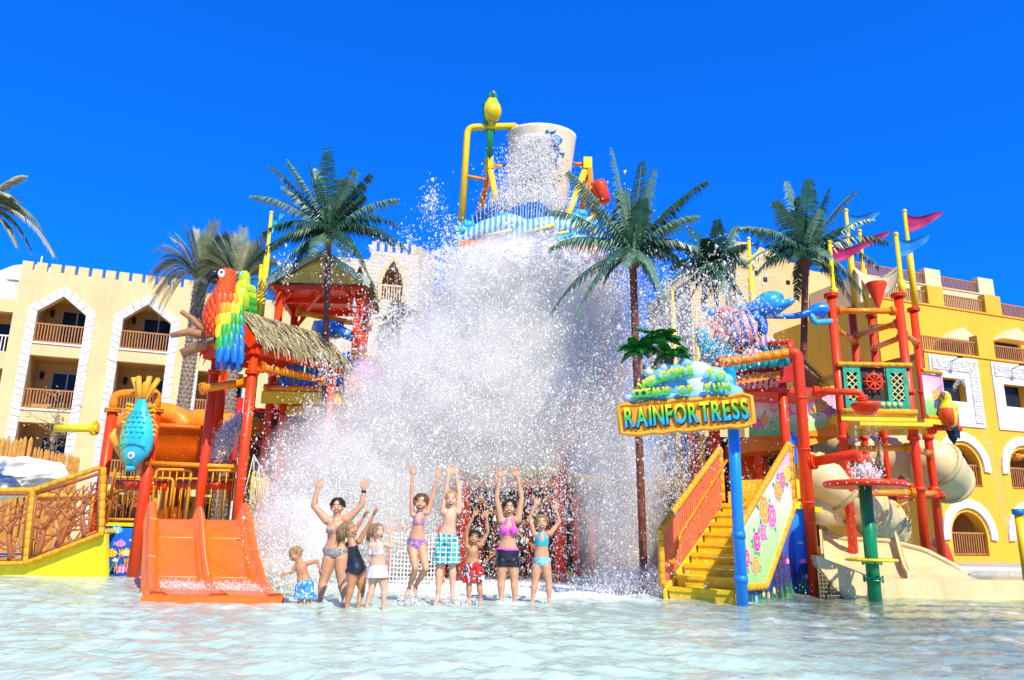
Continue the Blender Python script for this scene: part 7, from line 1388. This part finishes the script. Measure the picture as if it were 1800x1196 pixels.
B = [blob(14000, 1040, 530, 32, 48, 15.7, .5), blob(14000, 915, 458, 70, 14, 16.6, .5), blob(9000, 800, 545, 32, 50, 15.7, .5), blob(24000, 925, 490, 72, 28, 16.5, .5), blob(28000, 895, 560, 85, 55, 15.9, .7), blob(18000, 980, 580, 66, 60, 15.9, .7), blob(26000, 800, 665, 80, 75, 15.0, .8), blob(26000, 985, 680, 90, 75, 15.0, .9),
     blob(20000, 1086, 690, 24, 120, 14.6, .4), blob(14000, 1092, 900, 22, 90, 14.3, .4), blob(18000, 690, 780, 52, 75, 15.0, .6), blob(22000, 600, 880, 62, 75, 14.5, .6), blob(20000, 505, 960, 36, 55, 13.2, .4), blob(8000, 480, 1010, 26, 24, 12.4, .3),
     blob(7000, 1175, 830, 30, 55, 14.6, .4), blob(6000, 1180, 560, 60, 55, 14.0, .8), blob(3000, 1275, 560, 40, 45, 13.3, .4), blob(2000, 1200, 690, 60, 80, 12.6, .4),
     blob(15000, 900, 770, 150, 80, 14.6, .8), blob(9000, 880, 930, 160, 75, 13.8, .8), blob(9000, 1130, 1022, 60, 14, 13.2, .4), blob(5000, 640, 1035, 120, 10, 12.6, .5), blob(6000, 900, 1040, 200, 8, 12.6, .8)]
for cx, cy, sx, sy, n, k in ((900, 600, 150, 120, 30000, 220), (880, 790, 180, 90, 18000, 240), (600, 880, 80, 75, 8000, 80), (920, 455, 70, 18, 9000, 60), (905, 480, 80, 26, 6000, 90)): B.append(blob(n, cx, cy, sx, sy, 14.5, .45, k, .06))
P = np.concatenate(B); ok = (P[:, 1] < 1052) & (P[:, 2] > 11.9) & (P[:, 0] > 425) & (P[:, 1] > 300); P = P[ok]
Wp = at_np(P[:, 0], P[:, 1], P[:, 2]); ok = Wp[:, 2] > 0; Wp = Wp[ok]; pk = P[ok]; rad = np.exp(g.normal(math.log(.0078), .55, len(Wp)))*np.clip(1.25-.0009*np.maximum(0, pk[:, 1]-560), .8, 1.25); drops('falling_spray', Wp, rad, 'huge white burst of falling water and spray in front of the fort', seed=1)
# drops flying in front of people and things (sparse) and streams
B = [blob(900, 900, 900, 250, 110, 10.2, .5), blob(600, 560, 940, 90, 80, 10.6, .5), blob(500, 1230, 900, 90, 110, 11.0, .5)]
P = np.concatenate(B); Wp = at_np(P[:, 0], P[:, 1], P[:, 2]); Wp = Wp[Wp[:, 2] > 0]; drops('flying_drops', Wp, np.exp(g.normal(math.log(.004), .4, len(Wp))), 'scattered fine drops flying in front of the cheering group', seed=2)
B = [blob(9000, 940, 290, 15, 34, 20.2, .12), blob(13000, 932, 330, 22, 30, 20.0, .15), blob(8000, 930, 355, 30, 14, 19.7, .2), blob(2500, 950, 250, 12, 14, 20.3, .1), blob(3000, 935, 320, 34, 40, 20.0, .2)]
P = np.concatenate(B); ok = (P[:, 1] > 236); P = P[ok]; drops('bucket_stream', at_np(P[:, 0], P[:, 1], P[:, 2]), np.exp(g.normal(math.log(.013), .45, len(P))), 'white water pouring over the front of the tipping bucket', seed=3, stretch=1.8)
def stream(n, p0, p1, spread, sag, rr, seed, label, name='water_stream', grow=1.5):
    t = g.random(n)**.8; p0 = np.array(p0); p1 = np.array(p1); P = p0[None]*(1-t)[:, None]+p1[None]*t[:, None]; P[:, 2] += sag*4*t*(1-t); P += g.normal(size=(n, 3))*(spread*(1+grow*t))[:, None]; return drops(name, P, np.exp(g.normal(math.log(rr), .4, n)), label, seed=seed, stretch=2.2)
stream(1500, at(1518, 820, 12.65), at(1522, 850, 12.6), .05, 0, .012, 5, 'water gushing from the red pipe onto the rain disc')
for i, (dx, n) in enumerate(((-.6, 60), (-.5, 110), (-.42, 90), (-.3, 60), (-.2, 40), (.3, 30), (.5, 50))):
    pass
P = []
for k in range(40): a = g.uniform(0, 2*pi); x = ux+.6*cos(a); y = 12.5+.6*sin(a); n = 26; t = g.random(n); P.append(np.stack([x+g.normal(0, .008, n), y+g.normal(0, .008, n), uz-.05-t*(uz-.1)], 1))
drops('dripping_curtain', np.concatenate(P), np.exp(g.normal(math.log(.0045), .3, 40*26)), 'thin curtain of drips falling from the rain disc', seed=6, stretch=3)
P = []
c = at(1522, 718, 13.1)
for k in range(16): a = g.uniform(0, 2*pi); n = 40; t = g.random(n); P.append(np.stack([c.x+.2*cos(a)+g.normal(0, .01, n), c.y+.2*sin(a)+g.normal(0, .01, n), c.z-.1-t*1.3], 1))
drops('dripping_curtain', np.concatenate(P), np.exp(g.normal(math.log(.005), .3, 640)), 'drips falling from the small red bowl', seed=7, stretch=3)
P = []
for k in range(11):
    x0 = 1268+k*12.5; n = 60; t = g.random(n); q0 = np.array(at(x0, 640-k*1.5, 13.25)); a0 = np.array(at(x0-52+k*2, 555-k*4, 13.0)); c_ = np.array(at(x0-75, 520, 13.05)); tt_ = t[:, None]; P.append(q0*(1-tt_)**2+2*a0*tt_*(1-tt_)+c_*tt_**2+g.normal(size=(n, 3))*.006)
drops('spray_jets', np.concatenate(P), np.exp(g.normal(math.log(.005), .3, 660)), 'row of thin water jets rising from the orange spray bar over the fish', seed=8, stretch=2)
stream(2600, at(425, 735, 16.2), at(385, 800, 15.8), .06, .12, .014, 9, 'white water spilling into the orange bowl slide')
n = 900; t = g.random(n); P = np.stack([1640+t*110+g.normal(0, 2, n), 690+0*t, np.full(n, 15.2)], 1); P[:, 1] = 668+np.abs(t-.15)**1.6*330+g.normal(0, 3, n); P[:, 0] = 1675+t*95+g.normal(0, 1.5+3*t, n); drops('water_arc', at_np(P[:, 0], P[:, 1], P[:, 2]), np.exp(g.normal(math.log(.006), .4, n)), 'thin arc of water falling past the right hotel', seed=10)
# splashes round legs
for i, (x, y, Y) in enumerate(((723, 1038, 10.4), (798, 1042, 10.4), (830, 1050, 10.6), (890, 1048, 11), (950, 1052, 11))):
    n = 500 if i < 2 else 90; q = at(x, y, Y); P = np.stack([q.x+g.normal(0, .09, n), q.y-.05+g.normal(0, .09, n), np.abs(g.normal(0, .07, n))], 1); drops('foot_splash', P, np.exp(g.normal(math.log(.008), .4, n)), ('splash under the feet of the jumping girl', 'splash under the feet of the jumping boy', 'ripples of spray at the small boy\'s legs', 'spray at the legs of the woman in pink', 'spray at the legs of the girl in turquoise')[i], seed=20+i)
n = 2600; P = []
t = g.random(n); u_ = g.random(n); q = np.array([tuple(SP(float(lerp(.1, .95, a)), int((K-1)*float(lerp(.70, .93, b_))), .02)) for a, b_ in zip(u_, t)]); q += np.abs(g.normal(size=q.shape))*np.array([.02, .03, .035]); drops('slide_water', q, np.exp(g.normal(math.log(.006), .4, n)), 'thin white sheet of water breaking at the foot of the orange slide', seed=40)
# aerated water mass in the middle of the burst: noise broken lobes
import mathutils.noise as mn
rs = random.Random(77); mb = MB()
for cx, cy, Y, r_ in [(rs.gauss(910, 58), rs.gauss(545, 38), rs.gauss(16.6, .25), rs.uniform(.15, .36)) for _ in range(75)]+[(rs.gauss(890, 80), rs.gauss(640, 45), rs.gauss(16.0, .3), rs.uniform(.08, .2)) for _ in range(60)]:
    if cy < 478: continue
    c = at(cx, cy, Y); k0 = len(mb.v); mb.ell(c, (r_, r_*.8, r_*1.1), nu=26, nv=18)
    for i in range(k0, len(mb.v)): p = V(mb.v[i]); d = p-c; mb.v[i] = tuple(c+d*(1+.6*mn.fractal(p*3.4, .8, 2, 7)))
mb.s = [False]*len(mb.s); ob = mb.build('aerated_water', SPR, label='solid white heart of the falling water burst', kind='stuff')
# mist volume
def mist(name, c, rx, ry, rz, dens, label):
    m = bpy.data.materials.new('water_mist'); m.use_nodes = True; t = m.node_tree; N = t.nodes; L = t.links; N.remove(N['Principled BSDF'])
    pv = N.new('ShaderNodeVolumePrincipled'); pv.inputs['Color'].default_value = (1, .985, .95, 1); pv.inputs['Anisotropy'].default_value = .0
    tc = N.new('ShaderNodeTexCoord'); ln = N.new('ShaderNodeVectorMath'); ln.operation = 'LENGTH'; L.new(tc.outputs['Object'], ln.inputs[0])
    mr = N.new('ShaderNodeMapRange'); mr.inputs[1].default_value = 1; mr.inputs[2].default_value = .25; mr.inputs[3].default_value = 0; mr.inputs[4].default_value = 1; L.new(ln.outputs['Value'], mr.inputs[0])
    nz = N.new('ShaderNodeTexNoise'); nz.inputs['Scale'].default_value = 4.5; nz.inputs['Detail'].default_value = 5; L.new(tc.outputs['Object'], nz.inputs[0]); n2 = N.new('ShaderNodeMapRange'); n2.inputs[1].default_value = .30; n2.inputs[2].default_value = .62; L.new(nz.outputs['Fac'], n2.inputs[0])
    mu = N.new('ShaderNodeMath'); mu.operation = 'MULTIPLY'; L.new(mr.outputs[0], mu.inputs[0]); L.new(n2.outputs[0], mu.inputs[1]); m2 = N.new('ShaderNodeMath'); m2.operation = 'MULTIPLY'; m2.inputs[1].default_value = dens; L.new(mu.outputs[0], m2.inputs[0]); L.new(m2.outputs[0], pv.inputs['Density']); L.new(pv.outputs[0], N['Material Output'].inputs['Volume'])
    mb = MB(); mb.ell((0, 0, 0), 1.0, nu=20, nv=12); me = mb.mesh(name, m); o = bpy.data.objects.new(name, me); COL.objects.link(o); o.location = c; o.scale = (rx, ry, rz); tag(o, label, None, None, 'stuff')
mist('water_mist', at(915, 570, 15.35), 2.05, 1.3, 2.15, 11.0, 'white mist round the heart of the falling water'); mist('water_mist', at(850, 690, 15.0), 2.9, 1.3, 2.0, 6.5, 'thinner mist below the heart of the burst'); mist('water_mist', at(630, 860, 14.7), 2.1, .9, 2.0, 5.0, 'pale grey mist drifting to the left of the group'); mist('water_mist', at(1090, 850, 14.4), 1.0, .7, 2.6, 3.0, 'veil of mist round the big palm pole')
mist('water_mist', at(520, 960, 13.3), 1.0, .6, .95, 9.0, 'thick white spume between the slide and the toddler')
